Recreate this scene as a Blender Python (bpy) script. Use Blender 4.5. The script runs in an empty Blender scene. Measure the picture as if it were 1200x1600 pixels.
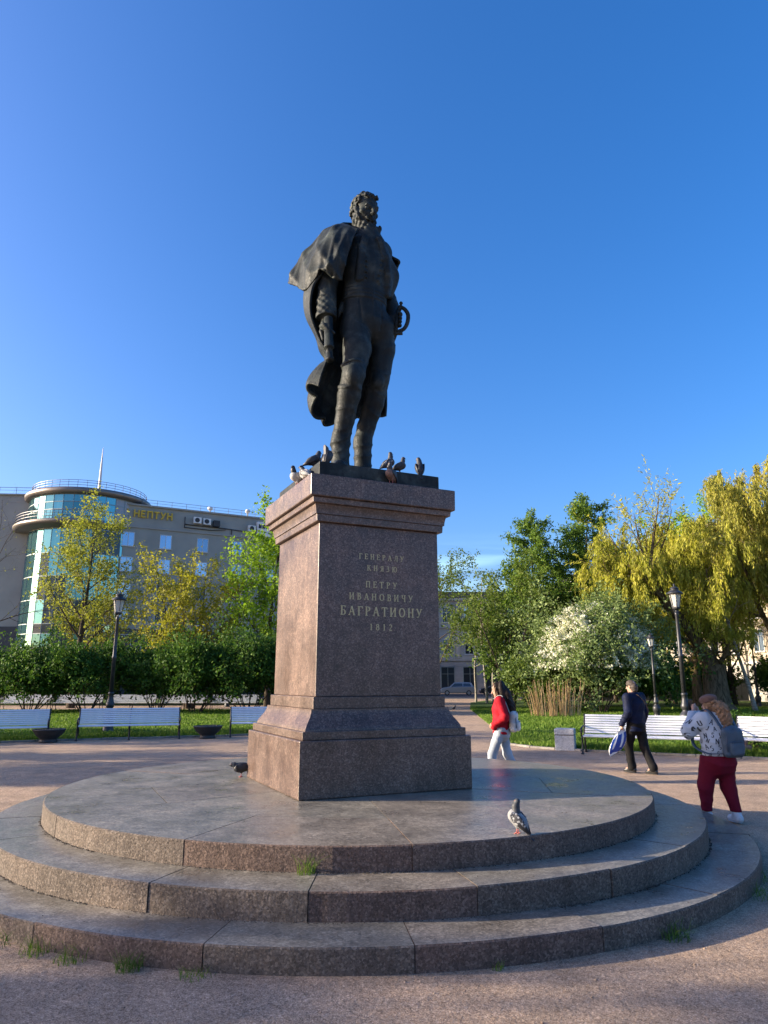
import bpy, math, random
import numpy as np
from mathutils import Vector, Matrix
from mathutils.bvhtree import BVHTree

scene = bpy.context.scene
COL = scene.collection
R = math.radians
PI = math.pi

# ------------------------------------------------------------------ camera, sky, sun, exposure
cam_d = bpy.data.cameras.new('camera')
cam = bpy.data.objects.new('camera', cam_d)
COL.objects.link(cam)
cam.location = (0, 0, 1.75)
cam.rotation_euler = (R(90 + 13.427), 0, 0)
cam_d.sensor_fit = 'VERTICAL'
cam_d.sensor_height = 24.0
cam_d.lens = 16.65
cam_d.clip_start = 0.05
cam_d.clip_end = 3000
scene.camera = cam

SUN_EL, SUN_AZ = 15.5, 181.0          # azimuth counted from +X, counter-clockwise
world = bpy.data.worlds.new('World')
scene.world = world
world.use_nodes = True
nt = world.node_tree
nt.nodes.clear()
w_out = nt.nodes.new('ShaderNodeOutputWorld')
w_bg = nt.nodes.new('ShaderNodeBackground')
w_sky = nt.nodes.new('ShaderNodeTexSky')
w_sky.sky_type = 'NISHITA'
w_sky.sun_disc = False
w_sky.sun_elevation = R(SUN_EL)
w_sky.sun_rotation = R(90 - SUN_AZ)
w_sky.altitude = 0
w_sky.air_density = 1.0
w_sky.dust_density = 2.5
w_sky.ozone_density = 4.0
w_bg.inputs['Strength'].default_value = 0.15
w_hs = nt.nodes.new('ShaderNodeHueSaturation')       # camera white balance: a slightly richer blue
w_hs.inputs['Saturation'].default_value = 1.27
w_wb = nt.nodes.new('ShaderNodeMix')
w_wb.data_type = 'RGBA'
w_wb.blend_type = 'MULTIPLY'
w_wb.inputs[0].default_value = 1.0
w_wb.inputs[7].default_value = (1.0, 0.888, 0.945, 1)
nt.links.new(w_sky.outputs[0], w_wb.inputs[6])
nt.links.new(w_wb.outputs[2], w_hs.inputs['Color'])
w_tc = nt.nodes.new('ShaderNodeTexCoord')             # thin cirrus streaks low over the horizon, all the way round
w_mp = nt.nodes.new('ShaderNodeMapping')
w_mp.inputs['Scale'].default_value = (2.2, 2.2, 26.0)
w_no = nt.nodes.new('ShaderNodeTexNoise')
w_no.inputs['Scale'].default_value = 1.3
w_no.inputs['Detail'].default_value = 5
w_no.inputs['Distortion'].default_value = 0.4
nt.links.new(w_tc.outputs['Generated'], w_mp.inputs[0])
nt.links.new(w_mp.outputs[0], w_no.inputs['Vector'])
w_sx = nt.nodes.new('ShaderNodeSeparateXYZ')
nt.links.new(w_tc.outputs['Generated'], w_sx.inputs[0])
w_up = nt.nodes.new('ShaderNodeMapRange')             # only between about 3 and 11 degrees up
w_up.interpolation_type = 'SMOOTHSTEP'
w_up.inputs[1].default_value, w_up.inputs[2].default_value = 0.03, 0.09
w_dn = nt.nodes.new('ShaderNodeMapRange')
w_dn.interpolation_type = 'SMOOTHSTEP'
w_dn.inputs[1].default_value, w_dn.inputs[2].default_value = 0.205, 0.15
nt.links.new(w_sx.outputs['Z'], w_up.inputs[0])
nt.links.new(w_sx.outputs['Z'], w_dn.inputs[0])
w_el = nt.nodes.new('ShaderNodeMath')
w_el.operation = 'MULTIPLY'
nt.links.new(w_up.outputs[0], w_el.inputs[0])
nt.links.new(w_dn.outputs[0], w_el.inputs[1])
w_cr = nt.nodes.new('ShaderNodeValToRGB')
w_cr.color_ramp.elements[0].position = 0.42
w_cr.color_ramp.elements[1].position = 0.66
nt.links.new(w_no.outputs[0], w_cr.inputs[0])
w_ml = nt.nodes.new('ShaderNodeMath')
w_ml.operation = 'MULTIPLY'
nt.links.new(w_el.outputs[0], w_ml.inputs[0])
nt.links.new(w_cr.outputs[0], w_ml.inputs[1])
w_m2 = nt.nodes.new('ShaderNodeMath')
w_m2.operation = 'MULTIPLY'
w_m2.inputs[1].default_value = 0.55
nt.links.new(w_ml.outputs[0], w_m2.inputs[0])
w_mx = nt.nodes.new('ShaderNodeMix')
w_mx.data_type = 'RGBA'
nt.links.new(w_m2.outputs[0], w_mx.inputs[0])
nt.links.new(w_hs.outputs[0], w_mx.inputs[6])
w_mx.inputs[7].default_value = (2.6, 4.1, 5.2, 1)
nt.links.new(w_mx.outputs[2], w_bg.inputs['Color'])
nt.links.new(w_bg.outputs[0], w_out.inputs['Surface'])

sun_d = bpy.data.lights.new('sun', 'SUN')
sun_d.energy = 5.0
sun_d.angle = R(0.55)
sun_d.color = (1.0, 0.85, 0.64)
sun = bpy.data.objects.new('sun', sun_d)
COL.objects.link(sun)
_sd = Vector((math.cos(R(SUN_EL)) * math.cos(R(SUN_AZ)), math.cos(R(SUN_EL)) * math.sin(R(SUN_AZ)), math.sin(R(SUN_EL))))
sun.rotation_euler = _sd.to_track_quat('Z', 'Y').to_euler()
sun.location = (-60, 0, 40)

scene.view_settings.view_transform = 'Standard'
scene.view_settings.look = 'None'
scene.view_settings.gamma = 1.0
scene.view_settings.use_curve_mapping = False
scene.view_settings.exposure = 1.28
scene.render.engine = 'CYCLES'
scene.cycles.use_denoising = True
scene.cycles.max_bounces = 6
scene.cycles.transparent_max_bounces = 8

# ------------------------------------------------------------------ materials
MATS = {}


def new_mat(name):
    m = bpy.data.materials.new(name)
    m.use_nodes = True
    t = m.node_tree
    t.nodes.clear()
    out = t.nodes.new('ShaderNodeOutputMaterial')
    b = t.nodes.new('ShaderNodeBsdfPrincipled')
    t.links.new(b.outputs[0], out.inputs[0])
    MATS[name] = m
    return m, t, b


def nd(t, typ, **kw):
    n = t.nodes.new(typ)
    for k, v in kw.items():
        if k in n.inputs.keys():
            n.inputs[k].default_value = v
        else:
            setattr(n, k, v)
    return n


def ramp(t, src, stops, interp='LINEAR'):
    r = t.nodes.new('ShaderNodeValToRGB')
    r.color_ramp.interpolation = interp
    els = r.color_ramp.elements
    while len(els) < len(stops):
        els.new(0.5)
    for e, (p, c) in zip(els, stops):
        e.position = p
        e.color = (c[0], c[1], c[2], 1) if not isinstance(c, (int, float)) else (c, c, c, 1)
    t.links.new(src, r.inputs[0])
    return r.outputs[0]


def mixc(t, fac, a, b, mode='MIX'):
    m = t.nodes.new('ShaderNodeMix')
    m.data_type = 'RGBA'
    m.blend_type = mode
    for sock, v in ((m.inputs[0], fac), (m.inputs[6], a), (m.inputs[7], b)):
        if hasattr(v, 'is_linked') or hasattr(v, 'links'):
            t.links.new(v, sock)
        elif isinstance(v, (int, float)):
            sock.default_value = v
        else:
            sock.default_value = (v[0], v[1], v[2], 1)
    return m.outputs[2]


def coord(t, kind='Object', scale=1.0, sc3=None):
    tc = t.nodes.new('ShaderNodeTexCoord')
    mp = t.nodes.new('ShaderNodeMapping')
    mp.inputs['Scale'].default_value = sc3 if sc3 else (scale,) * 3
    t.links.new(tc.outputs[kind], mp.inputs[0])
    return mp.outputs[0]


def noise(t, vec, scale, detail=4, rough=0.55, dist=0.0):
    n = t.nodes.new('ShaderNodeTexNoise')
    n.inputs['Scale'].default_value = scale
    n.inputs['Detail'].default_value = detail
    n.inputs['Roughness'].default_value = rough
    n.inputs['Distortion'].default_value = dist
    t.links.new(vec, n.inputs['Vector'])
    return n.outputs[0]


def voro(t, vec, scale, feature='F1', out='Distance'):
    n = t.nodes.new('ShaderNodeTexVoronoi')
    n.feature = feature
    n.inputs['Scale'].default_value = scale
    t.links.new(vec, n.inputs['Vector'])
    return n.outputs[out]


def bump(t, b, height, strength=0.3, dist=0.02, prev=None):
    n = t.nodes.new('ShaderNodeBump')
    n.inputs['Strength'].default_value = strength
    n.inputs['Distance'].default_value = dist
    t.links.new(height, n.inputs['Height'])
    if prev is not None:
        t.links.new(prev, n.inputs['Normal'])
    t.links.new(n.outputs[0], b.inputs['Normal'])
    return n.outputs[0]


def simple(name, col, rough=0.6, metal=0.0, spec=0.5, var=0.0, vscale=8.0, bmp=0.0, bscale=60.0):
    m, t, b = new_mat(name)
    b.inputs['Roughness'].default_value = rough
    b.inputs['Metallic'].default_value = metal
    b.inputs['Specular IOR Level'].default_value = spec
    v = coord(t)
    if var > 0:
        n = noise(t, v, vscale, 5)
        lo = tuple(max(0, c * (1 - var)) for c in col)
        hi = tuple(min(1, c * (1 + var)) for c in col)
        c = ramp(t, n, [(0.3, lo), (0.7, hi)])
        t.links.new(c, b.inputs['Base Color'])
    else:
        b.inputs['Base Color'].default_value = (*col, 1)
    if bmp > 0:
        bump(t, b, noise(t, v, bscale, 4), bmp, 0.01)
    return m


def granite(name, dark, mid, light, scale, rough, bmp, stain=0.3, obj_var=0.0, spec=0.5, bscale=None, bdist=0.01, pink=None):
    """speckled stone: crystals of three tones, weather stains, optional tint per block"""
    m, t, b = new_mat(name)
    v = coord(t)
    cell = voro(t, v, scale, 'F1', 'Color')
    sep = t.nodes.new('ShaderNodeSeparateColor')
    t.links.new(cell, sep.inputs[0])
    c = ramp(t, sep.outputs[0], [(0.0, dark), (0.3, tuple(0.5 * (a + d) for a, d in zip(dark, mid))), (0.36, mid), (0.78, mid), (0.84, light), (1.0, light)])
    cell2 = voro(t, v, scale * 2.7, 'F1', 'Color')
    sep2 = t.nodes.new('ShaderNodeSeparateColor')
    t.links.new(cell2, sep2.inputs[0])
    c2 = ramp(t, sep2.outputs[1], [(0.0, dark), (0.25, mid), (0.8, mid), (1.0, light)])
    c = mixc(t, 0.4, c, c2)
    big = noise(t, v, 2.2, 6, 0.62)
    c = mixc(t, stain, c, ramp(t, big, [(0.3, (0.35, 0.33, 0.33)), (0.5, (0.8, 0.8, 0.8)), (0.7, (1.15, 1.12, 1.1))]), 'MULTIPLY')
    vs = coord(t, 'Object', sc3=(9, 9, 0.7))
    st = noise(t, vs, 1.0, 5, 0.6)
    c = mixc(t, stain * 0.7, c, ramp(t, st, [(0.35, (0.5, 0.48, 0.47)), (0.6, (1, 1, 1))]), 'MULTIPLY')
    if obj_var > 0:
        oi = t.nodes.new('ShaderNodeObjectInfo')
        tint = ramp(t, oi.outputs['Random'], [(0.0, (0.86, 0.87, 0.87)), (0.35, (1.0, 0.98, 0.95)), (0.75, (1.04, 1.0, 0.96)), (0.88, pink or (1, 1, 1)), (1.0, pink or (1, 1, 1))])
        c = mixc(t, obj_var, c, tint, 'MULTIPLY')
    md_ = noise(t, v, 13, 5, 0.7, 0.3)
    c = mixc(t, stain, c, ramp(t, md_, [(0.3, (0.62, 0.61, 0.60)), (0.52, (1, 1, 1)), (0.7, (1.18, 1.16, 1.12))]), 'MULTIPLY')
    lf_ = noise(t, v, 0.75, 6, 0.65, 0.5)
    c = mixc(t, stain, c, ramp(t, lf_, [(0.36, (0.68, 0.68, 0.68)), (0.5, (1, 1, 1)), (0.66, (1.12, 1.08, 1.02))]), 'MULTIPLY')
    t.links.new(c, b.inputs['Base Color'])
    b.inputs['Specular IOR Level'].default_value = spec
    rn = ramp(t, big, [(0.3, max(0.05, rough - 0.1)), (0.7, min(1, rough + 0.12))])
    t.links.new(rn, b.inputs['Roughness'])
    bs = bscale or scale
    p = bump(t, b, noise(t, v, bs, 6, 0.7), bmp, bdist)
    return m


granite('granite_pedestal', (0.032, 0.021, 0.018), (0.152, 0.099, 0.074), (0.30, 0.222, 0.176), 75, 0.40, 0.25, 0.62, 0.55, bscale=45, bdist=0.004, pink=(0.92, 0.86, 0.86))
granite('granite_top', (0.09, 0.083, 0.07), (0.255, 0.235, 0.192), (0.42, 0.39, 0.32), 75, 0.34, 0.3, 0.6, 0.5, spec=0.36, bscale=30, bdist=0.004, pink=(1.08, 0.96, 0.92))
granite('granite_hewn', (0.06, 0.05, 0.043), (0.165, 0.135, 0.112), (0.29, 0.245, 0.205), 80, 0.8, 1.0, 0.5, 0.7, spec=0.2, bscale=34, bdist=0.018, pink=(1.1, 0.86, 0.8))
granite('granite_pale', (0.25, 0.25, 0.25), (0.55, 0.55, 0.54), (0.72, 0.72, 0.7), 60, 0.7, 0.3, 0.3)
simple('joint', (0.05, 0.045, 0.04), 0.95, var=0.4, vscale=12)
simple('gold_letter', (0.50, 0.41, 0.21), 0.5, 0.1, var=0.25, vscale=7)

# bronze with a dull grey-green skin and run-off streaks
m, t, b = new_mat('bronze')
v = coord(t)
n1 = noise(t, v, 3.5, 7, 0.65)
n2 = noise(t, v, 38, 4, 0.6)
vs = coord(t, 'Object', sc3=(7, 7, 0.9))
n3 = noise(t, vs, 1.6, 5, 0.6)
c = ramp(t, n1, [(0.3, (0.007, 0.009, 0.0095)), (0.50, (0.016, 0.0205, 0.0205)), (0.66, (0.046, 0.055, 0.051)), (0.8, (0.11, 0.135, 0.12))])
c = mixc(t, 0.45, c, ramp(t, n3, [(0.35, (0.45, 0.47, 0.45)), (0.62, (1.35, 1.35, 1.25))]), 'MULTIPLY')
t.links.new(c, b.inputs['Base Color'])
b.inputs['Metallic'].default_value = 0.0
b.inputs['Specular IOR Level'].default_value = 0.2
t.links.new(ramp(t, n2, [(0.3, 0.48), (0.7, 0.68)]), b.inputs['Roughness'])
bump(t, b, n2, 0.35, 0.012)

# gravel: crushed pink-brown stone
m, t, b = new_mat('gravel')
v = coord(t)
cell = voro(t, v, 150, 'F1', 'Color')
sep = t.nodes.new('ShaderNodeSeparateColor')
t.links.new(cell, sep.inputs[0])
c = ramp(t, sep.outputs[0], [(0, (0.25, 0.175, 0.12)), (0.4, (0.45, 0.335, 0.235)), (0.8, (0.54, 0.405, 0.29)), (1.0, (0.70, 0.56, 0.43))])
big = noise(t, v, 0.35, 6, 0.62)
c = mixc(t, 0.8, c, ramp(t, big, [(0.3, (0.66, 0.66, 0.68)), (0.5, (0.95, 0.92, 0.9)), (0.72, (1.18, 1.08, 1.0))]), 'MULTIPLY')
fine_ = noise(t, v, 26, 5, 0.75)
c = mixc(t, 0.75, c, ramp(t, fine_, [(0.33, (0.55, 0.54, 0.53)), (0.55, (1.05, 1.05, 1.05)), (0.72, (1.3, 1.28, 1.25))]), 'MULTIPLY')
mid = noise(t, v, 3.0, 6, 0.65)
c = mixc(t, 0.6, c, ramp(t, mid, [(0.33, (0.6, 0.6, 0.6)), (0.6, (1.08, 1.05, 1.03))]), 'MULTIPLY')
t.links.new(c, b.inputs['Base Color'])
b.inputs['Roughness'].default_value = 0.95
b.inputs['Specular IOR Level'].default_value = 0.15
p = bump(t, b, noise(t, v, 150, 4, 0.7), 0.55, 0.006)
p = bump(t, b, noise(t, v, 38, 5, 0.75), 0.8, 0.022, p)
bump(t, b, noise(t, v, 4.5, 6, 0.7), 0.6, 0.06, p)

m, t, b = new_mat('lawn')
v = coord(t)
n1 = noise(t, v, 0.8, 5)
n2 = noise(t, v, 40, 4)
c = ramp(t, n1, [(0.3, (0.05, 0.09, 0.015)), (0.55, (0.085, 0.145, 0.025)), (0.75, (0.14, 0.16, 0.045))])
c = mixc(t, 0.7, c, ramp(t, n2, [(0.3, (0.45, 0.45, 0.4)), (0.65, (1.2, 1.2, 1.1))]), 'MULTIPLY')
t.links.new(c, b.inputs['Base Color'])
b.inputs['Roughness'].default_value = 0.9
b.inputs['Specular IOR Level'].default_value = 0.2
bump(t, b, n2, 0.8, 0.05)

simple('asphalt', (0.06, 0.06, 0.062), 0.9, var=0.3, vscale=3, bmp=0.3)
simple('kerb_stone', (0.20, 0.185, 0.165), 0.85, var=0.35, vscale=5, bmp=0.4, bscale=25)
simple('soil', (0.05, 0.038, 0.028), 0.95, var=0.4, vscale=12, bmp=0.6, bscale=30)


def leafmat(name, c0, c1, c2, trans=0.35, rough=0.5):
    m = bpy.data.materials.new(name)
    m.use_nodes = True
    t = m.node_tree
    t.nodes.clear()
    out = t.nodes.new('ShaderNodeOutputMaterial')
    b = t.nodes.new('ShaderNodeBsdfPrincipled')
    tr = t.nodes.new('ShaderNodeBsdfTranslucent')
    mx = t.nodes.new('ShaderNodeMixShader')
    geo = t.nodes.new('ShaderNodeNewGeometry')
    r = ramp(t, geo.outputs['Random Per Island'], [(0.0, c0), (0.5, c1), (1.0, c2)])
    v = coord(t)
    c = mixc(t, 0.6, r, ramp(t, noise(t, v, 0.55, 4), [(0.32, (0.6, 0.66, 0.6)), (0.68, (1.3, 1.2, 1.1))]), 'MULTIPLY')
    t.links.new(c, b.inputs['Base Color'])
    t.links.new(mixc(t, 1.0, c, (1.25, 1.3, 0.8), 'MULTIPLY'), tr.inputs[0])
    b.inputs['Roughness'].default_value = rough + 0.1
    b.inputs['Specular IOR Level'].default_value = 0.15
    mx.inputs[0].default_value = trans
    t.links.new(b.outputs[0], mx.inputs[1])
    t.links.new(tr.outputs[0], mx.inputs[2])
    t.links.new(mx.outputs[0], out.inputs[0])
    MATS[name] = m
    return m


leafmat('leaf_hedge', (0.030, 0.075, 0.015), (0.060, 0.128, 0.022), (0.112, 0.195, 0.033), 0.25)
leafmat('leaf_spring', (0.17, 0.19, 0.025), (0.24, 0.26, 0.04), (0.32, 0.34, 0.075), 0.45)
leafmat('leaf_olive', (0.21, 0.21, 0.025), (0.29, 0.28, 0.035), (0.36, 0.35, 0.06), 0.45)
leafmat('leaf_green', (0.135, 0.230, 0.016), (0.209, 0.338, 0.027), (0.284, 0.419, 0.041), 0.45)
leafmat('leaf_larch', (0.065, 0.124, 0.016), (0.111, 0.195, 0.029), (0.182, 0.273, 0.052), 0.3)
leafmat('leaf_willow', (0.27, 0.255, 0.045), (0.36, 0.345, 0.065), (0.43, 0.43, 0.11), 0.45)
leafmat('leaf_willow_green', (0.275, 0.290, 0.043), (0.377, 0.377, 0.058), (0.478, 0.464, 0.087), 0.45)
leafmat('leaf_dark', (0.056, 0.100, 0.019), (0.094, 0.150, 0.025), (0.163, 0.213, 0.044), 0.35)
leafmat('leaf_blossom_bush', (0.101, 0.149, 0.054), (0.162, 0.230, 0.081), (0.257, 0.324, 0.135), 0.3)
leafmat('blossom', (0.550, 0.572, 0.462), (0.682, 0.693, 0.605), (0.770, 0.770, 0.726), 0.25)
leafmat('grass_blade', (0.070, 0.140, 0.017), (0.119, 0.210, 0.028), (0.182, 0.252, 0.049), 0.3)
leafmat('dry_cane', (0.42, 0.27, 0.13), (0.52, 0.36, 0.18), (0.60, 0.44, 0.25), 0.1)


def barkmat(name, lo, hi, sc=(14, 14, 2.5), b_=0.8, dist=0.05):
    m, t, b = new_mat(name)
    v = coord(t, 'Object', sc3=sc)
    n = noise(t, v, 1.0, 6, 0.7, 0.6)
    t.links.new(ramp(t, n, [(0.32, lo), (0.66, hi)]), b.inputs['Base Color'])
    b.inputs['Roughness'].default_value = 0.95
    b.inputs['Specular IOR Level'].default_value = 0.1
    bump(t, b, n, b_, dist)


barkmat('bark', (0.03, 0.024, 0.018), (0.12, 0.095, 0.07))
barkmat('bark_willow', (0.035, 0.026, 0.016), (0.24, 0.18, 0.11), (7, 7, 1.4), 1.0, 0.12)
barkmat('bark_birch', (0.10, 0.09, 0.07), (0.42, 0.39, 0.32), (4, 4, 9))

simple('bench_paint', (0.68, 0.70, 0.72), 0.45, var=0.06, vscale=5)
simple('cast_iron', (0.018, 0.018, 0.02), 0.5, 0.3, bmp=0.15, bscale=40)
simple('lamp_iron', (0.04, 0.042, 0.046), 0.45, 0.4, var=0.3, vscale=6)
m, t, b = new_mat('lantern_glass')
b.inputs['Base Color'].default_value = (0.82, 0.82, 0.76, 1)
b.inputs['Roughness'].default_value = 0.25
b.inputs['Transmission Weight'].default_value = 0.55
simple('bowl_iron', (0.022, 0.022, 0.024), 0.55, var=0.3)

simple('render_grey', (0.30, 0.30, 0.27), 0.9, var=0.12, vscale=0.35, bmp=0.1)
simple('render_wing', (0.31, 0.30, 0.27), 0.9, var=0.12, vscale=0.35, bmp=0.1)
simple('plinth_dark', (0.055, 0.055, 0.06), 0.7, var=0.2, vscale=1.0)
simple('stucco_cream', (0.44, 0.375, 0.285), 0.9, var=0.08, vscale=0.5)
simple('stucco_grey', (0.36, 0.345, 0.31), 0.9, var=0.12, vscale=0.4)
simple('stone_course', (0.30, 0.29, 0.27), 0.9, var=0.15, vscale=0.8)
simple('metal_cap', (0.20, 0.175, 0.155), 0.4, 0.5, var=0.1, vscale=0.8)
simple('metal_rib', (0.30, 0.30, 0.31), 0.5, 0.3)
simple('rail_metal', (0.16, 0.16, 0.17), 0.5, 0.5)
simple('mast_white', (0.62, 0.60, 0.58), 0.5)
simple('ac_white', (0.68, 0.68, 0.66), 0.5)
simple('ac_dark', (0.03, 0.03, 0.032), 0.6)
simple('frame_white', (0.58, 0.57, 0.54), 0.6)
simple('sign_yellow', (0.62, 0.40, 0.03), 0.5)
simple('mullion', (0.22, 0.26, 0.26), 0.45, 0.4)


def glassmat(name, col, metal=0.85, rough=0.06, var=0.25):
    m, t, b = new_mat(name)
    oi = t.nodes.new('ShaderNodeObjectInfo')
    lo = tuple(c * (1 - var) for c in col)
    hi = tuple(min(1, c * (1 + var)) for c in col)
    t.links.new(ramp(t, oi.outputs['Random'], [(0, lo), (1, hi)]), b.inputs['Base Color'])
    b.inputs['Metallic'].default_value = metal
    b.inputs['Roughness'].default_value = rough
    v = coord(t)
    bump(t, b, noise(t, v, 0.9, 2), 0.04, 0.1)


glassmat('glass_teal', (0.14, 0.31, 0.30))
glassmat('glass_blue', (0.27, 0.37, 0.50), 0.8)
glassmat('glass_dark', (0.03, 0.04, 0.05), 0.2, 0.08)
glassmat('glass_car', (0.05, 0.07, 0.09), 0.3, 0.05, 0.0)

simple('skin', (0.38, 0.23, 0.165), 0.55, var=0.08, vscale=20)
simple('hair_dark', (0.022, 0.016, 0.013), 0.5, spec=0.15, var=0.4, vscale=30, bmp=0.5, bscale=50)
simple('hair_light', (0.14, 0.085, 0.048), 0.5, spec=0.15, var=0.3, vscale=30, bmp=0.5, bscale=50)
simple('hair_grey', (0.075, 0.06, 0.05), 0.6, spec=0.15, var=0.4, vscale=40, bmp=0.5, bscale=80)
simple('hair_curly', (0.25, 0.15, 0.085), 0.7, spec=0.15, var=0.4, vscale=25, bmp=0.9, bscale=60)
simple('red_jacket', (0.36, 0.010, 0.020), 0.7, spec=0.12, var=0.15, vscale=9, bmp=0.3, bscale=22)
simple('pale_jeans', (0.36, 0.40, 0.44), 0.85, spec=0.12, var=0.18, vscale=7, bmp=0.3, bscale=20)
simple('navy_cloth', (0.008, 0.012, 0.034), 0.65, spec=0.12, var=0.3, vscale=7, bmp=0.4, bscale=16)
simple('black_cloth', (0.010, 0.0095, 0.010), 0.7, spec=0.12, var=0.3, vscale=7, bmp=0.4, bscale=14)
simple('wine_cloth', (0.135, 0.008, 0.021), 0.8, spec=0.12, var=0.15, vscale=6, bmp=0.35, bscale=14)
simple('sweat_white', (0.47, 0.50, 0.53), 0.85, spec=0.12, var=0.08, vscale=7, bmp=0.35, bscale=14)
simple('print_black', (0.03, 0.033, 0.04), 0.8)
simple('felt_brown', (0.15, 0.085, 0.065), 0.95, var=0.2, vscale=30, bmp=0.4)
simple('pack_white', (0.60, 0.59, 0.56), 0.6, var=0.06)
simple('pack_blue', (0.055, 0.082, 0.11), 0.7, var=0.15, bmp=0.3, bscale=30)
simple('pack_trim', (0.05, 0.07, 0.10), 0.6)
simple('shoe_white', (0.5, 0.52, 0.54), 0.6, var=0.12, vscale=40)
simple('shoe_grey', (0.33, 0.38, 0.42), 0.6)
simple('shoe_black', (0.015, 0.014, 0.014), 0.35)
simple('plastic_white', (0.66, 0.67, 0.69), 0.4)
simple('plastic_blue', (0.01, 0.05, 0.30), 0.4)
simple('phone_black', (0.01, 0.01, 0.012), 0.2)
simple('car_silver', (0.30, 0.31, 0.33), 0.3, 0.6)
simple('car_dark', (0.03, 0.032, 0.036), 0.25, 0.4)
simple('car_red', (0.22, 0.015, 0.015), 0.3, 0.2)
simple('rubber', (0.015, 0.015, 0.015), 0.85)
simple('rim_metal', (0.35, 0.35, 0.36), 0.35, 0.8)
simple('headlight', (0.7, 0.72, 0.75), 0.15)
simple('fence_dark', (0.028, 0.032, 0.036), 0.7, var=0.3, vscale=2)
simple('flower_red', (0.6, 0.06, 0.03), 0.7)
simple('paper_pink', (0.42, 0.25, 0.2), 0.7)

# pigeon feathers
simple('feather_slate', (0.03, 0.034, 0.041), 0.6, var=0.35, vscale=26)
simple('feather_black', (0.016, 0.017, 0.022), 0.5, var=0.3, vscale=26)
simple('feather_pale', (0.22, 0.225, 0.23), 0.7, var=0.2, vscale=26)
simple('feather_white', (0.42, 0.40, 0.37), 0.7, var=0.15, vscale=26)
simple('feather_brown', (0.17, 0.10, 0.075), 0.7, var=0.25, vscale=26)
simple('bird_leg', (0.45, 0.12, 0.10), 0.6)
simple('beak', (0.06, 0.055, 0.05), 0.5)
m, t, b = new_mat('feather_checker')
v = coord(t)
vv = voro(t, v, 42, 'F1', 'Distance')
n = noise(t, v, 60, 3)
c = ramp(t, vv, [(0.25, (0.34, 0.34, 0.34)), (0.42, (0.20, 0.21, 0.22)), (0.52, (0.03, 0.03, 0.035))])
t.links.new(c, b.inputs['Base Color'])
b.inputs['Roughness'].default_value = 0.6
MAT = lambda n: MATS[n]

# ------------------------------------------------------------------ object helpers


def thing(name, label, cat, loc=(0, 0, 0), rz=0.0, group=None):
    o = bpy.data.objects.new(name, None)
    COL.objects.link(o)
    o.empty_display_size = 0.2
    o.location = loc
    o.rotation_euler = (0, 0, rz)
    o['label'] = label
    o['category'] = cat
    if group:
        o['group'] = group
    return o


def tag(o, label, cat, group=None):
    o['label'] = label
    o['category'] = cat
    if group:
        o['group'] = group
    return o


def link(name, me, parent=None, loc=None, rot=None, scale=None, label=None):
    o = bpy.data.objects.new(name, me)
    COL.objects.link(o)
    if parent is not None:
        o.parent = parent
    if loc is not None:
        o.location = loc
    if rot is not None:
        o.rotation_euler = rot
    if scale is not None:
        o.scale = scale
    if label:
        o['label'] = label
    return o


def struct(o, kind='structure'):
    o['kind'] = kind
    return o


def copy_thing(root, loc, rz, label, group=None, scale=None):
    r = root.copy()
    COL.objects.link(r)
    r.location = loc
    r.rotation_euler = (0, 0, rz)
    r['label'] = label
    if group:
        r['group'] = group
    if scale:
        r.scale = scale
    for ch in list(root.children):
        c = ch.copy()
        COL.objects.link(c)
        c.parent = r
        for g in list(ch.children):
            d = g.copy()
            COL.objects.link(d)
            d.parent = c
    return r


def lerp(a, b, u):
    return np.array(a, float) * (1 - u) + np.array(b, float) * u


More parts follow.
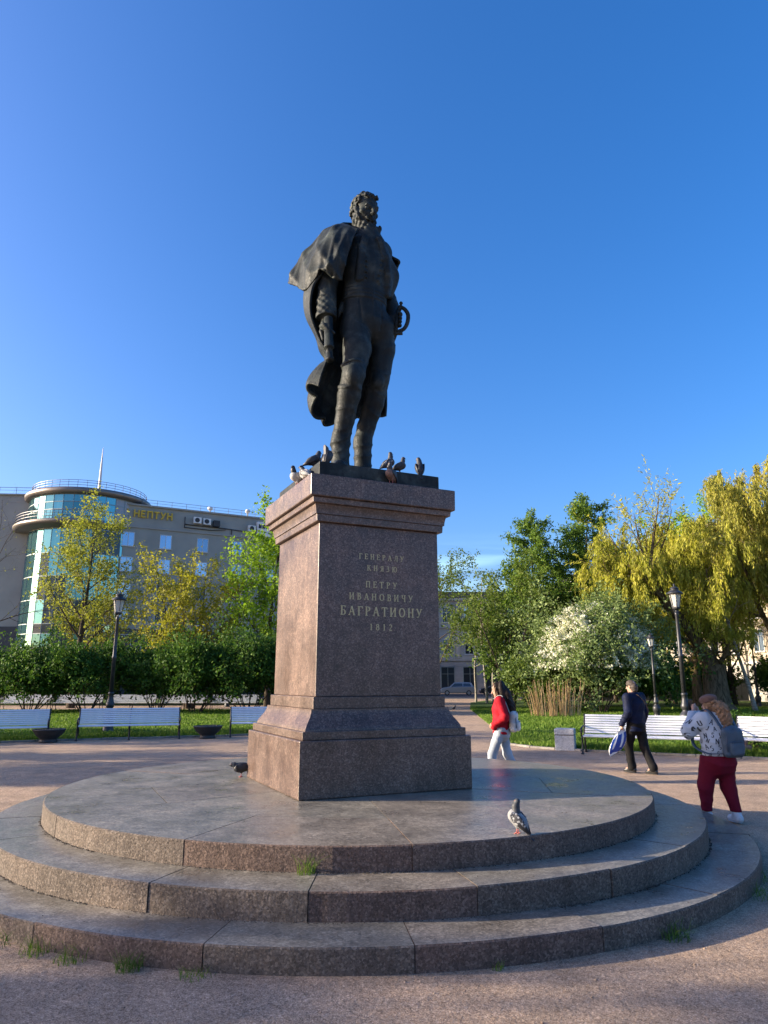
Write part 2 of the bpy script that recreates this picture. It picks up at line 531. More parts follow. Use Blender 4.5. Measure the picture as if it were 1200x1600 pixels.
class MB:
    def __init__(s):
        s.v, s.f, s.mi, s.cur = [], [], [], 0

    def face(s, idx):
        s.f.append(tuple(idx))
        s.mi.append(s.cur)

    def box(s, c, size, rot=None):
        hx, hy, hz = size[0] / 2, size[1] / 2, size[2] / 2
        b = len(s.v)
        for z in (-hz, hz):
            for y in (-hy, hy):
                for x in (-hx, hx):
                    p = Vector((x, y, z))
                    if rot is not None:
                        p = rot @ p
                    s.v.append((p.x + c[0], p.y + c[1], p.z + c[2]))
        for q in ((0, 2, 3, 1), (4, 5, 7, 6), (0, 1, 5, 4), (2, 6, 7, 3), (0, 4, 6, 2), (1, 3, 7, 5)):
            s.face([b + i for i in q])
        return s

    def tube(s, pts, rad, n=8, cap=True, flat=None):
        pts = [Vector(p) for p in pts]
        if isinstance(rad, (int, float)):
            rad = [rad] * len(pts)
        prev = None
        base = len(s.v)
        for i, p in enumerate(pts):
            d = (pts[min(i + 1, len(pts) - 1)] - pts[max(i - 1, 0)]).normalized()
            if prev is None:
                u = d.orthogonal().normalized()
            else:
                u = (prev - d * prev.dot(d))
                u = u.normalized() if u.length > 1e-6 else d.orthogonal().normalized()
            prev = u
            w = d.cross(u)
            for k in range(n):
                a = 2 * PI * k / n
                q = p + (u * math.cos(a) + w * math.sin(a)) * rad[i]
                s.v.append(tuple(q))
        for i in range(len(pts) - 1):
            for k in range(n):
                a = base + i * n + k
                b2 = base + i * n + (k + 1) % n
                s.face((a, b2, b2 + n, a + n))
        if cap:
            s.face([base + k for k in range(n)][::-1])
            s.face([base + (len(pts) - 1) * n + k for k in range(n)])
        return s

    def lathe(s, prof, n=24, c=(0, 0, 0), a0=0.0, square=False, cap=True):
        base = len(s.v)
        for r, z in prof:
            for k in range(n):
                a = a0 + 2 * PI * k / n
                s.v.append((c[0] + r * math.cos(a), c[1] + r * math.sin(a), c[2] + z))
        for i in range(len(prof) - 1):
            for k in range(n):
                a = base + i * n + k
                b2 = base + i * n + (k + 1) % n
                s.face((a, b2, b2 + n, a + n))
        if cap:
            s.face([base + k for k in range(n)][::-1])
            s.face([base + (len(prof) - 1) * n + k for k in range(n)])
        return s

    def prism(s, poly, z0, z1, M=None):
        base = len(s.v)
        n = len(poly)
        for z in (z0, z1):
            for x, y in poly:
                p = Vector((x, y, z))
                if M is not None:
                    p = M @ p
                s.v.append(tuple(p))
        s.face([base + k for k in range(n)][::-1])
        s.face([base + n + k for k in range(n)])
        for k in range(n):
            s.face((base + k, base + (k + 1) % n, base + n + (k + 1) % n, base + n + k))
        return s

    def quad(s, a, b, c, d):
        i = len(s.v)
        s.v += [tuple(a), tuple(b), tuple(c), tuple(d)]
        s.face((i, i + 1, i + 2, i + 3))
        return s

    def mesh(s, name, mats, smooth=False):
        me = bpy.data.meshes.new(name)
        me.from_pydata([tuple(map(float, v)) for v in s.v], [], s.f)
        for mm in (mats if isinstance(mats, (list, tuple)) else [mats]):
            me.materials.append(MATS[mm])
        me.polygons.foreach_set('material_index', s.mi)
        if smooth:
            me.polygons.foreach_set('use_smooth', [True] * len(me.polygons))
        me.update()
        return me

    def build(s, name, mats, parent=None, smooth=False, label=None, loc=None, bevel=0.0, seg=2, rot=None):
        o = link(name, s.mesh(name, mats, smooth), parent, loc, rot, None, label)
        if bevel:
            md = o.modifiers.new('bevel', 'BEVEL')
            md.width = bevel
            md.segments = seg
            md.limit_method = 'ANGLE'
            md.angle_limit = R(35)
        return o


def mesh_np(name, V, F, mat, smooth=False):
    me = bpy.data.meshes.new(name)
    V = np.asarray(V, np.float32)
    F = np.asarray(F, np.int32)
    nv, nf, k = len(V), len(F), F.shape[1]
    me.vertices.add(nv)
    me.vertices.foreach_set('co', V.ravel())
    me.loops.add(nf * k)
    me.loops.foreach_set('vertex_index', F.ravel())
    me.polygons.add(nf)
    me.polygons.foreach_set('loop_start', np.arange(0, nf * k, k, dtype=np.int32))
    if smooth:
        me.polygons.foreach_set('use_smooth', np.ones(nf, bool))
    me.update(calc_edges=True)
    me.validate()
    me.materials.append(MATS[mat])
    return me


def arc_tube_pts(c, r, a0, a1, n, plane='yz'):
    out = []
    for i in range(n + 1):
        a = a0 + (a1 - a0) * i / n
        if plane == 'yz':
            out.append((c[0], c[1] + r * math.cos(a), c[2] + r * math.sin(a)))
        elif plane == 'xy':
            out.append((c[0] + r * math.cos(a), c[1] + r * math.sin(a), c[2]))
        else:
            out.append((c[0] + r * math.cos(a), c[1], c[2] + r * math.sin(a)))
    return out


def catmull(P, n):
    """(k,3) control points -> smooth polyline with n samples per span"""
    P = np.asarray(P, float)
    Q = np.vstack([2 * P[0] - P[1], P, 2 * P[-1] - P[-2]])
    out = []
    for i in range(1, len(Q) - 2):
        for j in range(n):
            u = j / n
            a, b, c, d = Q[i - 1], Q[i], Q[i + 1], Q[i + 2]
            out.append(0.5 * ((2 * b) + (c - a) * u + (2 * a - 5 * b + 4 * c - d) * u * u + (3 * b - a - 3 * c + d) * u ** 3))
    out.append(P[-1])
    return np.array(out)


# ------------------------------------------------------------------ sculpting: signed distance volumes turned into one mesh


class Vol:
    def __init__(s, lo, hi, h):
        s.h = h
        s.lo = np.array(lo, float)
        n = np.ceil((np.array(hi, float) - s.lo) / h).astype(int) + 1
        s.n = n
        s.ax = [(s.lo[i] + h * np.arange(n[i])).astype(np.float32) for i in range(3)]
        s.F = np.full(tuple(n), 50.0, np.float32)

    def blk(s, lo, hi):
        a = np.clip(np.floor((np.array(lo) - s.lo) / s.h).astype(int), 0, s.n - 1)
        b = np.clip(np.ceil((np.array(hi) - s.lo) / s.h).astype(int) + 1, 1, s.n)
        sl = tuple(slice(int(i), int(j)) for i, j in zip(a, b))
        X = s.ax[0][sl[0]][:, None, None]
        Y = s.ax[1][sl[1]][None, :, None]
        Z = s.ax[2][sl[2]][None, None, :]
        return sl, X, Y, Z

    def _put(s, sl, d, k, sub=False):
        A = s.F[sl]
        if A.size == 0:
            return
        if sub:
            d = -d
            if k > 0:
                hh = np.maximum(k - np.abs(A - d), 0) / k
                s.F[sl] = np.maximum(A, d) + hh * hh * k * 0.25
            else:
                s.F[sl] = np.maximum(A, d)
        else:
            if k > 0:
                hh = np.maximum(k - np.abs(A - d), 0) / k
                s.F[sl] = np.minimum(A, d) - hh * hh * k * 0.25
            else:
                s.F[sl] = np.minimum(A, d)

    def cone(s, a, b, ra, rb=None, k=0.03, flat=None, sub=False):
        rb = ra if rb is None else rb
        a = np.array(a, float)
        b = np.array(b, float)
        pad = max(ra, rb) * (max(1.0, flat[1]) if flat else 1) + 2 * k + 5 * s.h
        sl, X, Y, Z = s.blk(np.minimum(a, b) - pad, np.maximum(a, b) + pad)
        ba = b - a
        l2 = max(float(ba @ ba), 1e-9)
        tt = np.clip(((X - a[0]) * ba[0] + (Y - a[1]) * ba[1] + (Z - a[2]) * ba[2]) / l2, 0, 1)
        wx, wy, wz = X - a[0] - tt * ba[0], Y - a[1] - tt * ba[1], Z - a[2] - tt * ba[2]
        if flat:
            nrm = np.array(flat[0], float)
            nrm /= np.linalg.norm(nrm)
            q = (wx * nrm[0] + wy * nrm[1] + wz * nrm[2]) * (1 / flat[1] - 1)
            wx, wy, wz = wx + nrm[0] * q, wy + nrm[1] * q, wz + nrm[2] * q
        d = np.sqrt(wx * wx + wy * wy + wz * wz) - (ra + (rb - ra) * tt)
        s._put(sl, d.astype(np.float32), k, sub)
        return s

    def cyl(s, a, b, ra, rb=None, k=0.02, flat=None, sub=False):
        """a cone with flat ends"""
        rb = ra if rb is None else rb
        a = np.array(a, float)
        b = np.array(b, float)
        pad = max(ra, rb) + 2 * k + 5 * s.h
        sl, X, Y, Z = s.blk(np.minimum(a, b) - pad, np.maximum(a, b) + pad)
        ba = b - a
        L = math.sqrt(ba @ ba)
        n = ba / L
        t = (X - a[0]) * n[0] + (Y - a[1]) * n[1] + (Z - a[2]) * n[2]
        wx, wy, wz = X - a[0] - t * n[0], Y - a[1] - t * n[1], Z - a[2] - t * n[2]
        if flat:
            m = np.array(flat[0], float)
            m /= np.linalg.norm(m)
            q = (wx * m[0] + wy * m[1] + wz * m[2]) * (1 / flat[1] - 1)
            wx, wy, wz = wx + m[0] * q, wy + m[1] * q, wz + m[2] * q
        d = np.sqrt(wx * wx + wy * wy + wz * wz) - (ra + (rb - ra) * np.clip(t / L, 0, 1))
        d = np.maximum(d, np.abs(t - L / 2) - L / 2)
        s._put(sl, d.astype(np.float32), k, sub)
        return s

    def hit(s, p, d, off=0.0, far=1.0):
        """the point where the surface is met coming back towards p from p + far * d"""
        p, d = np.array(p, float), np.array(d, float)
        d = d / np.linalg.norm(d)
        t = far
        while t > 0:
            i = np.clip(np.round((p + d * t - s.lo) / s.h).astype(int), 0, s.n - 1)
            if s.F[tuple(i)] < 0:
                break
            t -= s.h * 0.4
        return p + d * (t + off)

    def chain(s, pts, rad, k=0.03, flat=None, sub=False):
        for i in range(len(pts) - 1):
            s.cone(pts[i], pts[i + 1], rad[i], rad[i + 1], k, flat, sub)
        return s

    def ell(s, c, r, M=None, k=0.03, sub=False):
        c = np.array(c, float)
        r = np.array(r, float)
        pad = r.max() + 2 * k + 5 * s.h
        sl, X, Y, Z = s.blk(c - pad, c + pad)
        x, y, z = X - c[0], Y - c[1], Z - c[2]
        if M is not None:
            M = np.array(M, float)
            x, y, z = (M[0, 0] * x + M[0, 1] * y + M[0, 2] * z, M[1, 0] * x + M[1, 1] * y + M[1, 2] * z, M[2, 0] * x + M[2, 1] * y + M[2, 2] * z)
        q = np.sqrt((x / r[0]) ** 2 + (y / r[1]) ** 2 + (z / r[2]) ** 2)
        g = np.sqrt((x / r[0] ** 2) ** 2 + (y / r[1] ** 2) ** 2 + (z / r[2] ** 2) ** 2) + 1e-6
        d = q * (q - 1) / g
        s._put(sl, d.astype(np.float32), k, sub)
        return s

    def rbox(s, c, half, rr, M=None, k=0.0, sub=False):
        c = np.array(c, float)
        half = np.array(half, float)
        pad = np.linalg.norm(half) + rr + 2 * k + 5 * s.h
        sl, X, Y, Z = s.blk(c - pad, c + pad)
        x, y, z = X - c[0], Y - c[1], Z - c[2]
        if M is not None:
            M = np.array(M, float)
            x, y, z = (M[0, 0] * x + M[0, 1] * y + M[0, 2] * z, M[1, 0] * x + M[1, 1] * y + M[1, 2] * z, M[2, 0] * x + M[2, 1] * y + M[2, 2] * z)
        x, y, z = np.broadcast_arrays(np.abs(x) - half[0] + rr, np.abs(y) - half[1] + rr, np.abs(z) - half[2] + rr)
        d = np.sqrt(np.maximum(x, 0) ** 2 + np.maximum(y, 0) ** 2 + np.maximum(z, 0) ** 2) + np.minimum(np.maximum(np.maximum(x, y), z), 0) - rr
        s._put(sl, d.astype(np.float32), k, sub)
        return s

    def field(s, fn, lo=None, hi=None):
        """adds fn(X, Y, Z) to the distance inside a box: folds and wrinkles"""
        lo = s.lo if lo is None else lo
        hi = s.lo + s.n * s.h if hi is None else hi
        sl, X, Y, Z = s.blk(lo, hi)
        A = s.F[sl]
        near = np.abs(A) < 0.25
        s.F[sl] = np.where(near, A + fn(X, Y, Z).astype(np.float32), A)
        return s

    def clip(s, fn):
        """keeps only what lies where fn(X, Y, Z) is negative"""
        X, Y, Z = s.ax[0][:, None, None], s.ax[1][None, :, None], s.ax[2][None, None, :]
        s.F = np.maximum(s.F, fn(X, Y, Z).astype(np.float32))
        return s

    def mesh(s, name, mat):
        F = s.F
        F[0], F[-1] = np.maximum(F[0], s.h), np.maximum(F[-1], s.h)
        F[:, 0], F[:, -1] = np.maximum(F[:, 0], s.h), np.maximum(F[:, -1], s.h)
        F[:, :, 0], F[:, :, -1] = np.maximum(F[:, :, 0], s.h), np.maximum(F[:, :, -1], s.h)
        I = F < 0
        c = np.zeros(tuple(s.n - 1), np.int8)
        for i in (0, 1):
            for j in (0, 1):
                for k in (0, 1):
                    c += I[i:I.shape[0] - 1 + i, j:I.shape[1] - 1 + j, k:I.shape[2] - 1 + k]
        act = (c > 0) & (c < 8)
        idx = np.argwhere(act)
        vid = np.full(act.shape, -1, np.int64)
        vid[act] = np.arange(len(idx))
        cor = [(i, j, k) for i in (0, 1) for j in (0, 1) for k in (0, 1)]
        val = {q: F[idx[:, 0] + q[0], idx[:, 1] + q[1], idx[:, 2] + q[2]] for q in cor}
        acc = np.zeros((len(idx), 3))
        cnt = np.zeros(len(idx))
        for a in cor:
            for ax in range(3):
                if a[ax] == 0:
                    b = list(a)
                    b[ax] = 1
                    va, vb = val[a], val[tuple(b)]
                    m = (va < 0) != (vb < 0)
                    tt = np.where(m, np.clip(va / np.where(m, va - vb, 1), 0.05, 0.95), 0)
                    p = np.tile(np.array(a, float), (len(idx), 1))
                    p[:, ax] += tt
                    acc += p * m[:, None]
                    cnt += m
        V = s.lo + s.h * (idx + acc / np.maximum(cnt, 1)[:, None])
        faces = []
        for ax in range(3):
            u, w = (ax + 1) % 3, (ax + 2) % 3
            A = np.swapaxes(I, 0, ax) if False else I
            sl0 = [slice(None)] * 3
            sl1 = [slice(None)] * 3
            sl0[ax], sl1[ax] = slice(0, -1), slice(1, None)
            d0, d1 = I[tuple(sl0)], I[tuple(sl1)]
            e = np.argwhere(d0 != d1)
            ok = (e[:, u] > 0) & (e[:, w] > 0) & (e[:, u] < s.n[u] - 1) & (e[:, w] < s.n[w] - 1)
            e = e[ok]
            ins = d0[tuple(e.T)]
            q = []
            for du, dw in ((-1, -1), (0, -1), (0, 0), (-1, 0)):
                p = e.copy()
                p[:, u] += du
                p[:, w] += dw
                q.append(vid[tuple(p.T)])
            q = np.stack(q, 1)
            q[~ins] = q[~ins][:, ::-1]
            faces.append(q)
        Fc = np.vstack(faces)
        Fc = Fc[(Fc >= 0).all(1)]
        return mesh_np(name, V, Fc, mat, True)

    def build(s, name, mat, parent, label=None):
        return link(name, s.mesh(name, mat), parent, label=label)


def sheet(name, cols, nu, nv, thick, mat, parent, fold=None, label=None):
    """cloth: columns of control points, smoothed both ways, given thickness"""
    C = [catmull(c, nv) for c in cols]
    C = np.array(C)
    rows = [catmull(C[:, j], nu) for j in range(C.shape[1])]
    P = np.array(rows)                       # (nj, ni, 3)
    nj, ni = P.shape[:2]
    du = np.gradient(P, axis=1)
    dv = np.gradient(P, axis=0)
    N = np.cross(du, dv)
    N /= np.maximum(np.linalg.norm(N, axis=2, keepdims=True), 1e-6)
    if fold is not None:
        uu, vv = np.meshgrid(np.linspace(0, 1, ni), np.linspace(0, 1, nj))
        P = P + N * fold(uu, vv)[..., None]
        du = np.gradient(P, axis=1)
        dv = np.gradient(P, axis=0)
        N = np.cross(du, dv)
        N /= np.maximum(np.linalg.norm(N, axis=2, keepdims=True), 1e-6)
    A, B = P + N * thick / 2, P - N * thick / 2
    V = np.concatenate([A.reshape(-1, 3), B.reshape(-1, 3)])
    g = np.arange(nj * ni).reshape(nj, ni)
    q = np.stack([g[:-1, :-1], g[:-1, 1:], g[1:, 1:], g[1:, :-1]], -1).reshape(-1, 4)
    o = nj * ni
    Fs = [q, (q + o)[:, ::-1]]
    for a in (g[0], g[-1][::-1], g[:, 0][::-1], g[:, -1]):
        Fs.append(np.stack([a[1:], a[:-1], a[:-1] + o, a[1:] + o], 1))
    return link(name, mesh_np(name, V, np.vstack(Fs), mat, True), parent, label=label)

# ------------------------------------------------------------------ ground, lawns, path, street
CX, CY = -0.37, 9.306


def flat(name, poly, z, mat, kind='structure'):
    me = bpy.data.meshes.new(name)
    me.from_pydata([(x, y, z) for x, y in poly], [], [tuple(range(len(poly)))])
    me.materials.append(MAT(mat))
    return struct(link(name, me), kind)


flat('ground', [(-900, -900), (900, -900), (900, 900), (-900, 900)], 0.0, 'gravel')
LAWN_R = [(3.55, 21.2), (4.0, 20.3), (5.1, 19.25), (7.5, 18.0), (9.2, 17.0), (14, 13.0), (45, 6), (60, 30), (40, 66), (9.5, 68.5), (7.3, 62), (5.6, 48), (4.75, 36), (4.2, 28), (3.75, 23.5)]
LAWN_L = [(-40, 12), (-14.5, 20.2), (-9.6, 22.7), (-5.2, 24.4), (-3.2, 26.0), (-2.6, 30), (-1.9, 45.5), (-6, 46.2), (-20, 45.6), (-50, 43)]
LAWN_B = [(-60, 55), (-20, 56.5), (-3, 57), (-1, 66), (-6, 74), (-70, 74)]
for poly in (LAWN_R, LAWN_L, LAWN_B):
    mb = MB()
    mb.prism(poly, -0.05, 0.035)
    struct(mb.build('lawn', 'lawn'))
flat('street', [(-120, 76), (140, 76), (140, 104), (-120, 104)], 0.006, 'asphalt')

# kerb stones along the near edge of the lawns: pieces of the setting


def kerb(poly, h=0.055, L=1.0):
    first = None
    for i in range(len(poly) - 1):
        a, b = Vector((*poly[i], 0)), Vector((*poly[i + 1], 0))
        n = max(1, int(round((b - a).length / L)))
        for k in range(n):
            p, q = a.lerp(b, k / n), a.lerp(b, (k + 1) / n)
            d = q - p
            mb = MB()
            mb.box((0, 0, h / 2 - 0.02), (d.length - 0.012, 0.1, h + 0.04 + random.uniform(-.012, .012)))
            o = mb.build('kerb_stone' if first else 'kerb', 'kerb_stone', first, bevel=0.008, seg=1)
            o.location = (p + q) / 2 if first is None else (p + q) / 2 - first.location
            o.rotation_euler = (random.uniform(-.02, .02), 0, math.atan2(d.y, d.x) + random.uniform(-.01, .01)) if first is not None else (0, 0, 0)
            if first is None:
                # the parent stays unrotated so that its children keep world axes
                me = o.data
                me.transform(Matrix.Rotation(math.atan2(d.y, d.x), 4, 'Z'))
                first = struct(o)


kerb([(4.2, 27.5), (3.78, 23.5), (3.58, 21.2), (4.0, 20.3), (5.1, 19.2), (7.5, 17.95), (9.2, 16.95), (11.5, 15)])
kerb([(-16.5, 19.3), (-14.5, 20.15), (-9.6, 22.65), (-5.2, 24.35), (-3.2, 25.95), (-2.6, 30)])

# ------------------------------------------------------------------ stepped granite base
base = thing('stepped_base', 'round three-stepped granite platform carrying the pedestal', 'steps', (CX, CY, 0))
R1, R2, R3 = 4.43, 3.969, 3.473
H1, H2, H3 = 0.154, 0.349, 0.538
mb = MB()
mb.lathe([(R1 - 0.03, -0.1), (R1 - 0.03, H1 - 0.03), (R2 - 0.03, H1 - 0.03), (R2 - 0.03, H2 - 0.03), (R3 - 0.03, H2 - 0.03), (R3 - 0.03, H3 - 0.03), (0.01, H3 - 0.03)], 96)
mb.build('mortar_core', 'joint', base)


def block(name, inner, outer, z0, z1, gap=0.004):
    """stone between an inner and an outer edge (lists of points, same turn), with a worn arris on the outer edge"""
    n = len(outer)
    mb = MB()
    rings = []
    ch = 0.010
    cen = np.mean(np.array(outer + inner), 0)

    def ring(o_in, z):
        r = []
        for (ix, iy), (ox, oy) in zip(inner, outer):
            d = np.array([ox - ix, oy - iy])
            L = np.linalg.norm(d)
            r.append(((ix, iy, z), (ox - d[0] / L * o_in, oy - d[1] / L * o_in, z)))
        return r
    A, B_, C_ = ring(0.0, z0), ring(0.0, z1 - ch), ring(ch, z1)
    b = 0
    for i in range(n):
        mb.v += [A[i][0], A[i][1], B_[i][1], C_[i][1], C_[i][0]]
    for i in range(n - 1):
        a, c = i * 5, (i + 1) * 5
        mb.cur = 1
        mb.face((a + 1, c + 1, c + 2, a + 2))
        mb.face((a + 2, c + 2, c + 3, a + 3))
        mb.cur = 0
        mb.face((a + 3, c + 3, c + 4, a + 4))
        mb.face((a + 4, c + 4, c, a))
        mb.face((a, c, c + 1, a + 1))
    mb.cur = 1
    mb.face((0, 1, 2, 3, 4))
    e = (n - 1) * 5
    mb.face((e + 4, e + 3, e + 2, e + 1, e))
    o = mb.build(name, ['granite_top', 'granite_hewn'], base)
    return o


def arc(r, a0, a1, n):
    return [(r * math.cos(a0 + (a1 - a0) * i / n), r * math.sin(a0 + (a1 - a0) * i / n)) for i in range(n + 1)]


rs = random.Random(5)


def ring_of_blocks(ri, ro, z0, z1, a_first, step_deg, n):
    for k in range(n):
        g = 0.0022 / ro * (1.0 + rs.random())
        a0, a1 = R(a_first + step_deg * k) + g, R(a_first + step_deg * (k + 1)) - g
        dr = rs.uniform(-.006, .006)
        o = block('granite_block', arc(ri, a0, a1, 9), arc(ro + dr, a0, a1, 9), z0 - 0.06, z1)
        o.location.z = rs.uniform(-.003, .003)


ring_of_blocks(R2 - 0.012, R1, 0, H1, -117.0, 360 / 21, 21)
ring_of_blocks(R3 - 0.012, R2, H1, H2, -109.3, 360 / 21, 21)
DOD = [-170.3 + 30 * k for k in range(12)]
for k in range(12):
    a0, a1 = R(DOD[k]), R(DOD[k] + 30)
    g = 0.0028 / R3
    # edge of the twelve-sided inner field
    p0 = np.array([2.40 * math.cos(a0 + g), 2.40 * math.sin(a0 + g)])
    p1 = np.array([2.40 * math.cos(a1 - g), 2.40 * math.sin(a1 - g)])
    wide = 0.009 if k in (0, 5) else 0.004
    mid = (p0 + p1) / np.linalg.norm(p0 + p1)
    inn = [tuple(p0 + (p1 - p0) * i / 9 + mid * wide) for i in range(10)]
    o = block('granite_block', inn, arc(R3 + rs.uniform(-.006, .006), a0 + g, a1 - g, 9), H2 - 0.06, H3)
    o.location.z = rs.uniform(-.002, .002)
    mb = MB()
    q0, q1 = p0 * 0.36, p1 * 0.36
    mb.prism([tuple(q0), tuple(p0), tuple(p1), tuple(q1)], H3 - 0.1, H3 + rs.uniform(-.003, .002))
    mb.build('paving_slab', 'granite_top', base)

# ------------------------------------------------------------------ pedestal
PRZ = R(25.067)
ped = thing('pedestal', 'tall tapered red granite pedestal with gold inscription on its front', 'pedestal', (-0.381, 9.307, 0), PRZ)


def sq(name, prof, mat='granite_pedestal', parent=ped, bevel=0.007, smooth=False):
    mb = MB()
    mb.lathe([(w / math.sqrt(2), z) for w, z in prof], 4, a0=PI / 4)
    return mb.build(name, mat, parent, bevel=bevel, smooth=smooth)


Z = H3 + 0.001
sq('base_block', [(2.127, Z), (2.127, 1.133)], bevel=0.012)
sq('base_fillet', [(2.036, 1.134), (2.036, 1.222)])
cy = []
for i in range(13):
    u = i / 12
    zz = 1.223 + 0.227 * u
    cy.append((1.956 - 0.209 * (0.5 - 0.5 * math.cos(PI * (u ** 0.85))), zz))
sq('base_moulding', cy, bevel=0.0)
sq('base_band', [(1.686, 1.451), (1.686, 1.583)])
sq('shaft', [(1.615, 1.584), (1.599, 3.597)], bevel=0.009)
sq('lower_cornice', [(1.70, 3.598), (1.708, 3.687)])
cv = [(1.735 + 0.04 * (1 - math.cos(PI / 2 * i / 6)), 3.688 + 0.115 * i / 6) for i in range(7)]
sq('cornice_cove', cv, bevel=0.0)
sq('upper_cornice', [(1.855, 3.804), (1.865, 3.874)])
sq('cap_slab', [(1.948, 3.875), (1.953, 4.141)], bevel=0.012)

# ------------------------------------------------------------------ lettering built stroke by stroke
TH, TN = 0.15, 0.065          # thick and thin strokes of the serif face, in cap heights


def arcp(cx, cy, rx, ry, a0, a1, n=10):
    return [(cx + rx * math.cos(R(a0 + (a1 - a0) * i / n)), cy + ry * math.sin(R(a0 + (a1 - a0) * i / n))) for i in range(n + 1)]


def sf(x, y, w=0.26):
    return ('n', [(x - w / 2, y), (x + w / 2, y)])


def glyph(ch):
    """(width, [(weight, polyline)]) with the cap height 1"""
    t = TN / 2
    if ch == 'Г':
        return .58, [('k', [(.14, 0), (.14, 1)]), ('n', [(.14, 1 - t), (.56, 1 - t)]), ('n', [(.55, 1), (.56, .76)]), sf(.14, t), sf(.1, 1 - t, .2)]
    if ch == 'Е':
        return .60, [('k', [(.14, 0), (.14, 1)]), ('n', [(.14, 1 - t), (.54, 1 - t)]), ('n', [(.14, .52), (.45, .52)]), ('n', [(.14, t), (.57, t)]), ('n', [(.54, 1), (.55, .8)]), ('n', [(.57, 0), (.58, .22)]), sf(.1, t, .2), sf(.1, 1 - t, .2), ('n', [(.45, .43), (.45, .61)])]
    if ch == 'Н':
        return .76, [('k', [(.14, 0), (.14, 1)]), ('k', [(.62, 0), (.62, 1)]), ('n', [(.14, .52), (.62, .52)])] + [sf(x, y) for x in (.14, .62) for y in (t, 1 - t)]
    if ch == 'Р':
        return .60, [('k', [(.14, 0), (.14, 1)]), ('n', [(.14, 1 - t), (.3, 1 - t)]), ('k', arcp(.28, .74, .24, .22, 78, -78)), ('n', [(.14, .5), (.3, .5)]), sf(.14, t), sf(.1, 1 - t, .2)]
    if ch == 'А':
        return .74, [('n', [(.08, 0), (.36, .98)]), ('k', [(.36, 1), (.66, 0)]), ('n', [(.18, .36), (.54, .36)]), sf(.08, t, .2), sf(.66, t, .24)]
    if ch == 'Л':
        return .74, [('k', [(.62, 0), (.62, 1)]), ('n', [(.26, 1 - t), (.7, 1 - t)]), ('n', [(.3, 1), (.24, .4), (.16, .08), (.05, .05)]), sf(.62, t)]
    if ch == 'У':
        return .70, [('k', [(.1, 1), (.4, .34)]), ('n', [(.64, 1), (.38, .34), (.28, .08), (.14, .03), (.08, .12)]), sf(.1, 1 - t), sf(.64, 1 - t, .22)]
    if ch == 'К':
        return .72, [('k', [(.14, 0), (.14, 1)]), ('n', [(.2, .48), (.58, .98)]), ('k', [(.3, .6), (.66, 0)]), sf(.14, t), sf(.14, 1 - t), sf(.58, 1 - t, .2), sf(.66, t, .2)]
    if ch == 'Я':
        return .66, [('k', [(.52, 0), (.52, 1)]), ('n', [(.36, 1 - t), (.6, 1 - t)]), ('k', arcp(.36, .75, .24, .22, 100, 260)), ('n', [(.36, .52), (.52, .52)]), ('k', [(.36, .5), (.1, 0)]), sf(.52, t), sf(.1, t, .18)]
    if ch == 'З':
        return .56, [('k', arcp(.24, .76, .2, .22, 150, -70)), ('k', arcp(.25, .27, .24, .25, 75, -150)), ('n', [(.18, .53), (.32, .53)])]
    if ch == 'Ю':
        return .98, [('k', [(.14, 0), (.14, 1)]), ('n', [(.14, .52), (.4, .52)]), ('k', arcp(.64, .5, .27, .48, 0, 360, 18)), sf(.14, t), sf(.14, 1 - t)]
    if ch == 'П':
        return .76, [('k', [(.14, 0), (.14, 1)]), ('k', [(.62, 0), (.62, 1)]), ('n', [(.04, 1 - t), (.72, 1 - t)]), sf(.14, t), sf(.62, t)]
    if ch == 'Т':
        return .68, [('k', [(.34, 0), (.34, 1)]), ('n', [(.04, 1 - t), (.64, 1 - t)]), ('n', [(.04, 1), (.03, .78)]), ('n', [(.64, 1), (.65, .78)]), sf(.34, t)]
    if ch == 'И':
        return .78, [('k', [(.14, 0), (.14, 1)]), ('k', [(.64, 0), (.64, 1)]), ('n', [(.16, .08), (.62, .92)])] + [sf(x, y) for x in (.14, .64) for y in (t, 1 - t)]
    if ch == 'В':
        return .62, [('k', [(.14, 0), (.14, 1)]), ('n', [(.14, 1 - t), (.3, 1 - t)]), ('k', arcp(.28, .76, .21, .2, 80, -80)), ('n', [(.14, .54), (.3, .54)]), ('k', arcp(.28, .28, .27, .25, 80, -80)), ('n', [(.14, t), (.3, t)]), sf(.1, t, .2), sf(.1, 1 - t, .2)]
    if ch == 'О':
        return .80, [('k', arcp(.4, .5, .32, .48, 0, 360, 20))]
    if ch == 'Ч':
        return .68, [('k', [(.54, 0), (.54, 1)]), ('k', [(.12, 1), (.12, .68)]), ('n', [(.12, .7), (.16, .52), (.3, .46), (.54, .52)]), sf(.54, t), sf(.54, 1 - t), sf(.12, 1 - t)]
    if ch == 'Б':
        return .62, [('k', [(.14, 0), (.14, 1)]), ('n', [(.14, 1 - t), (.52, 1 - t)]), ('n', [(.52, 1), (.53, .8)]), ('n', [(.14, .56), (.3, .56)]), ('k', arcp(.28, .29, .26, .26, 80, -80)), ('n', [(.14, t), (.3, t)]), sf(.1, t, .2), sf(.1, 1 - t, .2)]
    if ch == '1':
        return .40, [('k', [(.22, 0), (.22, 1)]), ('n', [(.22, .98), (.08, .86)]), sf(.22, t, .3)]
    if ch == '8':
        return .56, [('k', arcp(.28, .74, .18, .22, 0, 360, 16)), ('k', arcp(.28, .27, .22, .25, 0, 360, 16))]
    if ch == '2':
        return .56, [('k', arcp(.26, .72, .2, .25, 160, -35)), ('n', [(.43, .58), (.08, .06)]), ('k', [(.08, .06), (.5, .06)])]
    if ch == 'S':
        return .56, [('k', arcp(.28, .75, .2, .22, 30, 240)), ('k', arcp(.28, .28, .22, .24, 80, -150))]
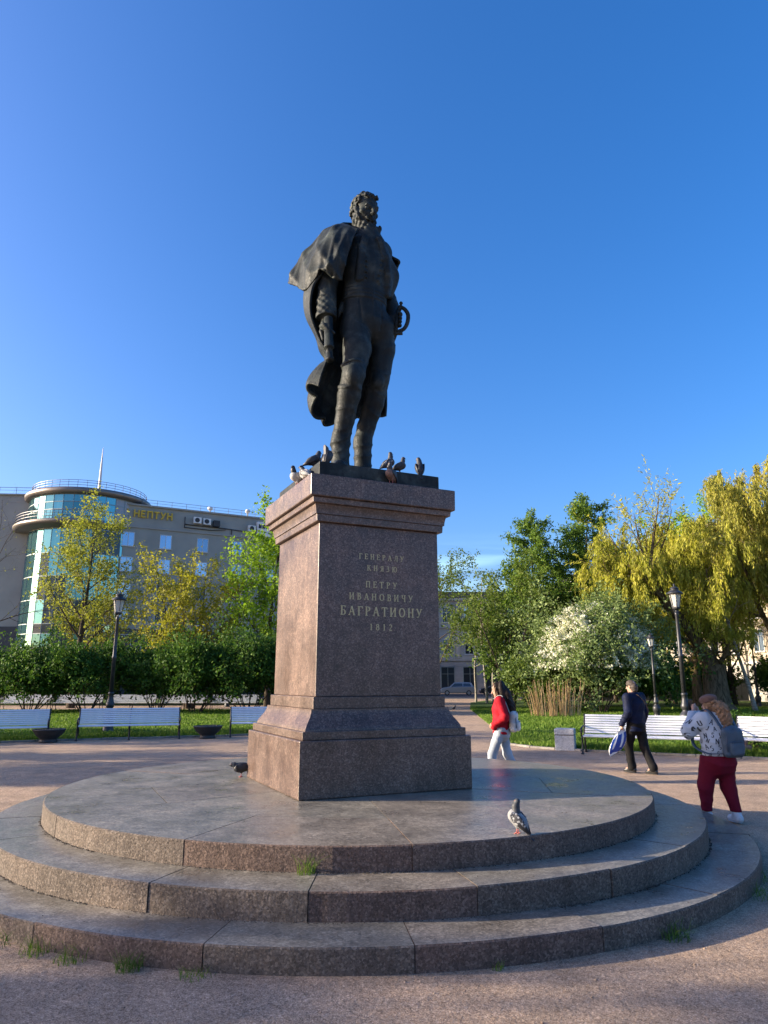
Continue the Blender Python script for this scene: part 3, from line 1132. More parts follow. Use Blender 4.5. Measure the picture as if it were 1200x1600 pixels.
    if ch == 'N':
        return .76, [('k', [(.12, 0), (.12, 1)]), ('k', [(.64, 0), (.64, 1)]), ('k', [(.12, 1), (.64, 0)])]
    if ch == 'J':
        return .5, [('k', [(.36, 1), (.36, .25)]), ('k', arcp(.2, .22, .16, .2, 0, -170))]
    if ch == 'U':
        return .7, [('k', [(.12, 1), (.12, .3)]), ('k', [(.56, 1), (.56, .3)]), ('k', arcp(.34, .3, .22, .26, 180, 360))]
    return .4, []


def stroke_polys(gl, thick=TH, thin=TN):
    out = []
    for w, pl in gl:
        hw = (thick if w == 'k' else thin) / 2
        P = [Vector((*p, 0)) for p in pl]
        L, Rr = [], []
        for i, p in enumerate(P):
            d = (P[min(i + 1, len(P) - 1)] - P[max(0, i - 1)]).normalized()
            n = Vector((-d.y, d.x, 0))
            f = 1.0
            if w == 'k' and len(P) > 6:         # round strokes: heavy on the sides, light above and below
                f = 0.42 + 0.58 * abs(d.y)
            L.append(p + n * hw * f)
            Rr.append(p - n * hw * f)
        out.append((L, Rr))
    return out


def add_glyph(mb, gl, M, depth, thick=TH, thin=TN):
    """every stroke a thin raised bar; each a hair prouder than the one before so that no faces coincide"""
    for si, (L, Rr) in enumerate(stroke_polys(gl, thick, thin)):
        d = depth * (1 + 0.06 * si)
        for i in range(len(L) - 1):
            q = [L[i], Rr[i], Rr[i + 1], L[i + 1]]
            b = len(mb.v)
            for z in (0, d):
                for p in q:
                    mb.v.append(tuple(M @ Vector((p.x, p.y, z))))
            mb.face((b + 4, b + 5, b + 6, b + 7))
            for k in range(4):
                mb.face((b + k, b + (k + 1) % 4, b + 4 + (k + 1) % 4, b + 4 + k))


def half_w(z):
    return (1.615 - 0.016 * (z - 1.584) / 2.013) / 2


for text, s0, s1, z, cap in (('ГЕНЕРАЛУ', -.285, .313, 3.226, .066), ('КНЯЗЮ', -.179, .219, 3.088, .066), ('ПЕТРУ', -.197, .218, 2.888, .076),
                             ('ИВАНОВИЧУ', -.41, .432, 2.738, .080), ('БАГРАТИОНУ', -.518, .557, 2.566, .108), ('1812', -.14, .151, 2.382, .074)):
    ws = [glyph(c)[0] * cap for c in text]
    gap = ((s1 - s0) - sum(ws)) / (len(text) - 1)
    x = s0
    for c, w in zip(text, ws):
        mb = MB()
        M = Matrix.Translation((0, 0, 0)) @ Matrix.Rotation(PI / 2, 4, 'X') @ Matrix.Scale(cap, 4)
        add_glyph(mb, glyph(c)[1], M, 0.05, TH * 1.05, TN * 1.25)
        mb.build('letter', 'gold_letter', ped, loc=(x, -half_w(z) - 0.0005, z - cap / 2))
        x += w + gap

# ------------------------------------------------------------------ bronze statue
statue = thing('bronze_statue', 'dark bronze statue of a cloaked general holding a spyglass on the pedestal', 'statue', (-0.381, 9.307, 4.142))
mb = MB()
mb.lathe([(1.652 / math.sqrt(2), 0.0), (1.65 / math.sqrt(2), 0.206)], 4, a0=PI / 4 + PRZ)
mb.build('base_plate', 'bronze', statue, bevel=0.012)

V_ = Vol((-1.0, -1.05, 0.16), (1.0, 0.95, 4.8), 0.012)
fr = (math.sin(PRZ), -math.cos(PRZ), 0)              # the way the body faces
FL = (fr, 0.74)
v = V_
# torso: hips, waist, chest
v.cone((0.116, -0.057, 2.611), (0.104, -0.057, 2.966), .345, .302, .06, FL)
v.cone((0.104, -0.057, 2.966), (0.129, -0.057, 3.409), .302, .35, .06, FL)
v.cone((0.129, -0.057, 3.409), (0.156, -0.057, 3.692), .35, .30, .08, FL)
v.cone((-0.172, -0.087, 3.778), (0.362, 0.083, 3.806), .155, .145, .12)
# trousers
v.chain([(-0.036, -0.117, 2.479), (0.009, -0.257, 2.094), (-0.035, -0.377, 1.629)], [.212, .196, .155], .05)
v.chain([(0.326, 0.043, 2.564), (0.353, 0.113, 2.247), (0.308, 0.103, 1.776)], [.212, .185, .150], .05)
# boots
v.chain([(-0.035, -0.387, 1.643), (-0.100, -0.307, 1.361), (-0.149, -0.227, 1.070), (-0.208, -0.177, 0.767)], [.157, .156, .132, .127], .03)
v.chain([(0.308, 0.103, 1.806), (0.235, 0.163, 1.460), (0.136, 0.203, 1.138), (0.074, 0.223, 0.887)], [.152, .150, .130, .126], .03)
ra, la = np.array((-0.208, -0.177, 0.767)), np.array((0.083, 0.213, 0.883))
for a, d in ((ra, np.array([.05, -1.0, 0])), (la, np.array([.5, -.87, 0]))):
    g = np.array([a[0], a[1], 0.34])
    v.cone(a, g, .13, .125, .05)
    v.cone(g - d * .05, g + d * .30 - np.array([0, 0, .04]), .13, .105, .05)
    v.cone(g + d * .28 - np.array([0, 0, .03]), g + d * .46 - np.array([0, 0, .055]), .105, .075, .05)
    v.rbox((g[0] + d[0] * .16, g[1] + d[1] * .16, .226), (.11, .34, .022), .02, [[-d[1], d[0], 0], [d[0], d[1], 0], [0, 0, 1]], .01)
# knee pieces and boot tops
v.ell((-0.039, -0.487, 1.598), (.105, .09, .15), None, .03)
v.ell((0.291, -0.007, 1.718), (.10, .09, .13), None, .03)
for a_, b_, r_ in (((-0.032, -0.367, 1.755), (-0.038, -0.357, 1.797), .168), ((-0.083, -0.327, 1.464), (-0.080, -0.337, 1.497), .168), ((0.276, 0.123, 1.677), (0.281, 0.123, 1.716), .162)):
    v.cyl(a_, b_, r_, r_, .012)
# arms
v.chain([(-0.219, -0.087, 3.820), (-0.352, -0.137, 3.535), (-0.427, -0.177, 3.242), (-0.431, -0.257, 2.830), (-0.423, -0.297, 2.589)], [.19, .185, .155, .135, .115], .05)
v.cyl((-0.429, -0.267, 2.784), (-0.421, -0.307, 2.515), .140, .150, .008)
v.chain([(0.333, 0.123, 3.789), (0.362, 0.283, 3.622), (0.391, 0.363, 3.380), (0.476, 0.243, 3.013), (0.521, 0.143, 2.781)], [.14, .135, .13, .12, .10], .06)
# right hand round the spyglass
v.ell((-0.416, -0.337, 2.391), (.085, .10, .11), None, .04)
for k in range(4):
    q = lerp((-0.446, -0.397, 2.340), (-0.387, -0.397, 2.268), k / 3)
    v.chain([q + (-.05, .06, .05), q + (.0, -.07, .0), q + (.075, -.05, -.03)], [.03, .03, .026], .012)
v.chain([(-0.463, -0.317, 2.441), (-0.484, -0.357, 2.303), (-0.452, -0.387, 2.172)], [.038, .034, .028], .015)
# left hand on the hilt
v.ell((0.530, 0.103, 2.708), (.09, .08, .11), None, .04)
for k in range(4):
    q = lerp((0.567, 0.063, 2.778), (0.566, 0.063, 2.610), k / 3)
    v.chain([q + (-.04, .05, .0), q + (.05, -.02, .0), q + (.04, -.08, -.01)], [.03, .032, .027], .012)
# jacket: its lower edge, sash, plastron edges, buttons, seams
UPZ = np.array([0, 0, 1.0])
w0, w1 = np.array((0.105, -0.057, 2.864)), np.array((0.108, -0.057, 3.099))
for k in range(4):
    p = lerp(w0, w1, (k + .5) / 4)
    v.cyl(p - UPZ * .024, p + UPZ * .024, .326 + .004 * (3 - k), None, .008, FL)
FRV = np.array(fr)
e1 = np.array([math.cos(PRZ), math.sin(PRZ), 0])
for sx in (-1, 1):
    pts = []
    for u in np.linspace(0, 1, 9):
        c = lerp((0.137, -0.057, 3.714), (0.108, -0.057, 3.119), u) + e1 * sx * (.21 - .10 * u)
        pts.append(v.hit(c, FRV))
    v.chain(pts, [.020] * 9, .015)
    for u in np.linspace(.1, .92, 7):
        c = lerp((0.137, -0.057, 3.714), (0.108, -0.057, 3.119), u) + e1 * sx * (.15 - .06 * u)
        v.ell(v.hit(c, FRV, .008), (.022, .022, .022), None, .004)
pts = [v.hit(lerp((0.146, -0.057, 3.756), (0.126, -0.057, 2.341), u), FRV, .0) for u in np.linspace(0, 1, 14)]
v.chain(pts, [.011] * 14, .006)
for sx in (-1, 1):                                       # fall front of the breeches
    pts = [v.hit(lerp((0.105, -0.057, 2.823), (0.117, -0.057, 2.441), u) + e1 * sx * (.17 - .02 * u), FRV, .004) for u in np.linspace(0, 1, 8)]
    v.chain(pts, [.012] * 8, .006, sub=True)
# broad lapel on the viewer's right, narrower edge on the left
for q, w in ((((0.249, -0.057, 3.841), (0.344, -0.057, 3.566), (0.400, -0.057, 3.295), (0.418, -0.057, 3.027)), .055), (((0.005, -0.057, 3.841), (-0.068, -0.057, 3.587), (-0.094, -0.057, 3.336), (-0.101, -0.057, 3.130)), .045)):
    pts = [v.hit(p, FRV, .005) for p in catmull([np.array(x) for x in q], 4)]
    v.chain(pts, [w] * len(pts), .02)
    v.chain([p + FRV * .035 + e1 * (-.05 if w > .05 else .04) for p in pts], [.016] * len(pts), .008)
# high embroidered collar, open in front, its right wing sticking out
v.cyl((0.164, -0.037, 3.801), (0.125, -0.027, 4.075), .225, .185, .02)
v.cyl((0.130, -0.027, 4.043), (0.125, -0.027, 4.080), .197, .192, .004)
v.cone((0.268, -0.057, 4.011), (0.315, -0.077, 4.115), .05, .035, .02)
# head
hc = np.array((0.096, -0.077, 4.380))
HH = .56
hf = np.array([.56, -.82, -.27])
hf /= np.linalg.norm(hf)
hr = np.cross(hf, [0, 0, 1])
hr /= np.linalg.norm(hr)
hu = np.cross(hr, hf)
HM = np.array([hr, hf, hu])


def hp(x, y, z):
    return hc + HH * (x * hr + y * hf + z * hu)


v.cone(hp(0, -.08, -.3), (0.145, -0.057, 3.969), .14, .15, .02)
v.ell(hp(0, -.04, .13), np.array([.30, .375, .345]) * HH, HM, .03)
v.ell(hp(0, -.12, -.12), np.array([.25, .25, .30]) * HH, HM, .05)
v.ell(hp(0, .12, -.16), np.array([.235, .265, .33]) * HH, HM, .06)
v.ell(hp(0, .27, -.40), np.array([.10, .09, .085]) * HH, HM, .04)
for sx in (-1, 1):
    v.cone(hp(sx * .24, .0, -.26), hp(sx * .10, .24, -.41), .05, .045, .04)
    v.ell(hp(sx * .19, .235, -.085), np.array([.085, .075, .07]) * HH, HM, .04)
v.cone(hp(-.15, .335, .08), hp(.15, .335, .08), .024, .024, .02)
for sx in (-1, 1):
    v.ell(hp(sx * .125, .42, -.005), np.array([.10, .11, .062]) * HH, HM, .02, True)
    v.ell(hp(sx * .12, .31, -.008), np.array([.062, .05, .042]) * HH, HM, .004)
    v.cone(hp(sx * .20, .325, .03), hp(sx * .06, .36, .035), .011, .011, .004)
v.cone(hp(0, .34, .07), hp(0, .50, -.125), .020, .030, .012)
v.ell(hp(0, .455, -.15), np.array([.078, .07, .042]) * HH, HM, .01)
for sx in (-1, 1):
    v.ell(hp(sx * .035, .48, -.185), np.array([.022, .03, .018]) * HH, HM, .003, True)
    v.cone(hp(sx * .10, .36, -.17), hp(sx * .15, .30, -.30), .010, .010, .012, sub=True)
v.cone(hp(-.085, .365, -.24), hp(.085, .365, -.24), .017, .017, .008)
v.cone(hp(-.07, .365, -.29), hp(.07, .365, -.29), .021, .021, .008)
v.cone(hp(-.11, .405, -.266), hp(.11, .405, -.266), .010, .010, .003, sub=True)
v.cone(hp(-.07, .36, -.335), hp(.07, .36, -.335), .012, .012, .01, sub=True)
# curls
rh = random.Random(3)
pits = []
for k in range(430):
    a = rh.uniform(0, 2 * PI)
    zz = rh.uniform(-.30, 1.0)
    rr = math.sqrt(max(0, 1 - max(0, zz) ** 2))
    d = np.array([rr * math.cos(a), rr * math.sin(a), max(0, zz)])
    p = np.array([.30, .375, .36]) * d + np.array([0, -.04, .12 + (min(0, zz)) * .9])
    if p[1] > .12 and p[2] < .33 and abs(p[0]) < .27:
        continue
    if p[1] > .02 and p[2] < -.08:
        continue
    q = hp(*(p * rh.uniform(1.0, 1.09)))
    v.ell(q, np.array([1, 1, 1]) * rh.uniform(.016, .034), None, .004)
    if rh.random() < .65:
        pits.append(q + np.array([rh.uniform(-1, 1), rh.uniform(-1, 1), rh.uniform(-1, 1)]) * .04)
for q in pits:
    v.ell(q, np.array([1, 1, 1]) * rh.uniform(.014, .022), None, .003, True)
for sx in (-1, 1):
    for k in range(18):
        u = k / 17
        p = hp(sx * (.29 - .05 * u) + rh.uniform(-.02, .02), .02 + .17 * u + rh.uniform(-.03, .03), .02 - .32 * u)
        v.ell(p, np.array([1, 1, 1]) * rh.uniform(.02, .034), None, .006)
for k in range(26):                                     # forelock
    p = hp(rh.uniform(-.2, .2), .23 + rh.uniform(-.05, .05), .35 + rh.uniform(-.04, .06))
    v.ell(p, np.array([1, 1, 1]) * rh.uniform(.016, .03), None, .004)
# coat tails and jacket skirt behind the hips
v.chain([(-0.163, -0.037, 2.875), (-0.213, 0.063, 2.706), (-0.235, 0.163, 2.556)], [.07, .06, .03], .03)
v.chain([(-0.196, -0.117, 2.870), (-0.246, -0.157, 2.716), (-0.263, -0.157, 2.617)], [.05, .035, .015], .015)
# creases: ankles of the boots, groin, knees, elbows; embroidery on the collar and cuff


def ridge(a, sharp=2.2):
    return np.abs(np.sin(a)) ** (1 / sharp) - .6


v.field(lambda X, Y, Z: .019 * ridge(Z * 21 + 1.6 * np.sin(X * 9 + Y * 6) + 1.2 * np.sin(Y * 11 - X * 4)) * np.clip((1.12 - Z) / .35, 0, 1) * np.clip((Z - .40) / .15, 0, 1), (-1, -1, .3), (1, 1, 1.25))
v.field(lambda X, Y, Z: .016 * ridge(9 * (Z - 1.1 * np.abs(X - .25)) + 1.2 * np.sin(7 * Y + 3 * X)) * np.clip((2.72 - Z) / .25, 0, 1) * np.clip((Z - 1.95) / .3, 0, 1), (-1, -1, 1.8), (1, 1, 2.8))
v.field(lambda X, Y, Z: .016 * ridge(10 * (Z + .5 * X) + 2 * np.sin(5 * X + 4 * Y)) * np.clip((2.0 - Z) / .15, 0, 1) * np.clip((Z - 1.0) / .2, 0, 1), (-1, -1, .95), (1, 1, 2.0))
v.field(lambda X, Y, Z: .022 * ridge(14 * Z + 7 * X + 1.5 * np.sin(9 * Y)) * (X < -.38), (-1, -1, 2.85), (-.3, 1, 3.6))
v.field(lambda X, Y, Z: .016 * ridge(8 * (Z + .7 * X) + 1.5 * np.sin(6 * X)) * np.clip((X - .22) / .08, 0, 1), (.2, -1, 2.6), (1, 1, 4.0))
v.field(lambda X, Y, Z: .011 * np.sin(70 * X + 20 * Z) * np.sin(62 * Z + 30 * Y), (-.16, -.5, 4.02), (.35, .5, 4.20))
v.field(lambda X, Y, Z: .008 * np.sin(64 * X + 20 * Y) * np.sin(58 * Z), (-.75, -.6, 2.55), (-.3, .2, 2.83))
body = v.build('body', 'bronze', statue)

# spyglass, sabre
mb = MB()
a, bq, c2 = np.array((-0.385, -0.417, 2.474)), np.array((-0.366, -0.457, 2.032)), np.array((-0.347, -0.477, 1.807))
d = (c2 - a) / np.linalg.norm(c2 - a)
mb.tube([a, bq, bq, bq + d * .03, bq + d * .03, c2 - d * .05, c2 - d * .05, c2], [.060, .062, .070, .070, .047, .047, .055, .055], 18)
mb.build('spyglass', 'bronze', statue, True)
mb = MB()
hg = catmull([(0.632, 0.043, 2.900), (0.688, 0.043, 2.859), (0.729, 0.043, 2.777), (0.719, 0.043, 2.655), (0.667, 0.043, 2.554), (0.565, 0.043, 2.503)], 5)
mb.tube(hg, [.030] * len(hg), 8)
mb.tube([(0.633, 0.043, 2.982), (0.628, 0.043, 2.962), (0.628, 0.043, 2.941), (0.614, 0.043, 2.900), (0.595, 0.043, 2.838)], [.020, .030, .016, .034, .032], 10)
mb.tube([(0.595, 0.043, 2.859), (0.566, 0.043, 2.655), (0.538, 0.043, 2.483)], [.032, .036, .03], 10)
mb.tube([(0.501, 0.043, 2.478), (0.648, 0.043, 2.488)], [.026, .03], 8)
mb.tube([(0.538, 0.063, 2.503), (0.437, 0.283, 2.331), (0.286, 0.463, 2.181), (0.127, 0.693, 2.448)] if False else [(0.529, 0.083, 2.504), (0.448, 0.393, 2.405), (0.361, 0.693, 2.342)], [.05, .048, .045], 10)
mb.tube([(0.101, 0.243, 2.260), (0.194, 0.283, 2.208), (0.306, 0.343, 2.135)], [.05, .05, .055], 10)
mb.build('sabre', 'bronze', statue, True)

# short shoulder cape
cape = [
    [(0.011, -0.277, 3.964), (-0.056, -0.387, 3.742), (-0.104, -0.457, 3.510), (-0.146, -0.477, 3.316), (-0.182, -0.437, 3.181), (-0.220, -0.377, 3.078)],
    [(-0.056, -0.217, 4.027), (-0.157, -0.387, 3.804), (-0.230, -0.477, 3.548), (-0.277, -0.517, 3.310), (-0.302, -0.517, 3.160), (-0.329, -0.477, 3.056)],
    [(-0.136, -0.137, 4.116), (-0.292, -0.297, 3.960), (-0.398, -0.417, 3.659), (-0.461, -0.477, 3.416), (-0.494, -0.477, 3.286), (-0.511, -0.457, 3.188)],
    [(-0.197, -0.057, 4.194), (-0.397, -0.157, 4.080), (-0.554, -0.217, 3.785), (-0.654, -0.257, 3.499), (-0.703, -0.257, 3.253), (-0.727, -0.237, 3.012)],
    [(-0.231, 0.023, 4.262), (-0.486, 0.003, 4.139), (-0.679, 0.003, 3.860), (-0.815, 0.003, 3.626), (-0.894, 0.003, 3.415), (-0.907, 0.003, 3.217)],
    [(-0.209, 0.123, 4.344), (-0.533, 0.203, 4.235), (-0.763, 0.243, 3.966), (-0.907, 0.273, 3.757), (-1.012, 0.303, 3.603), (-1.066, 0.303, 3.462)],
    [(-0.049, 0.223, 4.404), (-0.236, 0.423, 4.389), (-0.419, 0.543, 4.155), (-0.520, 0.603, 3.946), (-0.569, 0.643, 3.748), (-0.597, 0.663, 3.559)],
    [(0.186, 0.223, 4.360), (0.162, 0.463, 4.349), (0.150, 0.603, 4.149), (0.140, 0.663, 3.917), (0.140, 0.683, 3.705), (0.141, 0.683, 3.527)],
    [(0.304, 0.103, 4.155), (0.410, 0.303, 4.083), (0.470, 0.443, 3.977), (0.510, 0.503, 3.794), (0.499, 0.523, 3.607), (0.479, 0.523, 3.432)],
    [(0.286, -0.037, 3.961), (0.400, 0.083, 3.870), (0.496, 0.143, 3.792), (0.611, 0.163, 3.719), (0.545, 0.243, 3.640), (0.497, 0.303, 3.409)],
]
fold_ = lambda a, p=.75: np.abs(np.sin(a)) ** p - .55
sheet('shoulder_cape', cape, 18, 8, .035, 'bronze', statue,
      lambda u, w: -(.105 * fold_(u * 21 + .9 * np.sin(3.2 * w + 5 * u)) + .045 * fold_(u * 43 + 2.2 * w + .6)) * np.clip(w * 1.5 - .15, 0, 1) ** .8 * np.clip((u - .05) * 9, .1, 1) * np.clip((.9 - u) * 8, .1, 1) * (.7 + .4 * np.sin(11 * u + 1)) - .03 * fold_(9 * w + 17 * u) * np.clip(w * 3, 0, 1) * (u < .75))
# turned back collar of the cloak on the viewer's right, down to the hip
lap = [
    [(0.242, -0.217, 3.858), (0.335, -0.197, 3.705), (0.409, -0.157, 3.502), (0.446, -0.097, 3.270), (0.437, -0.037, 2.998)],
    [(0.287, -0.117, 3.938), (0.409, -0.097, 3.750), (0.484, -0.037, 3.621), (0.503, 0.023, 3.386), (0.456, 0.043, 3.044)],
    [(0.324, -0.007, 4.014), (0.457, 0.023, 3.788), (0.485, 0.063, 3.633), (0.598, 0.083, 3.444), (0.466, 0.123, 3.080)],
    [(0.304, 0.093, 4.083), (0.439, 0.163, 3.859), (0.467, 0.183, 3.678), (0.563, 0.203, 3.476), (0.448, 0.223, 3.138)],
]
sheet('lapel', lap, 7, 7, .035, 'bronze', statue, lambda u, w: .012 * np.sin(9 * u + 11 * w))
# long cloak hanging behind, its hem blown out on the left
cloak = [
    [(-0.476, -0.357, 3.221), (-0.614, -0.357, 2.970), (-0.634, -0.337, 2.587), (-0.514, -0.297, 2.238), (-0.424, -0.277, 2.084), (-0.388, -0.257, 1.969), (-0.410, -0.297, 1.854), (-0.439, -0.337, 1.741), (-0.461, -0.367, 1.643), (-0.476, -0.377, 1.564), (-0.491, -0.377, 1.480)],
    [(-0.632, -0.157, 3.295), (-0.724, -0.177, 3.028), (-0.708, -0.157, 2.666), (-0.567, -0.137, 2.340), (-0.507, -0.157, 2.173), (-0.416, -0.137, 1.988), (-0.489, -0.197, 1.872), (-0.545, -0.237, 1.768), (-0.586, -0.247, 1.678), (-0.619, -0.247, 1.602), (-0.635, -0.247, 1.536)],
    [(-0.644, 0.123, 3.469), (-0.756, 0.083, 3.182), (-0.727, 0.083, 2.799), (-0.571, 0.083, 2.453), (-0.518, 0.063, 2.222), (-0.423, 0.063, 2.053), (-0.519, 0.043, 1.877), (-0.621, 0.023, 1.692), (-0.654, 0.023, 1.538), (-0.615, 0.033, 1.369), (-0.523, 0.043, 1.211)],
    [(-0.495, 0.363, 3.618), (-0.573, 0.423, 3.384), (-0.553, 0.403, 2.976), (-0.457, 0.363, 2.598), (-0.413, 0.343, 2.360), (-0.369, 0.303, 2.157), (-0.431, 0.303, 1.975), (-0.511, 0.303, 1.755), (-0.535, 0.313, 1.541), (-0.476, 0.313, 1.364), (-0.361, 0.293, 1.190)],
    [(-0.165, 0.563, 3.743), (-0.184, 0.603, 3.491), (-0.177, 0.563, 3.065), (-0.150, 0.503, 2.670), (-0.137, 0.483, 2.429), (-0.124, 0.463, 2.233), (-0.122, 0.463, 2.048), (-0.110, 0.463, 1.824), (-0.089, 0.463, 1.602), (-0.068, 0.443, 1.434), (-0.038, 0.423, 1.318)],
    [(0.182, 0.603, 3.767), (0.202, 0.643, 3.514), (0.204, 0.603, 3.087), (0.206, 0.543, 2.691), (0.208, 0.523, 2.449), (0.218, 0.503, 2.252), (0.229, 0.503, 2.066), (0.239, 0.493, 1.837), (0.249, 0.483, 1.610), (0.259, 0.473, 1.466), (0.269, 0.463, 1.363)],
    [(0.420, 0.463, 3.680), (0.430, 0.483, 3.419), (0.429, 0.463, 3.009), (0.419, 0.423, 2.629), (0.410, 0.413, 2.395), (0.409, 0.403, 2.204), (0.409, 0.403, 2.021), (0.419, 0.393, 1.794), (0.418, 0.383, 1.569), (0.414, 0.383, 1.450), (0.409, 0.383, 1.352)],
]
sheet('cloak', cloak, 12, 6, .035, 'bronze', statue,
      lambda u, w: (.03 + .04 * w + .06 * np.clip((w - .6) * 3, 0, 1) * np.clip((.5 - u) * 5, 0, 1)) * 1.2 * fold_(u * 17 + 3.2 * w + 1.5 * np.sin(5 * w + 3 * u)) * np.clip(u * 9 - 1.0, 0, 1) * np.clip((1 - u) * 6, 0, 1))

# ------------------------------------------------------------------ people: a full body each, clothes and hair as children


def sstep(x, a, b):
    u = np.clip((x - a) / (b - a), 0, 1)
    return u * u * (3 - 2 * u)


def hand(v, wrist, d, curl, side, s=1.0):
    """palm, four bent fingers of unequal length and a thumb leaving the side of the palm; d = the way the hand points"""
    wrist, d, curl, side = (np.array(x, float) for x in (wrist, d, curl, side))
    d, curl, side = d / np.linalg.norm(d), curl / np.linalg.norm(curl), side / np.linalg.norm(side)
    pc = wrist + d * .045 * s
    v.cone(wrist, pc + d * .02 * s, .022 * s, .030 * s, .012)
    v.cone(pc - side * .018 * s, pc + side * .018 * s, .024 * s, .024 * s, .012)
    for k, L in enumerate((.062, .072, .067, .052)):
        a = wrist + d * .075 * s + side * (.030 - .020 * k) * s
        b = a + (d * .75 + curl * .45) * L * .5 * s
        c = b + (d * .25 + curl * .9) * L * .55 * s
        v.chain([a, b, c], [.0098 * s, .009 * s, .0075 * s], .004)
    t0 = wrist + d * .028 * s + side * .026 * s
    t1 = t0 + (d * .5 + side * .75 + curl * .35) * .036 * s
    t2 = t1 + (d * .75 + curl * .6) * .030 * s
    v.chain([t0, t1, t2], [.013 * s, .011 * s, .009 * s], .006)


def head(v, c, f, s=1.0):
    """head with eyes, nose, mouth, ears, facing f"""
    c, f = np.array(c, float), np.array(f, float)
    f = f / np.linalg.norm(f)
    r = np.cross(f, [0, 0, 1.0])
    r /= np.linalg.norm(r)
    u = np.cross(r, f)
    M = np.array([r, f, u])
    q = lambda x, y, z: c + s * (x * r + y * f + z * u)
    v.ell(q(0, -.012, .03), np.array([.076, .096, .088]) * s, M, .01)
    v.ell(q(0, .03, -.045), np.array([.058, .066, .075]) * s, M, .02)
    v.ell(q(0, .075, -.098), np.array([.024, .022, .02]) * s, M, .015)
    v.cone(q(0, .088, .012), q(0, .118, -.03), .010 * s, .014 * s, .008)
    for sx in (-1, 1):
        v.ell(q(sx * .031, .098, .006), np.array([.02, .014, .012]) * s, M, .006, True)
        v.ell(q(sx * .031, .083, .005), np.array([.013, .010, .010]) * s, M, .002)
        v.ell(q(sx * .075, -.008, -.012), np.array([.012, .02, .032]) * s, M, .005)
    v.cone(q(-.022, .089, -.063), q(.022, .089, -.063), .0065 * s, .0065 * s, .004)
    return q


def build_body(name_parent, J, s, hf, head_c, hands):
    v = Vol((-.75, -.7, -.03), (.75, .7, 1.9), .0105)
    sc = s
    v.chain([J['pel'], J['wst'], J['chs']], [.125 * sc, .11 * sc, .125 * sc], .06, ((0, 1, 0), .8))
    v.cone(J['shL'], J['shR'], .055 * sc, .055 * sc, .06)
    v.cone(J['chs'], J['nek'], .09 * sc, .05 * sc, .05)
    v.cone(J['nek'], np.array(head_c) - np.array((0, 0, .05)), .052 * sc, .05 * sc, .02)
    for a in 'LR':
        v.chain([J['hip' + a], J['kne' + a], J['ank' + a]], [.078 * sc, .052 * sc, .036 * sc], .03)
        v.chain([J['ank' + a], J['toe' + a]], [.036 * sc, .026 * sc], .02)
        v.chain([J['sh' + a], J['elb' + a], J['wri' + a]], [.048 * sc, .038 * sc, .026 * sc], .02)
        hand(v, J['wri' + a], *hands[a])
    head(v, head_c, hf)
    v.build('body', 'skin', name_parent)


def shoe(parent, ank, toe, mat, sole, h=.008, chunky=1.0):
    a, t = np.array(ank, float), np.array(toe, float)
    d = t - a
    d[2] = 0
    L = np.linalg.norm(d)
    d /= L
    n = np.array([-d[1], d[0], 0])
    zs = min(a[2] - .075, t[2] - .035)
    V = Vol((min(a[0], t[0]) - .16, min(a[1], t[1]) - .16, zs - .06), (max(a[0], t[0]) + .16, max(a[1], t[1]) + .16, a[2] + .07), h)
    heel = np.array([a[0], a[1], zs + .045]) - d * .045
    tip = np.array([t[0], t[1], t[2]]) + d * .01
    V.cone(a + (0, 0, .0), heel + (0, 0, .01), .046 * chunky, .042 * chunky, .02)
    V.cone(heel, tip, .043 * chunky, .036 * chunky, .02, ((0, 0, 1), .85))
    V.cone(a, (heel + tip) / 2 + (0, 0, .012), .044 * chunky, .04 * chunky, .02)
    V.clip(lambda X, Y, Z: np.maximum(zs + .004 - Z, Z - (a[2] + .03)) + 0 * X + 0 * Y)
    o = V.build('shoe', mat, parent)
    mb = MB()
    pts = []
    for k in range(16):
        b = 2 * PI * k / 16
        u, w = math.cos(b), math.sin(b)
        p = (heel + tip) / 2 + d * u * (np.linalg.norm(tip - heel) / 2 + .043) + n * w * .043 * chunky * (1 + .12 * u)
        pts.append(p)
    for lev, k2 in ((0, 1.0), (1, 1.03), (2, 1.0)):
        for p in pts:
            cc = (heel + tip) / 2
            q = cc + (p - cc) * k2
            lz = zs + (.0, .012, .026)[lev] + max(0, (t[2] - .04 - zs)) * max(0, ((p - cc) @ d) / L) * 1.2
            mb.v.append((q[0], q[1], lz))
    n_ = 16
    for lv in range(2):
        for k in range(n_):
            mb.face((lv * n_ + k, lv * n_ + (k + 1) % n_, (lv + 1) * n_ + (k + 1) % n_, (lv + 1) * n_ + k))
    mb.face(list(range(n_))[::-1])
    mb.face([2 * n_ + k for k in range(n_)])
    so = mb.build('sole', sole, o)
    return o


def J_stand(**kw):
    J = dict(pel=(0, 0, .95), wst=(0, 0, 1.08), chs=(0, 0, 1.30), nek=(0, .01, 1.47), shL=(.175, .01, 1.41), shR=(-.175, .01, 1.41),
             hipL=(.09, 0, .91), hipR=(-.09, 0, .91), kneL=(.1, -.02, .48), kneR=(-.1, -.02, .48), ankL=(.1, .02, .09), ankR=(-.1, .02, .09),
             toeL=(.12, -.13, .035), toeR=(-.12, -.13, .035), elbL=(.24, .03, 1.14), elbR=(-.24, .03, 1.14), wriL=(.25, -.05, .90), wriR=(-.25, -.05, .90))
    J.update(kw)
    return {k: np.array(x, float) for k, x in J.items()}


folds = lambda amp, fz, fx, fy: (lambda X, Y, Z: amp * (np.abs(np.sin(fz * Z + fx * X + fy * Y + 1.7 * np.sin(8 * Z - 5 * X + 3 * Y))) ** .5 - .6))

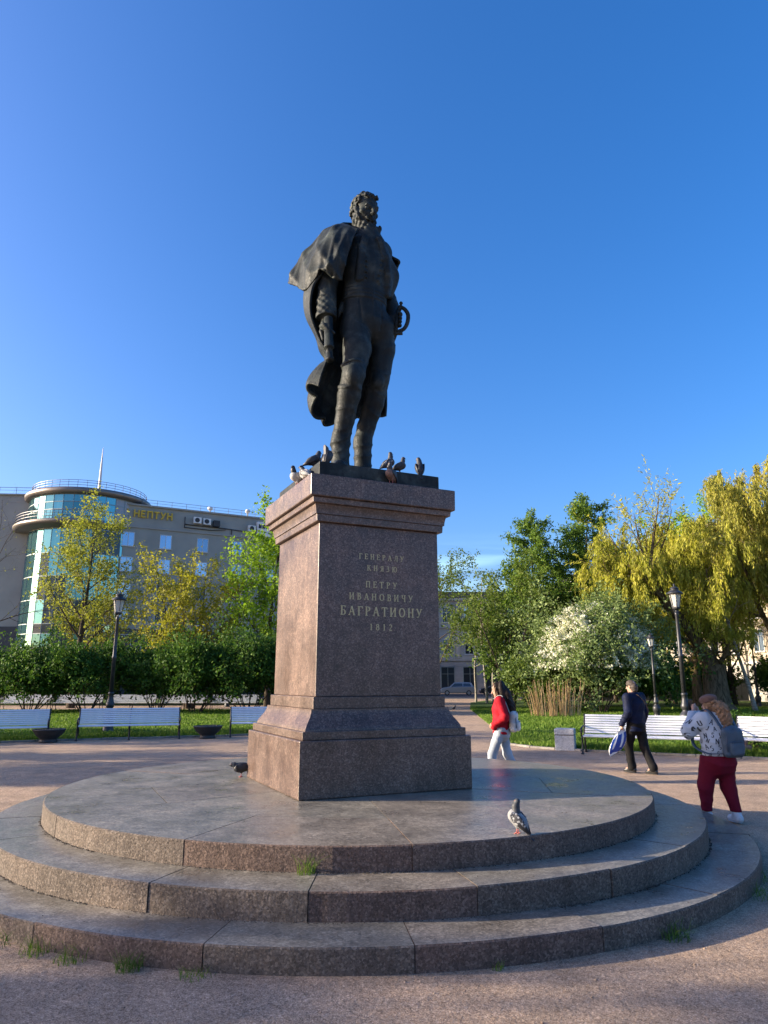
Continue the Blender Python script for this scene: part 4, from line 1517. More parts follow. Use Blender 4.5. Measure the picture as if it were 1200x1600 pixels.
# ---- young woman in a red jacket, walking to the left beyond the platform (front = -y of her own axes)
girl = thing('person', 'woman in red jacket and pale wide jeans walking behind the platform', 'person', (2.13, 13.45, 0), R(-106))
J = J_stand(kneL=(.10, -.17, .49), ankL=(.09, -.20, .10), toeL=(.09, -.34, .06), kneR=(-.09, .08, .48), ankR=(-.08, .26, .13), toeR=(-.08, .13, .04),
            elbL=(.27, .10, 1.13), elbR=(-.27, .10, 1.13), wriL=(.19, -.09, 1.0), wriR=(-.19, -.09, 1.0))
build_body(girl, J, .97, (0.1, -1, -.28), (0, -.045, 1.60), {'L': ((-.5, -.6, -.3), (-.6, -.4, -.6), (-.2, -.6, .6)), 'R': ((.5, -.6, -.3), (.6, -.4, -.6), (.2, -.6, .6))})
v = Vol((-.5, -.45, .72), (.5, .42, 1.56), .0115)
v.chain([(0, .0, .86), (0, 0, 1.08), (0, .0, 1.28)], [.185, .175, .18], .05, ((0, 1, 0), .82))
v.cone((0, 0, 1.28), (0, .0, 1.42), .18, .09, .06, ((0, 1, 0), .8))
v.cone(J['shL'], J['shR'], .085, .085, .06)
for a in 'LR':
    v.chain([J['sh' + a], J['elb' + a], J['wri' + a]], [.085, .078, .06], .03)
    v.cone(J['wri' + a], J['wri' + a] * (.8, 1.0, 1) + (0, -.02, -.05), .06, .06, .03)
v.field(folds(.016, 24, 9, 12))
v.clip(lambda X, Y, Z: np.maximum(.83 - Z, Z - 1.49) + 0 * X + 0 * Y)
v.cone((0, .0, 1.46), (0, -.01, 1.50), .075, .075, .02)
v.cyl((0, 0, .825), (0, 0, .875), .182, .185, .01, ((0, 1, 0), .85))
v.build('jacket', 'red_jacket', girl)
v = Vol((-.4, -.55, .02), (.4, .5, 1.0), .0115)
v.cone((0, 0, .96), (0, .01, .86), .15, .165, .04, ((0, 1, 0), .85))
v.ell((0, .06, .86), (.14, .10, .12), None, .05)
for a in 'LR':
    v.chain([J['hip' + a], J['kne' + a], J['ank' + a] + (0, .0, -.03)], [.105, .080, .088], .025)
v.field(folds(.012, 13, 13, 15))
v.clip(lambda X, Y, Z: np.maximum(.055 - Z, Z - .95) + 0 * X + 0 * Y)
v.build('jeans', 'pale_jeans', girl)
for a in 'LR':
    shoe(girl, J['ank' + a], J['toe' + a], 'shoe_white', 'shoe_grey')
v = Vol((-.25, -.25, .90), (.25, .45, 1.78), .0105)
v.ell((0, -.028, 1.635), (.094, .112, .105), None, .02)
v.chain([(0, .03, 1.66), (.01, .12, 1.50), (.0, .19, 1.30), (-.01, .23, 1.10), (-.01, .25, .98)], [.10, .11, .105, .08, .03], .04, ((0, 1, 0), .7))
for sx in (-1, 1):
    v.chain([(sx * .06, .02, 1.62), (sx * .085, .06, 1.45), (sx * .08, .10, 1.25)], [.06, .055, .03], .03)
v.field(lambda X, Y, Z: .010 * np.sin(95 * X + 25 * Y + 8 * np.sin(7 * Z)) + .006 * np.sin(60 * Y + 9 * Z))
v.ell((0.01, -.135, 1.585), (.066, .07, .088), None, .02, True)
v.build('hair', 'hair_dark', girl)
v = Vol((-.25, -.25, 1.1), (.25, .3, 1.78), .0095)
for sx in (-1, 1):
    v.chain([(sx * .03, -.10, 1.715), (sx * .082, -.075, 1.62), (sx * .092, -.045, 1.50), (sx * .085, -.06, 1.38), (sx * .075, -.07, 1.25)], [.016, .026, .026, .022, .010], .02)
v.field(lambda X, Y, Z: .006 * np.sin(150 * Y + 10 * np.sin(9 * Z)))
v.build('front_lock', 'hair_light', girl)


def backpack(name, label, loc, rz, main, pocket, trim, w, h, d, straps):
    """soft rounded sack with a front pocket, zip lines, top handle and shoulder straps; local -y is the wearer's back"""
    t = thing(name, label, 'backpack', loc, rz, None)
    v = Vol((-w, -d, -.08), (w, 2.2 * d, h + .12), .010)
    v.rbox((0, d * .45, h * .46), (w / 2, d * .45, h * .46), min(.08, d * .4), None, .0)
    v.ell((0, d * .42, h * .78), (w * .47, d * .42, h * .26), None, .05)
    v.field(folds(.010, 17, 12, 7))
    v.build('sack', main, t)
    v = Vol((-w, -.02, -.08), (w, 2.4 * d, h + .1), .010)
    v.rbox((0, d * .95, h * .30), (w * .40, d * .22, h * .25), .05, None, .0)
    v.field(folds(.006, 19, 16, 7))
    v.build('pocket', pocket, t)
    mb = MB()
    arcp_ = [(w * .46 * math.cos(a), d * .80, h * .52 + h * .42 * math.sin(a)) for a in np.linspace(0, PI, 15)]
    mb.tube([(w * .46, d * .80, h * .2)] + arcp_ + [(-w * .46, d * .80, h * .2)], .007, 6)
    mb.tube([(-w * .36, d * 1.12, h * .50), (0, d * 1.17, h * .53), (w * .36, d * 1.12, h * .50)], .006, 6)
    mb.tube([(-.04, d * .1, h * .93), (-.03, d * .1, h * 1.05), (.03, d * .1, h * 1.05), (.04, d * .1, h * .93)], .010, 6)
    mb.build('zip_trim', trim, t, True)
    for st in straps:
        mb = MB()
        P = catmull(st, 5)
        V0 = []
        for i, p in enumerate(P):
            dd = P[min(i + 1, len(P) - 1)] - P[max(i - 1, 0)]
            dd /= np.linalg.norm(dd)
            wv = np.array([1.0, 0, 0])
            wv = wv - dd * (wv @ dd)
            wv /= max(np.linalg.norm(wv), 1e-6)
            nv = np.cross(dd, wv)
            mb.v += [tuple(p + wv * .022 + nv * .005), tuple(p - wv * .022 + nv * .005), tuple(p - wv * .022 - nv * .005), tuple(p + wv * .022 - nv * .005)]
        for i in range(len(P) - 1):
            for k in range(4):
                mb.face((i * 4 + k, i * 4 + (k + 1) % 4, i * 4 + 4 + (k + 1) % 4, i * 4 + 4 + k))
        mb.build('strap', main, t, True)
    return t


def place_on(root, local, rz_local=0):
    """world spot of a point given in a person's own axes"""
    a = root.rotation_euler.z
    x, y, z = local
    return (root.location.x + x * math.cos(a) - y * math.sin(a), root.location.y + x * math.sin(a) + y * math.cos(a), root.location.z + z)


sh = lambda sx, w: [(sx * .11, .02, .33), (sx * .12, -.08, .60), (sx * .12, -.16, .645), (sx * .13, -.27, .58), (sx * .14, -.325, .42), (sx * .19, -.26, .22), (sx * .21, -.12, .12), (sx * .14, .02, .06)]
sh2 = lambda sx: [(sx * .12, .02, .36), (sx * .14, -.10, .53), (sx * .14, -.2, .585), (sx * .14, -.3, .53), (sx * .15, -.42, .35), (sx * .25, -.36, .15), (sx * .26, -.15, .05), (sx * .15, .02, .05)]
backpack('backpack', 'small white backpack worn by the woman in red jacket', place_on(girl, (0, .155, .86)), girl.rotation_euler.z, 'pack_white', 'pack_white', 'pack_trim', .30, .38, .16, [sh(1, .3)[:4], sh(-1, .3)[:4]])

# ---- man in a dark jacket walking away to the left with a carrier bag
man = thing('person', 'grey haired man in navy jacket and black trousers walking past the white bench', 'person', (5.02, 14.75, 0), R(-148))
J = J_stand(pel=(0, 0, .98), wst=(0, 0, 1.10), chs=(0, -.01, 1.33), nek=(0, -.02, 1.50), shL=(.20, .0, 1.44), shR=(-.20, .0, 1.44), hipL=(.10, 0, .94), hipR=(-.10, 0, .94),
            kneL=(.10, -.14, .52), ankL=(.09, -.10, .13), toeL=(.10, -.25, .05), kneR=(-.09, .08, .50), ankR=(-.08, .27, .14), toeR=(-.08, .13, .04),
            elbL=(.27, .05, 1.15), wriL=(.30, -.10, .91), elbR=(-.27, .02, 1.15), wriR=(-.26, -.06, .90))
build_body(man, J, 1.06, (0.1, -1, -.12), (0.0, -.045, 1.655), {'L': ((0, -.15, -1), (-.9, -.1, -.3), (0, -1, 0)), 'R': ((0, -.15, -1), (.9, -.1, -.3), (0, -1, 0))})
v = Vol((-.5, -.4, .72), (.5, .4, 1.6), .0115)
v.chain([(0, .01, .84), (0, .01, 1.08), (0, .01, 1.32)], [.20, .20, .215], .05, ((0, 1, 0), .72))
v.cone((0, .01, 1.32), (0, .0, 1.45), .215, .10, .06, ((0, 1, 0), .72))
v.cone(J['shL'], J['shR'], .095, .095, .06)
for a in 'LR':
    v.chain([J['sh' + a], J['elb' + a], J['wri' + a] + (0, 0, .02)], [.092, .078, .058], .03)
v.field(folds(.016, 19, 11, 8))
v.cone((0, -.01, 1.47), (0, -.02, 1.52), .078, .08, .02)
v.clip(lambda X, Y, Z: np.maximum(.79 - Z, Z - 1.545) + 0 * X + 0 * Y)
v.build('jacket', 'navy_cloth', man)
v = Vol((-.4, -.5, .02), (.4, .5, 1.05), .0115)
v.cone((0, 0, 1.0), (0, .01, .90), .165, .17, .04, ((0, 1, 0), .8))
v.ell((0, .05, .88), (.15, .11, .13), None, .05)
for a in 'LR':
    v.chain([J['hip' + a], J['kne' + a], J['ank' + a] + (0, 0, -.02)], [.115, .088, .080], .04)
    v.cone(J['ank' + a], J['ank' + a] + (0, 0, -.07), .080, .078, .02)
v.field(folds(.012, 12, 12, 14))
v.clip(lambda X, Y, Z: np.maximum(.055 - Z, Z - 1.0) + 0 * X + 0 * Y)
v.build('trousers', 'black_cloth', man)
for a in 'LR':
    shoe(man, J['ank' + a], J['toe' + a], 'shoe_black', 'rubber')
v = Vol((-.2, -.2, 1.5), (.2, .2, 1.85), .0095)
v.ell((0, -.052, 1.69), (.086, .104, .092), None, .02)
v.cone((0, .03, 1.64), (0, .03, 1.60), .075, .065, .03)
v.field(lambda X, Y, Z: .004 * np.sin(140 * X) * np.sin(120 * Z))
v.ell((0, -.165, 1.64), (.09, .095, .11), None, .015, True)
v.ell((.09, -.06, 1.635), (.025, .035, .05), None, .01, True)
v.ell((-.09, -.06, 1.635), (.025, .035, .05), None, .01, True)
v.build('hair', 'hair_grey', man)
mb = MB()
mb.tube(catmull([(.05, -.02, 1.525), (.02, .125, 1.48), (-.10, .185, 1.33), (-.19, .165, 1.18)], 5), .008, 6)
mb.build('shoulder_strap', 'hair_light', man, True)

bag = thing('carrier_bag', 'white and blue plastic carrier bag swinging from the hand of the man', 'bag', place_on(man, (.31, -.11, .84)), R(8))
# soft folded sack: blue print on both faces, white rim and seam
levels = [(-.02, .075, .012, -.02), (-.09, .11, .03, -.035), (-.17, .15, .045, -.07), (-.26, .17, .05, -.115), (-.35, .165, .04, -.165), (-.43, .13, .02, -.21), (-.465, .09, .008, -.24)]


def bag_pts(inset, lo, hi, n=22):
    rows = []
    for i, (z, hw, hd, off) in enumerate(levels):
        if not lo <= i <= hi:
            continue
        row = []
        for k in range(n):
            a = 2 * PI * k / n
            c, s_ = math.cos(a), math.sin(a)
            ww = hw - inset
            x = off * .75 + ww * (abs(c) ** .8) * (1 if c > 0 else -1)
            y = (hd + .004 * (inset < 0) ) * s_ + .010 * math.sin(9 * a + i * 1.3) + (.0035 if inset > 0 else 0) * (1 if s_ > 0 else -1)
            row.append((x, y, z + .05 * c + .006 * math.sin(5 * a + i)))
        rows.append(row)
    return rows


for nm_, mat_, ins, lo_, hi_ in (('sack', 'plastic_white', 0.0, 0, 6),):
    rows = bag_pts(ins, lo_, hi_)
    mb = MB()
    for r_ in rows:
        mb.v += r_
    n = len(rows[0])
    for i in range(len(rows) - 1):
        for k in range(n):
            # the print: blue panels on both faces, broken by the white pleats
            a = 2 * PI * (k + .5) / n
            blue = 1 <= i <= 4 and abs(math.cos(a)) < .93 and not (k % 11 in (3, 6) and i in (1, 2, 3))
            mb.cur = 1 if blue else 0
            mb.face((i * n + k, i * n + (k + 1) % n, (i + 1) * n + (k + 1) % n, (i + 1) * n + k))
    mb.cur = 0
    mb.face(list(range(n)))
    mb.face([(len(rows) - 1) * n + k for k in range(n)][::-1])
    mb.build(nm_, [mat_, 'plastic_blue'], bag, True)
mb = MB()
for dy in (-.012, .012):
    mb.tube([(-.05, dy, -.04), (-.02, dy * .4, .015), (.0, dy * .3, .03), (.02, dy * .4, .015), (.04, dy, -.03)], .007, 6)
mb.build('handle', 'plastic_white', bag, True)

# ---- woman taking a picture, seen from behind
wom = thing('person', 'woman in lettered white sweatshirt and dark red trousers, arms raised', 'person', (4.33, 9.72, 0), R(-163))
wom.scale = (.87, .92, 1.0)
J = J_stand(pel=(0, 0, .86), wst=(0, 0, .99), chs=(0, 0, 1.18), nek=(0, -.02, 1.32), shL=(.19, 0, 1.27), shR=(-.19, 0, 1.27), hipL=(.12, 0, .80), hipR=(-.12, 0, .80),
            kneL=(.17, -.10, .43), ankL=(.19, -.10, .10), toeL=(.25, -.23, .035), kneR=(-.14, .0, .43), ankR=(-.15, .10, .115), toeR=(-.18, -.04, .05),
            elbL=(.33, -.16, 1.12), elbR=(-.20, -.30, 1.10), wriL=(.05, -.34, 1.36), wriR=(-.07, -.36, 1.34))
build_body(wom, J, 1.0, (0.25, -1, 0.05), (0.01, -.04, 1.44), {'L': ((-.5, -.3, .7), (-.6, -.5, -.4), (-.2, .2, .9)), 'R': ((.35, -.3, .8), (.6, -.5, -.4), (.2, .2, .9))})
v = Vol((-.55, -.5, .70), (.55, .45, 1.45), .0110)
v.chain([(0, .01, .84), (0, .02, 1.0), (0, .01, 1.18)], [.222, .232, .215], .05, ((0, 1, 0), .80))
v.cone((0, .01, 1.18), (0, .0, 1.29), .225, .12, .07, ((0, 1, 0), .8))
v.cone(J['shL'], J['shR'], .10, .10, .07)
for a in 'LR':
    v.chain([J['sh' + a], J['elb' + a], J['wri' + a]], [.105, .098, .062], .04)
v.field(folds(.016, 17, 12, 9))
v.clip(lambda X, Y, Z: np.maximum(.775 - Z, Z - 1.365) + 0 * X + 0 * Y)
v.cyl((0, .012, .765), (0, .012, .83), .212, .222, .01, ((0, 1, 0), .82))
sweat = v.build('sweatshirt', 'sweat_white', wom)
# printed letters wrapped onto the cloth
bm_v = [x.co.copy() for x in sweat.data.vertices]
bvh = BVHTree.FromPolygons(bm_v, [tuple(p.vertices) for p in sweat.data.polygons])
mb = MB()
rp = random.Random(4)
words = 'SANJSUNSAANNSJUAANSSNAJUSNANSA'
cnt = 0
for row in range(6):
    for col in range(13):
        th = R(-150 + 25 * col + rp.uniform(-4, 4)) + R(12 * (row % 2))
        zc = .845 + .078 * row + rp.uniform(-.012, .012)
        ch = words[(row * 13 + col * 3) % len(words)]
        ch = {'A': 'А'}.get(ch, ch)
        cap = rp.uniform(.050, .066)
        gl_ = glyph(ch)
        rot = rp.uniform(-.45, .45)
        for si, (L_, R_) in enumerate(stroke_polys(gl_[1], .19, .13)):
            def wrap(p):
                x, y = (p.x - gl_[0] / 2) * cap, (p.y - .5) * cap
                x, y = x * math.cos(rot) - y * math.sin(rot), x * math.sin(rot) + y * math.cos(rot)
                a = th + x / .22
                o = Vector((math.cos(a) * .9, math.sin(a) * .9, zc + y))
                h_ = bvh.ray_cast(o, Vector((-math.cos(a), -math.sin(a), 0)))
                if h_[0] is None:
                    return None
                return h_[0] + h_[1] * (.0025 + .0005 * si) * (1 if h_[1].dot(Vector((math.cos(a), math.sin(a), 0))) > 0 else -1)
            # split long strokes so that they follow the folds
            LL, RR = [], []
            for i in range(len(L_) - 1):
                m_ = 4 if len(L_) == 2 else 1
                for q in range(m_):
                    LL.append(L_[i].lerp(L_[i + 1], q / m_))
                    RR.append(R_[i].lerp(R_[i + 1], q / m_))
            LL.append(L_[-1])
            RR.append(R_[-1])
            W = [(wrap(a_), wrap(b_)) for a_, b_ in zip(LL, RR)]
            for i in range(len(W) - 1):
                q4 = [W[i][0], W[i][1], W[i + 1][1], W[i + 1][0]]
                if any(x is None for x in q4) or max((q4[0] - x).length for x in q4) > .06:
                    continue
                mb.quad(*q4)
mb.build('letter_print', 'print_black', sweat)
v = Vol((-.45, -.45, .05), (.45, .4, .9), .0115)
v.cone((0, .01, .83), (0, .02, .76), .215, .225, .05, ((0, 1, 0), .82))
v.ell((0.08, .09, .74), (.14, .13, .14), None, .05)
v.ell((-0.08, .09, .74), (.14, .13, .14), None, .05)
for a in 'LR':
    v.chain([J['hip' + a], J['kne' + a], J['ank' + a] + (0, 0, .02)], [.15, .105, .072], .05)
v.field(folds(.013, 15, 8, 9))
v.clip(lambda X, Y, Z: np.maximum(.14 - Z, Z - .82) + 0 * X + 0 * Y)
v.build('trousers', 'wine_cloth', wom)
for a in 'LR':
    shoe(wom, J['ank' + a], J['toe' + a], 'shoe_white', 'shoe_grey', chunky=1.32)
rh = random.Random(8)
v = Vol((-.32, -.3, .98), (.32, .34, 1.66), .0095)
v.ell((.01, -.03, 1.465), (.09, .105, .10), None, .02)
v.chain([(0, .085, 1.47), (-.03, .155, 1.40), (-.05, .175, 1.27), (-.05, .165, 1.14)], [.05, .078, .088, .05], .04)
for k in range(260):
    u = rh.random()
    c = catmull([np.array(x) for x in ((0, .10, 1.46), (-.03, .155, 1.38), (-.05, .175, 1.26), (-.05, .165, 1.12))], 8)[int(u * 23)]
    d = np.array([rh.gauss(0, 1), rh.gauss(0, 1), rh.gauss(0, .5)])
    d /= np.linalg.norm(d)
    v.ell(c + d * (.068 + .02 * math.sin(PI * min(1, u + .15))) * rh.uniform(.85, 1.12), np.array([1, 1, 1]) * rh.uniform(.012, .024), None, .008)
v.field(lambda X, Y, Z: .007 * np.sin(120 * X + 9 * np.sin(15 * Z)) + .005 * np.sin(90 * Y + 7 * np.sin(18 * Z)), (-.3, .02, .95), (.3, .34, 1.5))
v.ell((.035, -.15, 1.42), (.075, .08, .10), None, .02, True)
v.build('hair', 'hair_curly', wom)
v = Vol((-.3, -.32, 1.35), (.3, .25, 1.70), .0095)
v.ell((.015, -.05, 1.525), (.115, .132, .058), [[1, 0, 0], [0, .97, .22], [0, -.22, .97]], .0)
v.cyl((.012, -.03, 1.475), (.012, -.04, 1.515), .10, .105, .02)
v.field(lambda X, Y, Z: .004 * np.sin(40 * X + 30 * Y))
v.build('beret', 'felt_brown', wom)
backpack('backpack', 'small grey blue backpack on the lettered sweatshirt', place_on(wom, (-.035, .20, .81)), wom.rotation_euler.z + R(3), 'pack_blue', 'pack_blue', 'pack_trim', .30, .38, .13, [sh2(1), sh2(-1)])
ph = thing('phone', 'black phone held up by the woman in the lettered sweatshirt', 'phone', place_on(wom, (-.01, -.42, 1.43)), wom.rotation_euler.z)
mb = MB()
mb.box((0, 0, 0), (.075, .009, .155))
mb.build('case', 'phone_black', ph, bevel=.004)
mb = MB()
mb.box((.02, -.006, .055), (.026, .004, .026))
mb.build('lens_bump', 'ac_dark', ph, bevel=.002)

# ------------------------------------------------------------------ benches
SLATS_B, SLATS_S = 8, 6


def bench(name, label, loc, rz, L, group, proto=None):
    if proto is not None:
        return copy_thing(proto, loc, rz, label, group)
    t = thing(name, label, 'bench', loc, rz, group)
    mb = MB()
    mb.box((0, 0, 0), (L, .046, .026))
    me = mb.mesh('slat', 'bench_paint')
    rr = random.Random(2)
    for k in range(SLATS_S):
        y = -.44 + .068 * k
        z = .445 - .02 * math.sin(PI * k / 5) - (.018 if k == 0 else 0)
        o = link('slat', me, t, (rr.uniform(-.004, .004), y, z + rr.uniform(-.002, .002)), (R(35) if k == 0 else R(3), 0, 0))
    for k in range(SLATS_B):
        u = k / (SLATS_B - 1)
        link('slat', me, t, (rr.uniform(-.004, .004), .0 + .17 * u + .02 * u * u, .50 + .40 * u), (R(90 - 20 - 6 * u), 0, 0))
    for x in (-L / 2 - .02, 0, L / 2 + .02):
        mb = MB()
        side = abs(x) > .1
        # rear upright, seat rail, front leg with a scroll, arm scroll on the ends
        mb.tube(catmull([(x, .10, 0), (x, .05, .22), (x, .0, .43), (x, .06, .60), (x, .215, .935)], 4), [.024] * 17, 6)
        mb.tube([(x, .0, .415), (x, -.22, .395), (x, -.44, .415)], .022, 6)
        mb.tube(catmull([(x, -.44, .42), (x, -.40, .25), (x, -.44, .10), (x, -.50, .0)], 4), [.026, .026, .026, .025, .024, .023, .023, .023, .024, .024, .026, .028, .03], 6)
        mb.box((x, -.50, .012), (.07, .12, .024))
        mb.box((x, .10, .012), (.07, .12, .024))
        if side:
            mb.tube(catmull([(x, .08, .64), (x, -.12, .655), (x, -.36, .63), (x, -.50, .60), (x, -.545, .545), (x, -.50, .50), (x, -.455, .535)], 4), [.024] * 25, 6)
            mb.tube(catmull([(x, -.43, .42), (x, -.475, .50), (x, -.43, .60)], 4), [.02] * 9, 6)
        mb.build('iron_frame', 'cast_iron', t, True)
    return t


def span(a, b):
    """centre, turn and length of a bench between two ground points, its front at those points"""
    a, b = Vector((a[0], a[1], 0)), Vector((b[0], b[1], 0))
    d = b - a
    an = math.atan2(d.y, d.x)
    c = (a + b) / 2 + Vector((-math.sin(an), math.cos(an), 0)) * .5
    return (c.x, c.y, 0.0), an, d.length


GB = 'white slatted benches round the monument'
c, an, L = span((-9.33, 22.45), (-6.42, 23.40))
b0 = bench('park_bench', 'long white slatted bench between the two dark bowl planters on the left', c, an, L - .1, GB)
d = Vector((math.cos(an), math.sin(an), 0))
bench('park_bench', 'white slatted bench cut by the left edge of the photo', ((-9.943, 22.031, 0.000)[0] - 1.55 * math.cos(R(22)) - .2, (-9.943, 22.031, 0.000)[1] - 1.55 * math.sin(R(22)) + .5, 0), R(22), 3, GB, b0)
bench('park_bench', 'white slatted bench half hidden behind the left side of the pedestal', ((-5.025, 24.018, 0.000)[0] + 1.55 * math.cos(R(13)) - .1, (-5.025, 24.018, 0.000)[1] + 1.5 * math.sin(R(13)) + .45, 0), R(13), 3, GB, b0)
c, an, L = span((4.98, 18.5), (7.62, 17.35))
bench('park_bench', 'white slatted bench behind the man with the carrier bag', c, an, 3, GB, b0)
bench('park_bench', 'white slatted bench cut by the right edge, flowers beside it', ((8.505, 17.387, 0.000)[0] + 1.52 * math.cos(R(-38)), (8.505, 17.387, 0.000)[1] + 1.52 * math.sin(R(-38)) + .55, 0), R(-38), 3, GB, b0)
GB2 = 'white benches along the far path on the left'
rr = random.Random(4)
for (u0, lab) in ((-20.9, 'white bench on the far path, leftmost, seen under the bushes'), (-17.6, 'white bench on the far path by the bush stems, second from the left'),
                  (-14.2, 'white bench on the far path just left of the left street lamp'), (-10.9, 'white bench on the far path just right of the left street lamp'),
                  (-7.6, 'white bench on the far path, nearest to the pedestal')):
    bench('park_bench', lab, (u0 - 2.0, 47.6 + .02 * u0, 0), R(1 + rr.uniform(-1.5, 1.5)), 3, GB2, b0)

# ------------------------------------------------------------------ street lamps


def street_lamp(label, loc, rz, proto=None):
    if proto is not None:
        return copy_thing(proto, loc, rz, label, 'old style park lamps')
    t = thing('street_lamp', label, 'street lamp', loc, rz, 'old style park lamps')
    mb = MB()
    mb.lathe([(.21, 0), (.21, .05), (.185, .07), (.175, .42), (.20, .44), (.20, .50), (.215, .56), (.215, .66), (.18, .72), (.115, .80), (.105, .84), (.125, .87), (.15, .93), (.15, .98), (.12, 1.06), (.095, 1.18), (.088, 1.30), (.105, 1.32), (.105, 1.36), (.085, 1.39)], 12)
    mb.build('base', 'lamp_iron', t, True)
    mb = MB()
    mb.lathe([(.080, 1.38), (.072, 2.55), (.085, 2.57), (.085, 2.62), (.068, 2.65), (.052, 3.92), (.062, 3.94), (.066, 4.02), (.05, 4.06), (.03, 4.10), (.03, 4.17)], 14)
    mb.build('pole', 'lamp_iron', t, True)
    mb = MB()
    n, zb, zt, rb, rt = 6, 4.22, 4.66, .125, .205
    mb.lathe([(.05, 4.12), (.14, 4.17), (.145, 4.22), (.12, 4.225)], 6)
    for k in range(n):
        a = 2 * PI * k / n
        p, q = (rb * math.cos(a), rb * math.sin(a), zb), (rt * math.cos(a), rt * math.sin(a), zt)
        mb.tube([p, q], .011, 5)
    for k in range(4):
        a = 2 * PI * k / 4 + .4
        mb.tube(catmull([(.04 * math.cos(a), .04 * math.sin(a), 4.0), (.09 * math.cos(a), .09 * math.sin(a), 4.06), (.11 * math.cos(a), .11 * math.sin(a), 4.17)], 3), .010, 5)
    mb.build('lantern_frame', 'lamp_iron', t)
    for k in range(n):
        a0, a1 = 2 * PI * k / n, 2 * PI * (k + 1) / n
        mb = MB()
        am = (a0 + a1) / 2
        P = [Vector((rb * .97 * math.cos(a0), rb * .97 * math.sin(a0), zb)), Vector((rb * .97 * math.cos(a1), rb * .97 * math.sin(a1), zb)),
             Vector((rt * .97 * math.cos(a1), rt * .97 * math.sin(a1), zt)), Vector((rt * .97 * math.cos(a0), rt * .97 * math.sin(a0), zt))]
        nn = Vector((math.cos(am), math.sin(am), -.2)).normalized() * .004
        b_ = len(mb.v)
        mb.v += [tuple(p) for p in P] + [tuple(p - nn) for p in P]
        for f_ in ((0, 1, 2, 3), (7, 6, 5, 4), (0, 4, 5, 1), (1, 5, 6, 2), (2, 6, 7, 3), (3, 7, 4, 0)):
            mb.face(f_)
        mb.build('glass_pane', 'lantern_glass', t)
    mb = MB()
    mb.lathe([(.20, 4.655), (.265, 4.66), (.275, 4.685), (.25, 4.71), (.17, 4.76), (.13, 4.79), (.125, 4.83), (.15, 4.84), (.14, 4.865), (.07, 4.905), (.03, 4.92), (.022, 4.95), (.035, 4.97), (.03, 4.99), (.005, 5.03)], 12)
    mb.build('cap', 'lamp_iron', t, True)
    mb = MB()
    mb.lathe([(.05, 4.25), (.055, 4.30), (.05, 4.48), (.02, 4.52)], 10)
    mb.build('bulb', 'frame_white', t, True)
    return t


l0 = street_lamp('tall iron lamp between the two long benches on the right, nearer of the two', (9.95, 24.3, 0), .3)
street_lamp('iron lamp in front of the white blossoming bush, farther and shorter looking', (13.25, 35.8, 0), .8, l0).scale = (.84, .84, .82)
street_lamp('iron lamp standing behind the long white bench on the left', (-9.75, 26.2, 0), .1, l0)
street_lamp('distant iron lamp among the trees behind the left bushes', (-11.2, 52.5, 0), .5, l0)
street_lamp('distant iron lamp under the willow by the right edge', (26.5, 52.0, 0), .9, l0)

# ------------------------------------------------------------------ bowl planters, litter block


def bowl(label, loc, weeds):
    t = thing('bowl_planter', label, 'planter', loc, 0, 'dark bowl planters between the benches')
    t.scale = (.84, .84, .84)
    mb = MB()
    mb.lathe([(.30, 0), (.31, .05), (.27, .08), (.30, .14), (.42, .24), (.50, .34), (.535, .41), (.55, .42), (.55, .45), (.51, .455), (.48, .42), (.3, .40)], 28)
    mb.build('bowl', 'bowl_iron', t, True)
    mb = MB()
    mb.lathe([(.49, .41), (.40, .435), (.2, .445), (.02, .44)], 24, cap=True)
    mb.build('soil', 'soil', t, True)
    tuft('dry_weeds', (0, 0, .43), weeds, .42, .05, .14, 'dry_cane', t)
    return t


def tuft(name, c, n, spread, hmin, hmax, mat, parent=None, seed=1, lean=.5, w=.010):
    r_ = np.random.default_rng(seed + int(abs(c[0]) * 100))
    V, F = [], []
    for i in range(n):
        a, d = r_.uniform(0, 2 * PI), spread * math.sqrt(r_.random())
        x, y = c[0] + d * math.cos(a), c[1] + d * math.sin(a)
        hgt = r_.uniform(hmin, hmax)
        la = r_.uniform(0, 2 * PI)
        le = hgt * lean * r_.uniform(.2, 1)
        tw = r_.uniform(0, PI)
        wx, wy = math.cos(tw) * w * .5, math.sin(tw) * w * .5
        b = len(V)
        for k in range(4):
            u = k / 3
            px, py, pz = x + le * u * u * math.cos(la), y + le * u * u * math.sin(la), c[2] + hgt * (u - .18 * u * u)
            s_ = 1 - u * .9
            V += [(px - wx * s_, py - wy * s_, pz), (px + wx * s_, py + wy * s_, pz)]
        for k in range(3):
            F.append((b + 2 * k, b + 2 * k + 1, b + 2 * k + 3, b + 2 * k + 2))
    return link(name, mesh_np(name, V, F, mat), parent)


bowl('dark bowl planter at the left end of the long white bench', (-9.95, 22.05, 0), 50)
bowl('dark bowl planter at the right end of the long white bench', (-5.62, 23.65, 0), 20)

t = thing('litter_bin', 'speckled white granite block bin at the end of the white bench', 'litter bin', (4.78, 19.6, 0), R(-20))
mb = MB()
mb.box((0, 0, .19), (.50, .46, .38))
mb.build('body', 'granite_pale', t, bevel=.015)
mb = MB()
mb.box((0, 0, .385), (.47, .43, .03))
mb.build('joint_strip', 'joint', t)
mb = MB()
mb.box((0, 0, .47), (.51, .47, .15))
mb.build('lid', 'granite_pale', t, bevel=.02)

